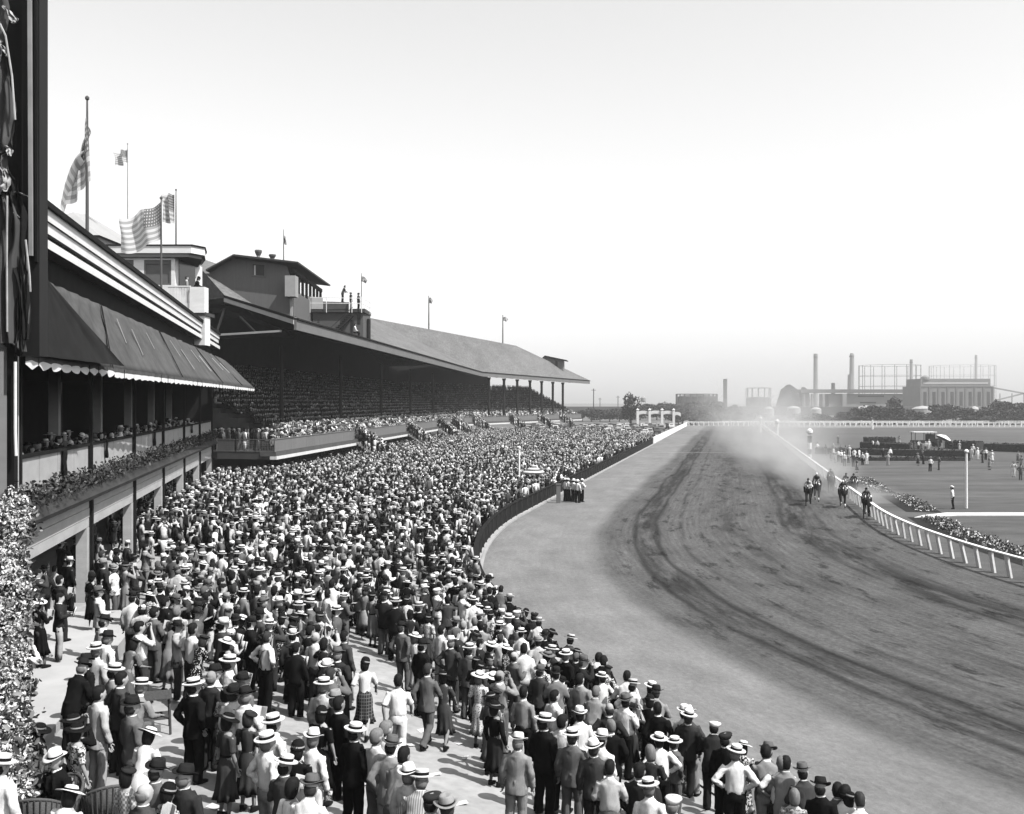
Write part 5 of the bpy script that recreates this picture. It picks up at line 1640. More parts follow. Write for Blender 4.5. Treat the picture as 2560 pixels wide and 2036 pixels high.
def near_phrase(x, y):
    best = None
    for (X, Y, sp) in PEOPLE:
        q = math.hypot(X - x, Y - y)
        if .2 < q < 2.6 and (best is None or q < best[0]): best = (q, sp)
    if best is None: return None
    sex, head, top = best[1]
    a = 'man' if sex == 'm' else 'woman'
    h = {'bare': 'bareheaded ' + a, 'bald': 'balding ' + a}.get(head[0], f'{a} in {HP.get(head[0], head[0])}')
    return f'beside {h}'
def give_label(x, y, spec, where=None):
    sex, head, top, bottom, pose, extras = spec
    base = describe(sex, head, top, bottom, pose, extras)
    z = zone(x, y) if where is None else where
    opts = [f'{base}, {z}' if z else base]
    if len(base.split()) > 13 and POSEP[pose]: base = describe(sex, head, top, bottom, 'stand', extras); opts.append(f'{base}, {z}' if z else base)
    n = near_phrase(x, y)
    if n: opts.append(f'{base}, {n}')
    for o in opts:
        if o not in LABELS and 4 <= len(o.split()) <= 16: return o
    return None
def register(o, x, y, spec, label, group):
    LABELS[label] = o.name
    PEOPLE.append((x, y, (spec[0], spec[1], spec[2])))
    tag(o, label, 'person', group)
GRP = 'racegoers on the lawn'
def parse(tok):
    p = tok.split(':'); return p
taken = []
SEATED = []
n_cast = 0
for line in CAST.strip().splitlines():
    w = line.split()
    zx, zy, zs = ZONES[w[0]]
    px, py = zx + float(w[1]) / zs, zy + float(w[2]) / zs
    sex = w[3]
    head = (HC[w[4]], HAIRC[w[5]])
    tp = w[7].split(':'); top = (GC[w[6]], TC[tp[0]]) + tuple(tp[1:])
    bp2 = w[9].split(':'); bot = (GC[w[8]], TC[bp2[0]]) + tuple(bp2[1:])
    pose = w[10]; extras = tuple(w[11:])
    if bot[0] == 'skirt' and top[0] == 'dress' and len(top) > 2: bot = ('skirt', top[1], top[2])
    h = (1.76 if sex == 'm' else 1.65) * random.uniform(.975, 1.03)
    hh = h + (.06 if head[0] not in ('bare', 'bald') else 0) - (.10 if pose == 'rail' else 0)
    if pose == 'sit': hh -= .42
    x, y = solve_head(px, py, hh)
    for tx, ty in taken:          # nobody stands inside someone else
        dd = math.hypot(x - tx, y - ty)
        if dd < .44:
            k = (.44 - dd) / max(dd, .05); x += (x - tx) * k; y += (y - ty) * k
    s_, d_ = course_inv(x, y)
    if d_ < .62: q = course(s_, .62 + random.uniform(0, .08)); x, y = q.x, q.y
    taken.append((x, y))
    v = HORSES_AT - Vector((x, y)); face = math.atan2(v.x, v.y) + random.uniform(-.30, .30)
    if pose == 'walk': face = random.uniform(-.1, .5)
    if 'face' in extras: face = -2.75
    o = make_person(x, y, zg(x, y) if not (x < facade_x(y) + 2.7 and y < 30.5) else 1.93, face, sex, head, top, bot, pose, h, random.uniform(-.3, .3), extras, random.uniform(.97, 1.10))
    spec = (sex, head, top, bot, pose, extras)
    if 'face' in extras:          # the one man who looks back at the camera
        f_ = bendf(POSES[pose][2])
        for sx in (-1, 1):
            em = MB(); em.loft([(0, 0, -.010, .005, .004), (0, 0, -.005, .013, .009), (0, 0, .005, .013, .009), (0, 0, .010, .005, .004)], 8)
            part('eye', em.mesh('eye', None, True), M_shoe_d, o, Vector(f_((sx * .034, .116, 1.645))))
            gm_ = MB(); gm_.tube([(math.cos(a_ * math.pi / 6) * .026, 0, math.sin(a_ * math.pi / 6) * .022) for a_ in range(13)], .003, 4); part('spectacle_rim', gm_.mesh('spectacle_rim', None, True), M_shoe_d, o, Vector(f_((sx * .036, .130, 1.645))))
        mm_ = MB(); mm_.box((0, 0, 0), (.045, .006, .006)); part('mouth', mm_.mesh('mouth'), M_shoe_d, o, Vector(f_((0, .120, 1.566))))
    if pose == 'sit': o.location.z -= .42; SEATED.append((o, x, y, face))
    lab = give_label(x, y, spec)
    if 'face' in extras: lab = 'seated man in white hat, spectacles and black suit, turned to face the camera'
    if lab is None: lab = give_label(x, y, spec, 'in the packed crowd') or ' '.join((describe(*spec) + ', near front').split()[:16])
    register(o, x, y, spec, lab, GRP); n_cast += 1

# more of the near crowd, filling the gaps
MH = ['boater'] * 16 + ['panama'] * 15 + ['dark fedora'] * 19 + ['grey fedora'] * 9 + ['tan fedora'] * 5 + ['dark cap'] * 3 + ['white cap'] * 2 + ['bare'] * 27 + ['bald'] * 4
WH = ['small black hat'] * 30 + ['wide black hat'] * 18 + ['wide white hat'] * 12 + ['small white hat'] * 9 + ['dark beret'] * 12 + ['wide grey hat'] * 6 + ['bare'] * 13
TT = ['black'] * 21 + ['charcoal'] * 20 + ['dark grey'] * 15 + ['grey'] * 14 + ['light grey'] * 12 + ['pale'] * 10 + ['white'] * 15
def random_spec():
    sex = 'm' if random.random() < .66 else 'w'
    pose = random.choice(['stand'] * 5 + ['fold'] * 4 + ['pocket'] * 3 + ['look'] * 4 + ['akimbo'] * 2 + ['wave'])
    if sex == 'm':
        hk = random.choice(MH); tone = random.choice(TT)
        if random.random() < .30: top = ('shirt', random.choice(['white'] * 5 + ['pale', 'light grey'])); bot = ('trousers', random.choice(['grey', 'charcoal', 'light grey', 'black', 'dark grey', 'white']))
        else: top = ('jacket', tone); bot = ('trousers', tone if random.random() < .75 else random.choice(TT))
    else:
        hk = random.choice(WH); tone = random.choice(TT)
        pat = random.choice([None] * 5 + ['flower', 'dots', 'check'])
        if random.random() < .6: top = ('dress', tone) + ((pat,) if pat else ()); bot = ('skirt', tone) + ((pat,) if pat else ())
        elif random.random() < .6: top = ('blouse', random.choice(['white', 'white', 'pale', 'light grey'])); bot = ('skirt', random.choice(['black', 'charcoal', 'grey', 'white']))
        else: top = ('coat', tone); bot = ('skirt', tone)
        if pose in ('pocket', 'akimbo'): pose = 'stand'
        if top[0] == 'coat' and pose not in ('stand', 'fold', 'look'): pose = 'stand'
    hair = random.choice(['dark'] * 5 + ['brown'] * 4 + ['fair'] * 2 + ['grey'] * 2)
    return (sex, (hk, hair), top, bot, pose, ())
N_PEOPLE_NEAR = 252
tries = 0
open_spots = [(-1.4, 22.0, 2.3), (-.6, 19.6, 1.8), (-2.6, 24.8, 1.5), (-6.6, 20.6, 1.4), (-6.2, 18.2, 1.0), (-3.2, 27.0, 1.3), (-9.6, 21.5, 1.6), (-9.3, 24.0, 1.2), (-2.0, 30.3, 1.2)]
while n_cast < N_PEOPLE_NEAR and tries < 6000:
    tries += 1
    y = 20 + 18.5 * math.sqrt(random.random()); s0 = None
    xl = facade_x(y) + .4; xr = course(course_inv(-2, y)[0], .7).x
    x = random.uniform(xl, xr - .1)
    if tries % 5 < 3:
        q = course(course_inv(0, 16.5 + 17 * random.random())[0], random.uniform(.66, 3.6)); x, y = q.x, q.y
    s_, d_ = course_inv(x, y)
    if d_ < .62: continue
    px = CX + x / y * F
    if px < 60 or px > 2400: continue
    gap = .56 if y > 27 else .66
    if any(math.hypot(x - a, y - b) < gap for a, b in taken): continue
    if any(math.hypot(x - a, y - b) < r for a, b, r in open_spots): continue
    for _ in range(60):
        spec = random_spec(); lab = give_label(x, y, spec)
        if lab: break
    if not lab: continue
    taken.append((x, y))
    v = HORSES_AT - Vector((x, y)); face = math.atan2(v.x, v.y) + random.gauss(0, .6)
    sex = spec[0]
    z = 1.93 if (x < facade_x(y) + 2.7 and y < 30.5) else zg(x, y)
    o = make_person(x, y, z, face, sex, spec[1], spec[2], spec[3], spec[4], (1.75 if sex == 'm' else 1.64) * random.choice([1, 1, 1, .9]) * random.uniform(.94, 1.05), random.uniform(-.6, .6), (), random.uniform(.96, 1.10))
    register(o, x, y, spec, lab, GRP); n_cast += 1
PAPER = MB()
PAPER.slab([(-.13, .33, 1.15), (0, .36, 1.11), (0, .44, 1.36), (-.13, .40, 1.38)], (0, .006, .002)); PAPER.slab([(.002, .36, 1.11), (.13, .33, 1.15), (.13, .40, 1.38), (.002, .44, 1.36)], (0, .006, .002))
PAPER = PAPER.mesh('programme')
np_ = 0
for o in [q for q in bpy.data.objects if q.name.startswith('person') and q.parent is None]:
    if np_ >= 26 or o.data is not G['body', 'fold']: continue
    lb = 'white race programme held by ' + o['label'].replace(', hands held in front', '')
    w_ = lb.split()[:16]
    while w_[-1] in ('in', 'the', 'by', 'on', 'amid', 'beside', 'and', 'a', 'man', 'woman', 'small', 'wide', 'dark', 'straw', 'white', 'grey'): w_.pop()
    lb = ' '.join(w_).rstrip(',')
    if lb in LABELS: continue
    pp = link_mesh('programme', PAPER, None, o.location); pp.rotation_euler = o.rotation_euler; pp.scale = o.scale; setmat(pp, cloth(.74))
    LABELS[lb] = pp.name; tag(pp, lb, 'programme', 'race programmes in hand'); np_ += 1
print('near people', n_cast, 'tries', tries)
Y_NEAR = 33.0

# ---- people on the infield grass, picked from where their feet stand (crop at 1900, 1050, x 3.267)
INF = [(470, 270), (538, 292), (580, 333), (612, 350), (640, 345), (668, 352), (690, 380), (722, 372), (700, 300), (730, 300), (762, 385), (792, 432), (808, 335), (838, 368), (872, 362), (772, 330), (600, 290), (660, 300),
       (1006, 330), (1043, 372), (1068, 326), (1290, 376), (1335, 362), (1388, 422), (1462, 410), (1466, 300), (1238, 258), (1262, 250), (1292, 256), (1350, 262), (1380, 240), (1455, 232), (1628, 262), (1572, 258),
       (1745, 290), (1780, 322), (1818, 352), (1842, 328), (1728, 320), (1876, 408), (1896, 352), (2070, 466), (2128, 492), (2136, 402), (2106, 352), (922, 245), (958, 246), (640, 205), (1140, 205), (1580, 728)]
g2 = 'people on the infield grass'
for i, (zx, zy) in enumerate(INF):
    px, py = 1900 + zx / 3.267, 1050 + zy / 3.267
    y = EYE * F / (py - CY); x = (px - CX) / F * y
    where = 'in the cluster by the inner rail' if px < 2170 and py > 1115 else ('beside the infield hedges' if py < 1140 else 'out on the infield grass')
    if i == len(INF) - 1:
        spec = ('m', ('panama', 'dark'), ('shirt', 'white'), ('trousers', 'black'), 'stand', ()); where = 'standing alone near tall white pole'
    else:
        for _ in range(200):
            spec = random_spec()
            if random.random() < .55 and spec[0] == 'm': spec = ('m', spec[1], ('shirt', 'white'), ('trousers', random.choice(['black', 'charcoal', 'dark grey', 'grey', 'white'])), random.choice(['stand', 'pocket', 'fold', 'look', 'akimbo']), ())
            lab = give_label(x, y, spec, where)
            if lab: break
    lab = give_label(x, y, spec, where)
    if lab is None: continue
    v = HORSES_AT - Vector((x, y))
    o = make_person(x, y, 0, math.atan2(v.x, v.y) + random.gauss(0, .6) if px > 2100 else random.uniform(2.6, 4), spec[0], spec[1], spec[2], spec[3], spec[4], 1.72 * random.uniform(.95, 1.05))
    register(o, x, y, spec, lab, g2)
# ---- policemen on the track by the gate post
for i, (zx, zy, ps, ds) in enumerate(((1772, 658, 'stand', 'nearest the pale gate post'), (1812, 660, 'pocket', 'second from the gate post'), (1852, 665, 'akimbo', 'in the middle of the five'), (1902, 676, 'stand', 'standing foremost on the dirt'), (1946, 666, 'fold', 'farthest from the gate post'))):
    px, py = 1000 + zx / 4.288, 1100 + zy / 4.288
    y = EYE * F / (py - CY); x = (px - CX) / F * y
    o = make_person(x, y, 0, 1.0 + random.uniform(-.4, .4), 'm', ('white helmet', 'dark'), ('shirt', 'white'), ('trousers', 'black'), ps, 1.9, fat=1.1)
    register(o, x, y, ('m', ('white helmet', 'dark'), ('shirt', 'white'), ('trousers', 'black'), ps, ()), f'policeman in white helmet and shirt, {ds}', 'policemen by the track fence')
# ---- people up on the roofs
for (px, py, D, ps, sex, head, top, bot, lab) in (
    (856, 756, 105.2, 'rail', 'm', ('bare', 'dark'), ('jacket', 'dark grey'), ('trousers', 'charcoal'), 'man in dark suit bending over on the railed roof lookout'),
    (878, 774, 104.6, 'stand', 'm', ('panama', 'grey'), ('jacket', 'charcoal'), ('trousers', 'pale'), 'man in white hat and dark jacket at the lookout railing'),
    (896, 776, 104.4, 'stand', 'm', ('dark cap', 'dark'), ('jacket', 'grey'), ('trousers', 'black'), 'shorter man by the small flag at the lookout railing'),
    (888, 854, 102.2, 'sit', 'm', ('bare', 'dark'), ('shirt', 'white'), ('trousers', 'black'), 'man in white shirt seated at the grandstand roof edge'),
    (467, 757, 68.9, 'stand', 'm', ('bare', 'brown'), ('shirt', 'light grey'), ('trousers', 'grey'), 'bareheaded man behind the pickets of the white roof tower'),
    (489, 757, 69.1, 'rail', 'm', ('dark fedora', 'dark'), ('jacket', 'black'), ('trousers', 'black'), 'man in dark hat leaning over the white tower corner')):
    q = P(px, py, D)
    o = make_person(q.x, q.y, q.z, 1.1, sex, head, top, bot, ps, 1.78)
    register(o, q.x, q.y, (sex, head, top, bot, ps, ()), lab, 'people up on the roofs')
# ---- people at the clubhouse balcony
for (Y, out, ps, sex, head, top, bot, lab) in (
    (24.6, -.55, 'rail', 'm', ('dark fedora', 'dark'), ('jacket', 'light grey'), ('trousers', 'grey'), 'man in pale jacket leaning on the clubhouse balcony rail by the curtain'),
    (33.2, -.6, 'rail', 'm', ('bare', 'dark'), ('jacket', 'charcoal'), ('trousers', 'black'), 'man in dark jacket leaning over the shaded clubhouse balcony'),
    (36.6, -.6, 'rail', 'w', ('small white hat', 'dark'), ('dress', 'dark grey'), ('skirt', 'dark grey'), 'woman in small white hat leaning over the clubhouse balcony'),
    (45.4, -.6, 'fold', 'm', ('panama', 'grey'), ('shirt', 'white'), ('trousers', 'grey'), 'man in white hat and shirt on the clubhouse balcony')):
    q = FP(Y, out, 5.42)
    o = make_person(q.x, q.y, q.z, 1.35, sex, head, top, bot, ps, 1.72)
    register(o, q.x, q.y, (sex, head, top, bot, ps, ()), lab, 'people on the clubhouse balcony')
# coats hung over the balcony rail
for k, (Y, w, L_) in enumerate(((32.0, .55, .95), (38.6, .3, .7), (50.5, .5, .75), (66.4, .5, .6))):
    m = MB(); vs = []
    for j in range(9):
        for i in range(9):
            t = j / 8; a = (i / 8 - .5) * w * (1 - .25 * t) + .05 * math.sin(j)
            o_ = .075 + .05 * math.sin(i * 2.0 + j * .4) * t
            z = 6.80 - t * L_ if j > 0 else 6.78
            if j == 0: o_ = -.14
            q = FP(Y + a, o_, z); vs.append(q)
    m.add(vs, [(j * 9 + i, j * 9 + i + 1, (j + 1) * 9 + i + 1, (j + 1) * 9 + i) for j in range(8) for i in range(8)])
    c = m.build('coat', cloth(.012), None, True)
    c.modifiers.new('t', 'SOLIDIFY').thickness = .03
    tag(c, ['long dark coat hung over the balcony rail nearest the curtain', 'narrow dark scarf hung over the second bay of balcony rail', 'dark jacket hung over the middle of the balcony rail', 'dark jacket hung near the far end of the balcony rail'][k], 'coat', 'coats over the balcony rail')
# ------------------------------------------------------------------ the rest of the crowd: one object
def mesh_arrays(me, ratio=None):
    if ratio:
        o = bpy.data.objects.new('t', me); COL.objects.link(o)
        d = o.modifiers.new('d', 'DECIMATE'); d.ratio = ratio
        dg = bpy.context.evaluated_depsgraph_get()
        e = o.evaluated_get(dg).to_mesh()
    else: o = None; e = me
    e.calc_loop_triangles()
    v = np.empty(len(e.vertices) * 3, np.float32); e.vertices.foreach_get('co', v)
    t = np.empty(len(e.loop_triangles) * 3, np.int32); e.loop_triangles.foreach_get('vertices', t)
    if o: bpy.data.objects.remove(o)
    return v.reshape(-1, 3), t.reshape(-1, 3)
# slots: 0 skin 1 hair 2 hat 3 band 4 top 5 bottom 6 shoe 7 collar
def template(pose, sex, hat, q):
    ak, lk, ln = POSES[pose]
    f = bendf(ln); hp = np.array(f((0, 0, 1.64)))
    rot = np.array(Matrix.Rotation(-ln * .6, 3, 'X'))
    V, T, S = [], [], []
    def add(me, slot, ratio, head=False):
        v, t = mesh_arrays(me, ratio)
        if head: v = v @ rot.T + hp
        b = sum(len(x) for x in V); V.append(v); T.append(t + b); S.append(np.full(len(t), slot))
    key = (lk, ln if lk != 'legs' else (.30 if pose == 'rail' else .0))
    add(G['body', pose], 0, .10 * q + .02)
    if sex == 'm': add(G['jacket', pose], 4, .16 * q); add(G[('trousers',) + key], 5, .16 * q); add(COLLAR[round(ln, 2)], 7, None)
    else: add(G['blouse', pose], 4, .17 * q); add(G[('skirt',) + key], 5, .30 * q)
    if hat != 'none':
        hm, bd = HAT[hat]; add(hm, 2, .6 * q if q < .9 else None, True)
        if bd is not None: add(bd, 3, None if q > .8 else .5, True)
        add(HAIR['fringe' if sex == 'm' else 'bob'], 1, .5 * q, True)
    else: add(HAIR['short' if sex == 'm' else 'bob'], 1, .5 * q, True)
    if pose == 'fold': add(PAPER, 7, None)
    v = np.concatenate(V)
    if sex == 'w': v = v * np.array([.93, .94, .94])
    return v, np.concatenate(T), np.concatenate(S)
def lowpoly(sex, hat, arms_, sit=False, n=6):
    """light figure for the far crowd"""
    m = MB(); S = []
    def mark(slot):
        S.extend([slot] * (len(m.f) - len(S)))
    z0 = .78
    if sit:
        m.loft([(0, .02, .0, .19, .13), (0, 0, .18, .17, .12), (0, 0, .42, .21, .13), (0, 0, .56, .17, .10), (0, 0, .62, .06, .06)], n); mark(4)
        m.tube([(0, .05, .04), (0, .48, .02)], [(.19, .10), (.17, .08)], 4); mark(5)
        off = -.88
    else:
        m.loft([(0, .0, 0, .10, .09), (0, 0, .45, .15, .11), (0, 0, .80, .19, .13)] if sex == 'm' else [(0, 0, 0, .08, .07), (0, 0, .34, .09, .09), (0, 0, .36, .22, .19), (0, 0, .85, .17, .13)], n); mark(5)
        m.loft([(0, 0, .79, .195, .14), (0, 0, 1.08, .165, .12), (0, 0, 1.34, .21, .13), (0, 0, 1.44, .16, .10), (0, 0, 1.49, .06, .06)], n); mark(4)
        off = 0.0
    m.loft([(0, .01, 1.47 + off, .055, .06), (0, .02, 1.57 + off, .07, .09), (0, .01, 1.68 + off, .08, .10), (0, 0, 1.76 + off, .04, .05)], n); mark(0)
    m.loft([(0, -.03, (1.53 if sex == 'm' else 1.49) + off, .075, .07), (0, -.02, 1.66 + off, .090, .10), (0, 0, 1.74 + off, .075, .09), (0, 0, 1.782 + off, .02, .02)], n); mark(1)
    if arms_ == 'fold': pts = [[(s * .20, 0, 1.40 + off), (s * .26, .02, 1.15 + off), (s * .12, .27, 1.16 + off)] for s in (-1, 1)]
    elif arms_ == 'wave': pts = [[(s * .20, 0, 1.40 + off), (s * .30, .10, 1.50 + off), (s * .30, .16, 1.74 + off)] if s < 0 else [(s * .20, 0, 1.40 + off), (s * .26, .02, 1.15 + off), (s * .14, .24, 1.12 + off)] for s in (-1, 1)]
    elif arms_ == 'look': pts = [[(s * .20, 0, 1.40 + off), (s * .32, .14, 1.28 + off), (s * .10, .20, 1.58 + off)] for s in (-1, 1)]
    else: pts = [[(s * .20, 0, 1.40 + off), (s * .26, -.02, 1.12 + off), (s * .25, .06, .86 + off if not sit else .98 + off)] for s in (-1, 1)]
    for p in pts: m.tube(p, [.07, .058, .045], 4); mark(4)
    for p in pts:
        e = Vector(p[2]); d = (e - Vector(p[1])).normalized(); m.tube([e, e + d * .1], [.04, .03], 4); mark(0)
    hz = 1.70 + off
    if arms_ == 'fold' and not sit: m.slab([(-.13, .33, 1.15), (.13, .33, 1.15), (.13, .42, 1.38), (-.13, .42, 1.38)], (0, .006, 0)); mark(7)
    if hat == 'boater':
        m.loft([(0, 0, hz, .168, .182), (0, 0, hz + .014, .168, .182)], n + 2); mark(2)
        m.loft([(0, 0, hz + .01, .096, .112), (0, 0, hz + .05, .095, .111)], n, False); mark(3)
        m.loft([(0, 0, hz + .05, .094, .11), (0, 0, hz + .095, .09, .105)], n); mark(2)
    elif hat in ('fedora', 'wide'):
        r = .155 if hat == 'fedora' else .21
        m.loft([(0, 0, hz - .01, r, r * 1.08), (0, 0, hz + .005, r * .8, r * .85)], n + 2); mark(2)
        m.loft([(0, 0, hz, .097, .113), (0, 0, hz + .035, .096, .112)], n, False); mark(3)
        m.loft([(0, 0, hz + .03, .095, .111), (0, 0, hz + (.115 if hat == 'fedora' else .07), .075, .09)], n); mark(2)
    elif hat == 'cloche':
        m.loft([(0, 0, hz - .08, .108, .124), (0, 0, hz + .02, .10, .112), (0, 0, hz + .09, .05, .05)], n); mark(2)
    me = m.mesh('t')
    me.calc_loop_triangles()
    t = np.empty(len(me.loop_triangles) * 3, np.int32); me.loop_triangles.foreach_get('vertices', t)
    pi = np.empty(len(me.loop_triangles), np.int32); me.loop_triangles.foreach_get('polygon_index', pi)
    v = np.array(m.v, np.float32)
    bpy.data.meshes.remove(me)
    return v, t.reshape(-1, 3), np.array(S)[pi]
HATD_M = (['boater', 'fedora', 'fedora', 'none'], [.28, .28, .14, .30])
def tone_for(slot, sex, hat, N):
    r = rng.random(N)
    cl = np.array([.010, .022, .045, .10, .2, .42, .74])
    if slot == 0: return rng.uniform(.26, .42, N)
    if slot == 1: return np.where(r < .8, .014, np.where(r < .92, .1, .28))
    if slot == 2:
        if hat == 'boater': return rng.uniform(.60, .74, N)
        if hat in ('fedora',): return np.where(r < .36, .72, np.where(r < .74, .018, np.where(r < .9, .10, .26)))
        return np.where(r < .36, .70, np.where(r < .8, .012, .15))
    if slot == 3: return np.full(N, .012)
    if slot in (4, 5): return cl[rng.choice(7, N, p=[.22, .18, .13, .11, .08, .08, .20] if slot == 4 else [.2, .19, .17, .16, .12, .07, .09])]
    if slot == 7: return np.full(N, .74)
    return np.full(N, .015)
CV, CT, CTONE = [], [], []
nv_tot = 0
def put(tmpl, X, Y, Z, heading, scale, sex, hat, suit=.7, dark=False):
    """many copies of one template at once"""
    global nv_tot
    v, t, s = tmpl
    N = len(X)
    if N == 0: return
    ca, sa = np.cos(-heading), np.sin(-heading)
    W = scale * rng.uniform(.95, 1.12, N)
    x = v[None, :, 0] * W[:, None]; y = v[None, :, 1] * W[:, None]; z = v[None, :, 2] * scale[:, None]
    vx = x * ca[:, None] - y * sa[:, None] + X[:, None]; vy = x * sa[:, None] + y * ca[:, None] + Y[:, None]; vz = z + Z[:, None]
    CV.append(np.stack([vx, vy, vz], -1).reshape(-1, 3).astype(np.float32))
    CT.append((t[None] + (np.arange(N) * len(v))[:, None, None] + nv_tot).reshape(-1, 3))
    tones = np.zeros((N, 8))
    for k in range(8): tones[:, k] = tone_for(k, sex, hat, N)
    if dark:          # covered seats: roof shade put into the tones of clothes, hats and skin
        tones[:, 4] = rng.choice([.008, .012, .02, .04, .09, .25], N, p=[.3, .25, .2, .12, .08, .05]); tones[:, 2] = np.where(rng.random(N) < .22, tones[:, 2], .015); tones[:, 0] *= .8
    same = rng.random(N) < suit
    tones[same, 5] = tones[same, 4]
    CTONE.append(tones[:, s].reshape(-1).astype(np.float32))
    nv_tot += N * len(v)

def front_x(y):
    if y < 82: return facade_x(y) - 2.5
    if y < 200: return A_.x + (B_.x - A_.x) * (y - 82) / 118 - .6
    return B_.x + (C_.x - B_.x) * (y - 200) / 62 - .6
def aisle(x, y):
    """paved gaps one can see between the groups"""
    s_, d_ = course_inv(x, y)
    if 2.6 < d_ < 3.5 and 30 < y < 46: return .15
    if 5.2 < d_ < 6.4 and 24 < y < 31: return .4
    return 1.0
pts = []
y = 22.0
cell = {}
for a, b in taken: cell.setdefault((int(a), int(b // 1)), []).append((a, b))
def near_taken(x, y, r):
    for i in (-1, 0, 1):
        for j in (-1, 0, 1):
            for a, b in cell.get((int(x) + i, int(y // 1) + j), ()):
                if (a - x) ** 2 + (b - y) ** 2 < r * r: return True
    return False
while y < 214:
    sp = .66 if y < 60 else (.64 if y < 120 else .74)
    xl = front_x(y) + .35
    s_, d0 = course_inv(0, y)
    xr = course(s_, .65).x
    # a better right limit: walk in until just behind the fence
    x = xl + rng.uniform(0, sp)
    while x < xr + 12:
        jx, jy = x + rng.uniform(-.30, .30), y + rng.uniform(-.30, .30)
        s2, d2 = course_inv(jx, jy)
        if d2 < .62: 
            if x > xr: break
            x += sp; continue
        p_ = .97
        if y < 30: p_ = .72 + (y - 22) * .028
        p_ *= aisle(jx, jy) * (1.0 if mnoise.noise(Vector((jx * .45, jy * .45, 2))) > -.22 else .22)
        if jy < 46 and jx < facade_x(jy) + 2.6: p_ *= .12
        if y > 190: p_ *= max(.12, 1 - (y - 190) / 24)
        px = CX + jx / jy * F
        if px > -60 and rng.random() < p_ and not near_taken(jx, jy, .48) and not any(math.hypot(jx - a, jy - b) < r for a, b, r in open_spots):
            pts.append((jx, jy, d2))
        x += sp
    y += sp * .95
pts = np.array(pts)
zz = np.array([zg_dy(d, yy) for yy, d in pts[:, 1:]])
ar = np.array([x < facade_x(y) + .3 and y < 81 for x, y in pts[:, :2]]); zz[ar] = 1.12
step = np.array([x < facade_x(y) + 2.78 and y < 30.6 for x, y in pts[:, :2]]); zz[step] = 1.93
pts = np.column_stack([pts[:, :2], zz])
# everybody looks towards the horses
hd = np.arctan2(HORSES_AT.x - pts[:, 0], HORSES_AT.y - pts[:, 1]) + rng.normal(0, .55, len(pts))
nearf = pts[:, 1] < 43
kinds = []
POOL = [('m', 'boater', .12), ('m', 'fedora', .28), ('m', 'none', .24), ('w', 'wide', .12), ('w', 'cloche', .15), ('w', 'none', .09)]
pr = np.array([p[2] for p in POOL]); pr /= pr.sum()
pick = rng.choice(len(POOL), len(pts), p=pr)
pose_i = rng.choice(5, len(pts), p=[.40, .24, .19, .10, .07])
for i, (sx, ht, _) in enumerate(POOL):
    for k, ps in enumerate(('stand', 'fold', 'look', 'pocket', 'wave')):
        pz = ps if (sx == 'm' or ps not in ('pocket',)) else 'stand'
        sel = (pick == i) & (pose_i == k)
        a = sel & nearf
        if a.any(): put(template(pz, sx, ht, .5), pts[a, 0], pts[a, 1], pts[a, 2], hd[a], rng.uniform(.88, 1.05, a.sum()), sx, ht)
        a = sel & ~nearf & (pts[:, 1] < 74)
        if a.any(): put(lowpoly(sx, ht, pz, False, 7), pts[a, 0], pts[a, 1], pts[a, 2], hd[a], rng.uniform(.88, 1.05, a.sum()) * (1 if sx == 'm' else .94), sx, ht)
        a = sel & (pts[:, 1] >= 74)
        if a.any(): put(lowpoly(sx, ht, pz, False, 4), pts[a, 0], pts[a, 1], pts[a, 2], hd[a], rng.uniform(.88, 1.05, a.sum()) * (1 if sx == 'm' else .94), sx, ht)
n_ground = len(pts)
# seated in the grandstand, and standing on its stairs
sp_, hs_ = [], []
for k in range(NROW):
    t = 7.2 if k else 1.2
    while t < LT - .5:
        if rng.random() < (.94 if k < 12 else .9):
            p, n, d = front(t); q = p - n * (.3 + k * RUN + .42)
            sp_.append((q.x, q.y, 4.24 + k * RISE + (.42 if k else .40), k)); hs_.append(math.atan2(HORSES_AT.x - q.x, HORSES_AT.y - q.y) * .6 + math.atan2(n.x, n.y) * .4)
        t += rng.uniform(.52, .66) if k < 8 else rng.uniform(.6, .8)
sp_ = np.array(sp_); hs_ = np.array(hs_) + rng.normal(0, .3, len(hs_))
pick = rng.choice(len(POOL), len(sp_), p=pr)
for i, (sx, ht, _) in enumerate(POOL):
    for k, ps in enumerate(('stand', 'fold', 'look')):
        a = (pick == i) & (np.arange(len(sp_)) % 3 == k)
        n_ = 6 if k < 2 else 6
        DK = False
        b = a & (sp_[:, 3] < 3); put(lowpoly(sx, ht, ps, True, 7), sp_[b, 0], sp_[b, 1], sp_[b, 2], hs_[b], rng.uniform(.92, 1.05, b.sum()), sx, ht, .7, DK)
        DK = True  # rows under the roof take the shade-darkened tones
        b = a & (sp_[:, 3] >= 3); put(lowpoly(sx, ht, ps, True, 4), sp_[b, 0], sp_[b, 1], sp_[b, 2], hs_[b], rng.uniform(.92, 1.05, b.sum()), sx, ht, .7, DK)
st_ = []
for a, b in gaps:
    for k in range(10):
        for _ in range(max(2, int((b - a) * .8))):
            if rng.random() < .9:
                p, n, d = front(rng.uniform(a + .4, b - .4)); q = p + n * (.25 + k * .3); st_.append((q.x, q.y, 3.9 - k * .2))
st_ = np.array(st_)
for i, (sx, ht) in enumerate((('m', 'boater'), ('m', 'fedora'), ('w', 'cloche'), ('m', 'none'))):
    b = np.arange(len(st_)) % 4 == i
    put(lowpoly(sx, ht, 'fold', False, 7), st_[b, 0], st_[b, 1], st_[b, 2], rng.normal(1.0, .5, b.sum()), rng.uniform(.93, 1.02, b.sum()), sx, ht)
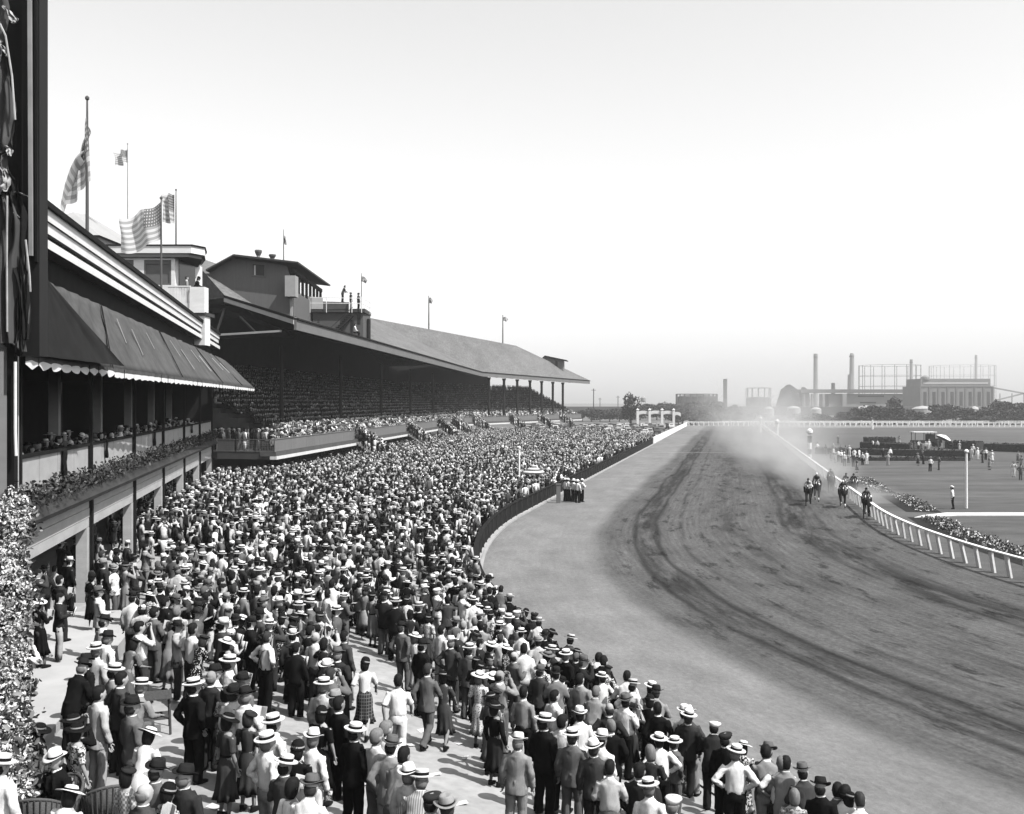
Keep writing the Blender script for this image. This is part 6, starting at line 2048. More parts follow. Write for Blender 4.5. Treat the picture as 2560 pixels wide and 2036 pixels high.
# diners along the clubhouse balcony, a few more behind the wire screens
cb = []
for Y in np.arange(27, 79, .62):
    for o_ in (-.55, -1.5, -2.4):
        if rng.random() < .7 and not any(abs(Y - q) < .8 for q in (24.6, 33.2, 36.6, 45.4)): q = FP(Y + rng.uniform(-.15, .15), o_, 5.85 + (.3 if rng.random() < .2 else 0)); cb.append((q.x, q.y, q.z))
cb = np.array(cb)
for i, (sx, ht) in enumerate((('m', 'none'), ('w', 'wide'), ('w', 'cloche'), ('m', 'fedora'))):
    b = np.arange(len(cb)) % 4 == i
    put(lowpoly(sx, ht, 'fold', True, 8), cb[b, 0], cb[b, 1], cb[b, 2], rng.normal(1.2, .4, b.sum()), rng.uniform(.95, 1.02, b.sum()), sx, ht)
ed = []
for k in range(70): ed.append((rng.uniform(-28, -19.6), rng.uniform(84.0, 88.4), 4.2))
ed = np.array(ed)
for i, (sx, ht) in enumerate((('m', 'none'), ('w', 'wide'), ('m', 'boater'), ('m', 'fedora'))):
    b = np.arange(len(ed)) % 4 == i
    put(lowpoly(sx, ht, 'stand', False, 7), ed[b, 0], ed[b, 1], ed[b, 2], rng.normal(1.0, .5, b.sum()), rng.uniform(.95, 1.05, b.sum()), sx, ht)
V = np.concatenate(CV); T = np.concatenate(CT); TN = np.concatenate(CTONE)
me = bpy.data.meshes.new('crowd')
me.vertices.add(len(V)); me.vertices.foreach_set('co', V.reshape(-1))
me.loops.add(len(T) * 3); me.loops.foreach_set('vertex_index', T.reshape(-1).astype(np.int32))
me.polygons.add(len(T)); me.polygons.foreach_set('loop_start', (np.arange(len(T)) * 3).astype(np.int32))
try: me.polygons.foreach_set('loop_total', np.full(len(T), 3, np.int32))
except Exception: pass
at = me.attributes.new('tone', 'FLOAT', 'FACE'); at.data.foreach_set('value', TN)
me.polygons.foreach_set('use_smooth', np.ones(len(T), bool))
me.update(calc_edges=True)
cm_ = bpy.data.materials.new('crowd_cloth'); cm_.use_nodes = True
N_, L_ = cm_.node_tree.nodes, cm_.node_tree.links
an = N_.new('ShaderNodeAttribute'); an.attribute_name = 'tone'
tx = N_.new('ShaderNodeTexNoise'); tx.inputs['Scale'].default_value = 7.0; tx.inputs['Detail'].default_value = 3
tcn = N_.new('ShaderNodeTexCoord'); L_.new(tcn.outputs['Object'], tx.inputs['Vector'])
mrn = N_.new('ShaderNodeMapRange'); mrn.inputs['From Min'].default_value = .3; mrn.inputs['From Max'].default_value = .7; mrn.inputs['To Min'].default_value = .82; mrn.inputs['To Max'].default_value = 1.18
L_.new(tx.outputs['Fac'], mrn.inputs['Value'])
mun = N_.new('ShaderNodeMath'); mun.operation = 'MULTIPLY'; L_.new(an.outputs['Fac'], mun.inputs[0]); L_.new(mrn.outputs[0], mun.inputs[1])
L_.new(mun.outputs[0], N_['Principled BSDF'].inputs['Base Color']); N_['Principled BSDF'].inputs['Roughness'].default_value = .9; N_['Principled BSDF'].inputs['Specular IOR Level'].default_value = .1
bpn = N_.new('ShaderNodeBump'); bpn.inputs['Strength'].default_value = .3; bpn.inputs['Distance'].default_value = .03; L_.new(tx.outputs['Fac'], bpn.inputs['Height']); L_.new(bpn.outputs[0], N_['Principled BSDF'].inputs['Normal'])
me.materials.append(cm_)
crowd = link_mesh('crowd', me)
tag(crowd, 'dense far crowd of spectators packing the lawn and the grandstand seats', 'crowd', None, 'stuff')
print('crowd', n_ground, len(sp_), len(V), len(T))

# ------------------------------------------------------------------ race horses and riders
def horse_mesh(ph):
    m = MB()
    m.tube([(0, -.92, 1.28), (0, -.72, 1.27), (0, -.35, 1.20), (0, .1, 1.18), (0, .45, 1.22), (0, .68, 1.24), (0, .80, 1.22)], [(.13, .15), (.27, .29), (.28, .30), (.29, .31), (.26, .31), (.21, .26), (.10, .14)], 14)
    m.tube([(0, .50, 1.34), (0, .80, 1.52), (0, 1.05, 1.66), (0, 1.18, 1.72)], [(.16, .24), (.12, .19), (.095, .14), (.085, .10)], 10)
    m.tube([(0, 1.10, 1.78), (0, 1.24, 1.68), (0, 1.42, 1.52), (0, 1.58, 1.40), (0, 1.63, 1.37)], [(.08, .09), (.098, .125), (.075, .09), (.062, .07), (.045, .05)], 10)
    for s in (-1, 1): m.tube([(s * .055, 1.12, 1.82), (s * .07, 1.12, 1.90), (s * .065, 1.14, 1.97)], [.030, .034, .008], 6)
    L = [[(-.15, .55, 1.15), (-.15, .72, .86), (-.15, .86, .58), (-.15, .70, .34), (-.15, .60, .22), (-.15, .54, .16)],
         [(.15, .55, 1.15), (.15, .70, .84), (.15, .90, .52), (.15, 1.02, .22), (.15, 1.08, .12), (.15, 1.12, .03)]] if ph == 0 else \
        [[(-.15, .55, 1.15), (-.15, .58, .84), (-.15, .62, .52), (-.15, .60, .20), (-.15, .62, .10), (-.15, .66, .02)],
         [(.15, .55, 1.15), (.15, .80, .92), (.15, 1.02, .74), (.15, .92, .46), (.15, .82, .36), (.15, .76, .32)]]
    for q in L: m.tube(q, [.125, .088, .062, .042, .045, .055], 8)
    H = [[(-.16, -.66, 1.15), (-.17, -.52, .84), (-.16, -.86, .55), (-.16, -.72, .24), (-.16, -.66, .14), (-.16, -.60, .05)],
         [(.16, -.66, 1.15), (.17, -.62, .82), (.16, -1.02, .60), (.16, -1.12, .30), (.16, -1.16, .20), (.16, -1.20, .12)]]
    if ph: H = [[mir(p) for p in q] for q in H]
    for q in H: m.tube(q, [.19, .125, .070, .044, .046, .056], 8)
    return bake(m, 'race_horse', .028, .22, .004, 3)
def rider_parts():
    body = MB()
    hz = 1.98
    body.loft([(0, .52, hz - .10, .052, .058), (0, .545, hz - .04, .060, .075), (0, .565, hz + .02, .075, .100), (0, .56, hz + .09, .08, .104), (0, .55, hz + .15, .05, .06)], 12)
    body.loft([(0, .665, hz - .01, .018, .018), (0, .672, hz + .02, .012, .012)], 6)
    jer = MB(); jer.tube([(0, -.12, 1.66), (0, .06, 1.76), (0, .30, 1.86), (0, .44, 1.87), (0, .52, 1.89)], [(.155, .12), (.165, .125), (.195, .13), (.17, .11), (.065, .065)], 12)
    bre = MB(); bre.tube([(0, -.22, 1.60), (0, -.10, 1.66), (0, .0, 1.72)], [(.15, .12), (.18, .14), (.16, .12)], 12)
    boot = MB(); hand = MB()
    for s in (-1, 1):
        jer.tube([(s * .17, .40, 1.86), (s * .27, .48, 1.66), (s * .15, .72, 1.60)], [.07, .055, .042], 8)
        hand.tube([(s * .15, .72, 1.60), (s * .12, .80, 1.60)], [.04, .032], 6)
        for k in range(4): hand.tube([(s * (.15 - .012 * k), .79, 1.615 - .012 * k), (s * (.145 - .012 * k), .835, 1.60 - .01 * k), (s * (.14 - .012 * k), .82, 1.575 - .01 * k)], [.011, .010, .007], 5)
        hand.tube([(s * .14, .76, 1.625), (s * .125, .80, 1.645)], [.012, .008], 5)
        body.tube([(s * .17, .40, 1.86), (s * .26, .48, 1.67), (s * .15, .71, 1.60)], [.045, .035, .025], 6)
        bre.tube([(s * .11, -.14, 1.64), (s * .27, .20, 1.55), (s * .31, .28, 1.46)], [.115, .09, .065], 8)
        boot.tube([(s * .31, .29, 1.47), (s * .315, .12, 1.26), (s * .315, .0, 1.08), (s * .31, .10, 1.03), (s * .30, .18, 1.03)], [.062, .055, .045, .042, .03], 8)
    body.tube([(0, -.1, 1.68), (0, .3, 1.85), (0, .5, 1.9)], [.09, .1, .05], 8)
    bb = bake(body, 'person', .018, .25); h = hand.mesh('h', None, True)
    bm = bmesh.new(); bm.from_mesh(bb); bm.from_mesh(h); bm.to_mesh(bb); bm.free()
    cap = MB(); cap.loft([(0, .55, hz + .06, .090, .112), (0, .55, hz + .13, .088, .108), (0, .54, hz + .185, .055, .065), (0, .54, hz + .20, .012, .012)], 14)
    cap.slab([(-.07, .64, hz + .075), (-.04, .73, hz + .07), (.04, .73, hz + .07), (.07, .64, hz + .075)], (0, 0, .014))
    return bb, bake(jer, 'jersey', .02, .2, .008, 1), bake(bre, 'breeches', .02, .2, .005, 2), boot.mesh('boots', None, True), cap.mesh('jockey_cap', None, True)
HM = [horse_mesh(0), horse_mesh(1)]
tl = MB(); tl.tube([(0, -.95, 1.36), (0, -1.15, 1.34), (0, -1.42, 1.16), (.04, -1.60, .92)], [.05, .085, .08, .02], 8); TAIL = tl.mesh('tail', None, True)
mn = MB(); mn.tube([(.03, .52, 1.60), (.05, .80, 1.72), (.04, 1.04, 1.84), (0, 1.14, 1.86)], [(.03, .06), (.035, .09), (.03, .07), (.02, .03)], 8); MANE = mn.mesh('mane', None, True)
scl = MB(); scl.loft([(0, -.12, 1.26, .315, .26), (0, -.12, 1.40, .285, .27), (0, -.1, 1.49, .18, .24), (0, -.1, 1.525, .05, .18)], 14); SADC = scl.mesh('saddle_cloth', None, True)
br = MB(); br.loft([(0, 1.44, 1.455, .088, .03), (0, 1.46, 1.50, .092, .035)], 10)
for s in (-1, 1): br.tube([(s * .07, 1.52, 1.42), (s * .18, 1.10, 1.52), (s * .13, .80, 1.60)], [.010] * 3, 5); br.tube([(s * .085, 1.46, 1.48), (s * .10, 1.18, 1.76)], [.012] * 2, 5)
BRID = br.mesh('bridle', None, True)
bz = MB(); bz.slab([(-.018, 1.262, 1.765), (.018, 1.262, 1.765), (.024, 1.50, 1.555), (-.024, 1.50, 1.555)], (0, .02, .02)); BLZ = bz.mesh('blaze', None, False)
sk = MB()
for (x, y0, z0, y1, z1) in ((.15, 1.02, .24, 1.085, .11), (-.15, .72, .36, .605, .21)): sk.tube([(x, y0, z0), (x, y1, z1)], [.052, .055], 8)
SOCK = sk.mesh('sock', None, True)
RP = rider_parts()
HORS = [((1690, 1105), 0, .012, 'lead dark horse galloping nearest the rail ahead of the field', ('dark grey', 'white', 'black'), False, 'rider in dark cap on the leading horse'),
        ((1312, 945), 1, .016, 'dark horse with white forelegs galloping second behind the leader', ('charcoal', 'white', 'white'), True, 'rider in white cap on the horse with white forelegs'),
        ((768, 905), 0, .010, 'black horse galloping widest towards the middle of the track', ('pale', 'white', 'charcoal'), False, 'rider in pale silks on the widest horse'),
        ((902, 845), 1, .018, 'tall dark horse with white feet beside the widest runner', ('grey', 'grey', 'white'), True, 'upright rider above the tall horse with white feet'),
        ((1486, 802), 0, .014, 'dark horse tight against the rail behind the leaders', ('black', 'white', 'black'), True, 'rider in black cap and silks tight to the rail'),
        ((1372, 792), 1, .045, 'brown horse half hidden between the two runners by the rail', ('light grey', 'pale', 'dark grey'), False, 'rider in light grey silks between two runners near the rail'),
        ((1128, 700), 0, .030, 'trailing horse half lost in the dust behind the field', ('charcoal', 'grey', 'black'), False, 'rider in dark cap on the trailing dusty horse')]
for (zx, zy), ph, tone, lab, (jt, bt_, ct), sock, rlab in HORS:
    px, py = 1900 + zx / 6.341, 1120 + zy / 6.341
    y = EYE * F / (py - CY); x = (px - CX) / F * y
    rz = math.pi - .33 + random.uniform(-.08, .08)
    h = link_mesh('race_horse', HM[ph], None, (x, y, 0)); h.rotation_euler = (0, 0, rz)
    setmat(h, mat(f'horse_coat_{int(tone * 1000):03d}', tone, .6, .3, 3, .03, (1, 1, 1), 0, .12))
    tag(h, lab, 'horse', 'race horses')
    part('tail', TAIL, HAIRM['dark'], h); part('mane', MANE, HAIRM['dark'], h); part('saddle_cloth', SADC, cloth(.74), h); part('bridle', BRID, M_shoe_d if random.random() < .5 else cloth(.74), h)
    if random.random() < .6 or sock: part('blaze', BLZ, cloth(.74), h)
    if sock and ph == 0: part('sock', SOCK, cloth(.74), h)
    elif sock:
        s2 = MB(); s2.tube([(-.15, .61, .34), (-.15, .605, .10)], [.054, .056], 8); part('sock', s2.mesh('sock', None, True), cloth(.74), h)
        s2 = MB(); s2.tube([(.15, .93, .50), (.15, .83, .36)], [.054, .056], 8); part('sock', s2.mesh('sock', None, True), cloth(.74), h)
    r = link_mesh('person', RP[0], None, (x, y, .22 if 'upright' in rlab else .0)); r.rotation_euler = (0, 0, rz); setmat(r, SKIN[0])
    tag(r, rlab, 'jockey', 'jockeys on the race horses')
    for nm, me_, tn in (('jersey', RP[1], jt), ('breeches', RP[2], bt_), ('boots', RP[3], 'black'), ('jockey_cap', RP[4], ct)): part(nm, me_, cloth(TONE[tn]), r)

# ------------------------------------------------------------------ furniture on the lawn
# wicker chairs (barrel backs) and a slatted table
M_wick = mat('wicker', .09, .8, .35, 30, .5, (1, 1, 3), .25)
def wicker_chair(loc, rz, label):
    t = thing('wicker_chair', label, 'chair', loc, 'wicker chairs on the near lawn'); t.rotation_euler = (0, 0, rz)
    n = 16
    def shell(r0, r1):
        vs = []
        for i in range(n + 1):
            a = math.pi * (-.08 + 1.16 * i / n)
            hgt = .66 + .24 * math.sin(max(0, min(math.pi, a)))
            for (r, z) in ((r0, .40), (r1 * .98, hgt * .7), (r1, hgt), (r1 + .035, hgt), (r0 + .035, .40)):
                vs.append((math.cos(a) * r, -math.sin(a) * r, z))
        fs = []
        for i in range(n):
            for k in range(5): fs.append((i * 5 + k, i * 5 + (k + 1) % 5, (i + 1) * 5 + (k + 1) % 5, (i + 1) * 5 + k))
        return vs, fs
    m = MB(); m.add(*shell(.27, .33)); part('backrest', m.mesh('backrest', M_wick, True), M_wick, t)
    m = MB(); m.loft([(0, 0, .38, .27, .27), (0, 0, .43, .28, .28)], 18); part('seat', m.mesh('seat', M_wick), M_wick, t)
    m = MB()
    for i in range(18):
        a = math.pi * (-.08 + 1.16 * i / 17)
        hgt = .66 + .24 * math.sin(max(0, min(math.pi, a)))
        m.tube([(math.cos(a) * .31, -math.sin(a) * .31, .40), (math.cos(a) * .372, -math.sin(a) * .372, hgt)], .010, 5)
    part('ribs', m.mesh('ribs', M_wick), M_wick, t)['kind'] = 'stuff'
    m = MB(); m.tube([(math.cos(math.pi * (-.08 + 1.16 * i / n)) * .35, -math.sin(math.pi * (-.08 + 1.16 * i / n)) * .35, .67 + .24 * math.sin(max(0, min(math.pi, math.pi * (-.08 + 1.16 * i / n))))) for i in range(n + 1)], .024, 7); part('rim', m.mesh('rim', M_wick, True), M_wick, t)
    for sx in (-1, 1):
        for sy in (-1, 1):
            m = MB(); m.tube([(sx * .19, sy * .19, .39), (sx * .22, sy * .22, 0)], .022, 6); part('leg', m.mesh('leg', M_wick), M_wick, t)
    return t
for px, py, rz, lab in ((118, 1935, -.9, 'wicker armchair with its back to the climbing bush'), (268, 1975, .5, 'wicker armchair behind the woman in checked dress'), (95, 2005, .2, 'wicker armchair at the very front below the bush')):
    x, y = solve_head(px, py, .75); wicker_chair((x, y, zg(x, y)), rz, lab)
for o_, x, y, fc in SEATED:
    lb = o_['label']; d_ = ' '.join(lb.replace(', seated', '').replace('seated ', '').split(',')[0].split()[:9])
    while d_.split()[-1] in ('in', 'and', 'of', 'with', 'by'): d_ = ' '.join(d_.split()[:-1])
    c_ = wicker_chair((x, y, o_.location.z + .42), -fc, 'wicker armchair under the seated ' + d_)
x, y = solve_head(388, 1738, .72)
tb = thing('wicker_table', 'slatted wicker table standing alone on the sunlit paving', 'table', (x, y, zg(x, y))); tb.rotation_euler = (0, 0, .35)
for k in range(11):
    m = MB(); m.box((0, -.30 + k * .06, .71), (.62, .030, .025)); part('slat', m.mesh('slat', M_wick), M_wick, tb)
for k in range(9):
    m = MB(); m.box((0, -.24 + k * .06, .30), (.50, .030, .022)); part('shelf_slat', m.mesh('shelf_slat', M_wick), M_wick, tb)
for sx in (-1, 1):
    m = MB(); m.box((sx * .29, 0, .68), (.04, .66, .03)); part('frame_bar', m.mesh('frame_bar', M_wick), M_wick, tb)
    for sy in (-1, 1):
        m = MB(); m.tube([(sx * .26, sy * .27, .70), (sx * .28, sy * .29, 0)], .024, 6); part('leg', m.mesh('leg', M_wick), M_wick, tb)
# striped sunshade and a white pole in the packed crowd
D = 85
q = P(1334, 1178, D); um = thing('striped_umbrella', 'striped sunshade umbrella standing above the packed crowd near the policemen', 'umbrella', (q.x, q.y, .5))
for k in range(12):
    m = MB(); a0, a1 = 2 * math.pi * k / 12, 2 * math.pi * (k + 1) / 12; R_ = 1.08
    zt_, zb_ = P(0, 1162, D).z, P(0, 1184, D).z
    c0, c1 = (q.x + math.cos(a0) * R_, q.y + math.sin(a0) * R_, zb_), (q.x + math.cos(a1) * R_, q.y + math.sin(a1) * R_, zb_)
    tp = Vector((q.x, q.y, zt_))
    for j in range(6):
        f0, f1 = j / 6, (j + 1) / 6
        m.add([lerp(tp, Vector(c0), f0), lerp(tp, Vector(c0), f1), lerp(tp, Vector(c1), f1), lerp(tp, Vector(c1), f0)], [(0, 1, 2, 3)])
    o = m.build('gore', cloth(.62), um); o.data.materials.append(cloth(.06))
    o.data.polygons.foreach_set('material_index', [j % 2 for j in range(len(o.data.polygons))])
m = MB(); m.tube([(q.x, q.y, .5), (q.x, q.y, P(0, 1160, D).z)], .03, 6); m.build('pole', M_rail, um)
q = P(1298, 1200, 86); wpn = thing('white_pole', 'white pole rising out of the packed crowd beside the striped umbrella', 'pole', (q.x, q.y, .6))
m = MB(); m.tube([(q.x, q.y, .6), (q.x, q.y, P(0, 1124, 86).z)], [.09, .07], 8); m.build('pole_shaft', M_rail, wpn)
m = MB(); m.lathe((q.x, q.y, P(0, 1124, 86).z), [(.05, 0), (.14, .08), (.14, .2), (.04, .28)], 8); m.build('pole_cap', M_rail, wpn)
# ------------------------------------------------------------------ infield: hedges, flower beds, path, poles, carts
def scatter_box(p0, p1, w, h, n, seed):
    r = np.random.default_rng(seed)
    a, b = Vector(p0), Vector(p1)
    t = (b - a); L_ = t.length; t.normalize(); nn = Vector((-t.y, t.x, 0))
    out = []
    for _ in range(n):
        u, v, z = r.uniform(0, L_), r.uniform(-.5, .5) * w, r.uniform(0, 1) ** .6 * h
        q = a + t * u + nn * v + Vector((0, 0, z)); out.append(tuple(q))
    return out
def hedge(pxa, pya, pxb, pyb, w, h, label, n=900):
    D0, D1 = EYE * F / (pya - CY), EYE * F / (pyb - CY)
    a, b = P(pxa, pya, D0), P(pxb, pyb, D1)
    t = thing('clipped_hedge', label, 'hedge', (a.x, a.y, 0), 'dark clipped hedges on the infield')
    m = MB(); m.bar((a.x, a.y, h / 2), (b.x, b.y, h / 2), w * .92, h * .9); m.build('hedge_core', M_leafd, t)
    pts_ = np.array(scatter_box((a.x, a.y, .02), (b.x, b.y, .02), w * 1.05, h * 1.03, n, int(pxa))) - np.array(WLOC[t.name])
    o = link_mesh('foliage', leaf_mesh('foliage', pts_.tolist(), .32, [M_leafd, mat('dark_leaves_deep', .018, .8, .4, 3)], [2, 3], int(pxa)), t); o['kind'] = 'stuff'
hedge(2040, 1135, 2425, 1143, 2.6, 1.0, 'long dark hedge crossing the infield behind the cluster of people')
hedge(2165, 1120, 2290, 1126, 3.5, 1.1, 'shorter dark hedge behind the long infield hedge')
hedge(2165, 1109, 2232, 1109, 3.5, 1.2, 'farthest short dark hedge on the infield')
hedge(2470, 1127, 2640, 1133, 4.0, 1.3, 'dark hedge beyond the right hand infield group')
hedge(2140, 1152, 2420, 1152, 1.6, .5, 'low dark hedge in front of the long infield hedge')
hedge(2372, 1122, 2450, 1125, 3.0, 1.4, 'dark hedge block beside the white sunshade')
M_fl = mat('white_flowers', .60, .8, .2, 4)
def flower_bed(s0, s1, d0, d1, label, n):
    pts_ = []; r = np.random.default_rng(abs(int(s0 * 7 + 99)))
    for _ in range(n):
        s, d = r.uniform(s0, s1), r.uniform(d0, d1)
        p = course(s, d); e = min(1, (s - s0) * .6, (s1 - s) * .6) ; pts_.append((p.x, p.y, .05 + r.uniform(0, .34) * max(.2, e) + .06 * math.sin(s * 2.3)))
    o = link_mesh('flower_bed', leaf_mesh('flower_bed', pts_, .17, [M_fl, M_leafm, M_leafd], [2.4, 2.4, 2.8], abs(int(s0 + 200))))
    tag(o, label, 'flower bed', 'flower beds along the inner rail', 'stuff')
def soil(s0, s1, d0, d1):
    q = [course(s0, d0), course(s0, d1), course(s1, d1), course(s1, d0)]
    n = max(2, int((s1 - s0) / 2)); m = MB()
    for i in range(n):
        a, b = s0 + (s1 - s0) * i / n, s0 + (s1 - s0) * (i + 1) / n
        q = [course(a, d0), course(b, d0), course(b, d1), course(a, d1)]
        m.add([(p.x, p.y, .012) for p in q], [(0, 1, 2, 3)])
    m.build('bed_soil', mat('garden_soil', .022, .95, .3, 2, .1))['kind'] = 'structure'
SW = lambda px, py: course_inv(*P(px, py, EYE * F / (py - CY)).xy)
for (p0, p1, lab, n) in (((2560, 1400), (2345, 1297), 'nearest long bed of white flowers inside the inner rail', 2600), ((2330, 1280), (2236, 1241), 'second bed of white flowers beyond the white path', 900), ((2210, 1232), (2150, 1197), 'third bed of pale flowers fading towards the dust', 700)):
    sa, da = SW(*p0); sb_, db = SW(*p1)
    dm = (da + db) / 2 if abs(da - db) < 4 else max(da, db)
    s0, s1 = min(sa, sb_), max(sa, sb_)
    if 'nearest' in lab: s0 -= 14
    dm = min(dm, -TW - 1.6)
    soil(s0 - .5, s1 + .5, dm - 1.0, dm + 1.5)
    flower_bed(s0, s1, dm - .75, dm + .75, lab, n)
# white path that leaves the rail
ya = EYE * F / (1291 - CY); 
pa = P(2312, 1293, ya); m = MB()
a0 = P(2310, 1296, EYE * F / (1296 - CY)); a1 = P(2375, 1286, EYE * F / (1286 - CY)); 
b0 = Vector((60, a1.y - 1.0, 0)); b1 = Vector((60, a1.y + .9, 0))
m.slab([(a0.x - .6, a0.y + .2, -.02), (a1.x, a1.y - 1.1, -.02), (b0.x, b0.y, -.02), (b1.x, b1.y, -.02), (a1.x, a1.y + .7, -.02), (a0.x + .6, a0.y + 1.6, -.02)], (0, 0, .07))
m.build('white_path', mat('white_gravel', .62, .9, .12, 2, .1))['kind'] = 'structure'
# white winning post with a ball, striped marker post, furlong poles
def pole(name, px, yt, yb, r, label, bands=None, ball=True):
    D = EYE * F / (yb - CY); q = P(px, yb, D); zt = P(0, yt, D).z
    t = thing(name, label, 'post', (q.x, q.y, 0), 'white posts on the infield')
    if bands is None:
        m = MB(); m.tube([(q.x, q.y, 0), (q.x, q.y, zt)], [r, r * .8], 8); m.build('shaft', M_rail, t)
    else:
        for i, (f0, f1, dk) in enumerate(bands):
            m = MB(); m.tube([(q.x, q.y, zt * f0), (q.x, q.y, zt * f1)], r, 8); m.build('band', M_rail if not dk else M_dark, t, False, 'dark band' if dk else None)
    if ball:
        m = MB(); m.lathe((q.x, q.y, zt), [(r * .4, 0), (r * 1.5, r * .9), (r * 1.5, r * 2), (r * .4, r * 3)], 10); m.build('ball', M_rail, t)
pole('tall_post', 2416, 1134, 1271, .11, 'tall white post with ball top beside the man alone on the infield')
pole('marker_post', 2024, 1087, 1150, .30, 'black and white banded marker post at the end of the long hedge', ((0, .22, 0), (.22, .42, 1), (.42, .68, 0), (.68, .95, 1)), True)
pole('furlong_pole', 1943, 1060, 1098, .34, 'white furlong pole by the dusty inner rail', None, True)
pole('furlong_pole', 1901, 1051, 1082, .30, 'farther faint white furlong pole near the far turn', None, True)
pole('furlong_pole', 2181, 1050, 1074, .30, 'small white pole standing at the far rail before the trees', None, False)
# open cart / water wagon with canopy
D = EYE * F / (1118 - CY); q = P(2312, 1118, D)
vt = thing('motor_truck', 'dark open motor truck with a light canopy among the infield hedges', 'truck', (q.x, q.y, 0))
def vb(name, c, d, mt): 
    m = MB(); m.box((q.x + c[0], q.y + c[1], c[2]), d); return m.build(name, mt, vt)
M_truck = mat('truck_paint', .02, .6, .2, 2)
vb('bed', (-.6, 0, 1.0), (3.4, 1.9, .5), M_truck); vb('hood', (2.2, 0, 1.15), (1.5, 1.3, .8), M_truck); vb('cab', (1.0, 0, 1.7), (1.1, 1.8, 1.3), M_truck); vb('canopy', (-.3, 0, 2.75), (4.2, 2.2, .14), M_white)
for x in (-2.1, 0.2, 1.4):
    for y in (-.9, .9): vb('canopy_post', (x, y, 1.95), (.09, .09, 1.5), M_truck)
for x in (-1.6, 2.1):
    for y in (-.95, .95):
        m = MB(); m.tube([(q.x + x, q.y + y - .1, .48), (q.x + x, q.y + y + .1, .48)], .48, 14); m.build('wheel', M_steel, vt)
D = EYE * F / (1121 - CY); q = P(2359, 1121, D)
us = thing('white_umbrella', 'white sunshade tilted over people between infield hedges', 'umbrella', (q.x, q.y, 0))
m = MB(); m.lathe((q.x, q.y, 1.6), [(1.5, 0), (1.45, .1), (.9, .5), (.05, .8)], 12); 
Mx = Matrix.Rotation(.5, 3, 'Y'); c_ = Vector((q.x, q.y, 1.6)); m.v = [tuple(Mx @ (Vector(p) - c_) + c_) for p in m.v]
m.build('canopy', M_white, us); m = MB(); m.tube([(q.x, q.y, 0), (q.x, q.y, 2.2)], .03, 6); m.build('pole', M_steel, us)

# ------------------------------------------------------------------ parked cars beyond the crowd
def car_meshes():
    b = MB()
    prof = [(-2.15, .42), (-2.2, .80), (-1.9, 1.05), (-1.55, 1.12), (-1.35, 1.55), (-.9, 1.68), (.2, 1.66), (.55, 1.50), (.72, 1.12), (1.75, 1.02), (2.0, .92), (2.05, .42)]
    n = len(prof); vs = []
    for sx, k in ((-.70, .80), (-.80, 1), (.80, 1), (.70, .80)):
        for (y, z) in prof: vs.append((sx * (1 if z < 1.2 else .86), y * (1 if k == 1 else .985), .42 + (z - .42) * (1 if k == 1 else .975)))
    fs = [tuple(range(n)), tuple(reversed(range(3 * n, 4 * n)))]
    for r in range(3):
        for i in range(n): fs.append((r * n + i, (r + 1) * n + i, (r + 1) * n + (i + 1) % n, r * n + (i + 1) % n))
    b.add(vs, fs)
    f = MB()
    for s in (-1, 1):
        for y in (-1.35, 1.4): f.loft([(s * .80, y, .30, .16, .62), (s * .80, y, .66, .17, .55), (s * .80, y, .84, .12, .30)], 10)
    w = MB()
    for s in (-1, 1): w.box((s * .735, -.35, 1.36), (.03, 1.5, .30))
    w.box((0, .70, 1.32), (1.1, .05, .30)); w.box((0, -1.48, 1.36), (.9, .05, .24))
    wh = MB(); wh.tube([(-.10, 0, 0), (.10, 0, 0)], .36, 12)
    return b.mesh('body', None, False), f.mesh('fender', None, True), w.mesh('windows', None), wh.mesh('wheel', None)
CB = car_meshes()
TCAR = [(.02, 'black'), (.05, 'dark'), (.12, 'grey'), (.28, 'light grey'), (.5, 'pale'), (.3, 'light grey')]
ncar = 0
NUM = ['first', 'second', 'third', 'fourth', 'fifth', 'sixth', 'seventh', 'eighth', 'ninth', 'tenth', 'eleventh', 'twelfth', 'thirteenth', 'fourteenth', 'fifteenth', 'sixteenth', 'seventeenth', 'eighteenth', 'nineteenth', 'twentieth', 'twenty first', 'twenty second', 'twenty third', 'twenty fourth', 'twenty fifth']
for r_ in range(12):
    yy = 219 + r_ * 9.5
    x0_ = front_x(min(yy, 261)) + 9 if yy < 262 else 8 - (yy - 262) * .1
    xx = x0_; k_ = 0
    while xx < course(course_inv(0, yy)[0], 5).x + 6:
        s2, d2 = course_inv(xx, yy)
        if d2 < 3.5: break
        if random.random() < .93 and not (yy < 262 and xx < front_x(yy) + 5):
            tn, nm = random.choice(TCAR)
            c = thing('parked_car', f'{nm} motor car, {NUM[min(k_, 24)]} from the grandstand side in parked row {NUM[r_]} behind the crowd', 'car', (xx, yy, -.02), 'cars parked beyond the crowd'); k_ += 1
            c.rotation_euler = (0, 0, random.choice([0, math.pi]) + random.uniform(-.06, .06))
            part('body', CB[0], mat(f'car_paint_{int(tn * 1000):03d}', tn, .3, .1, 1, 0, (1, 1, 1), 0, .5), c); part('fender', CB[1], M_truck, c); part('windows', CB[2], M_glass, c)
            for sx in (-.8, .8):
                for sy in (-1.35, 1.4): part('wheel', CB[3], M_steel, c, (sx, sy, .36))
            ncar += 1
        xx += random.uniform(2.2, 2.8)
print('cars', ncar)

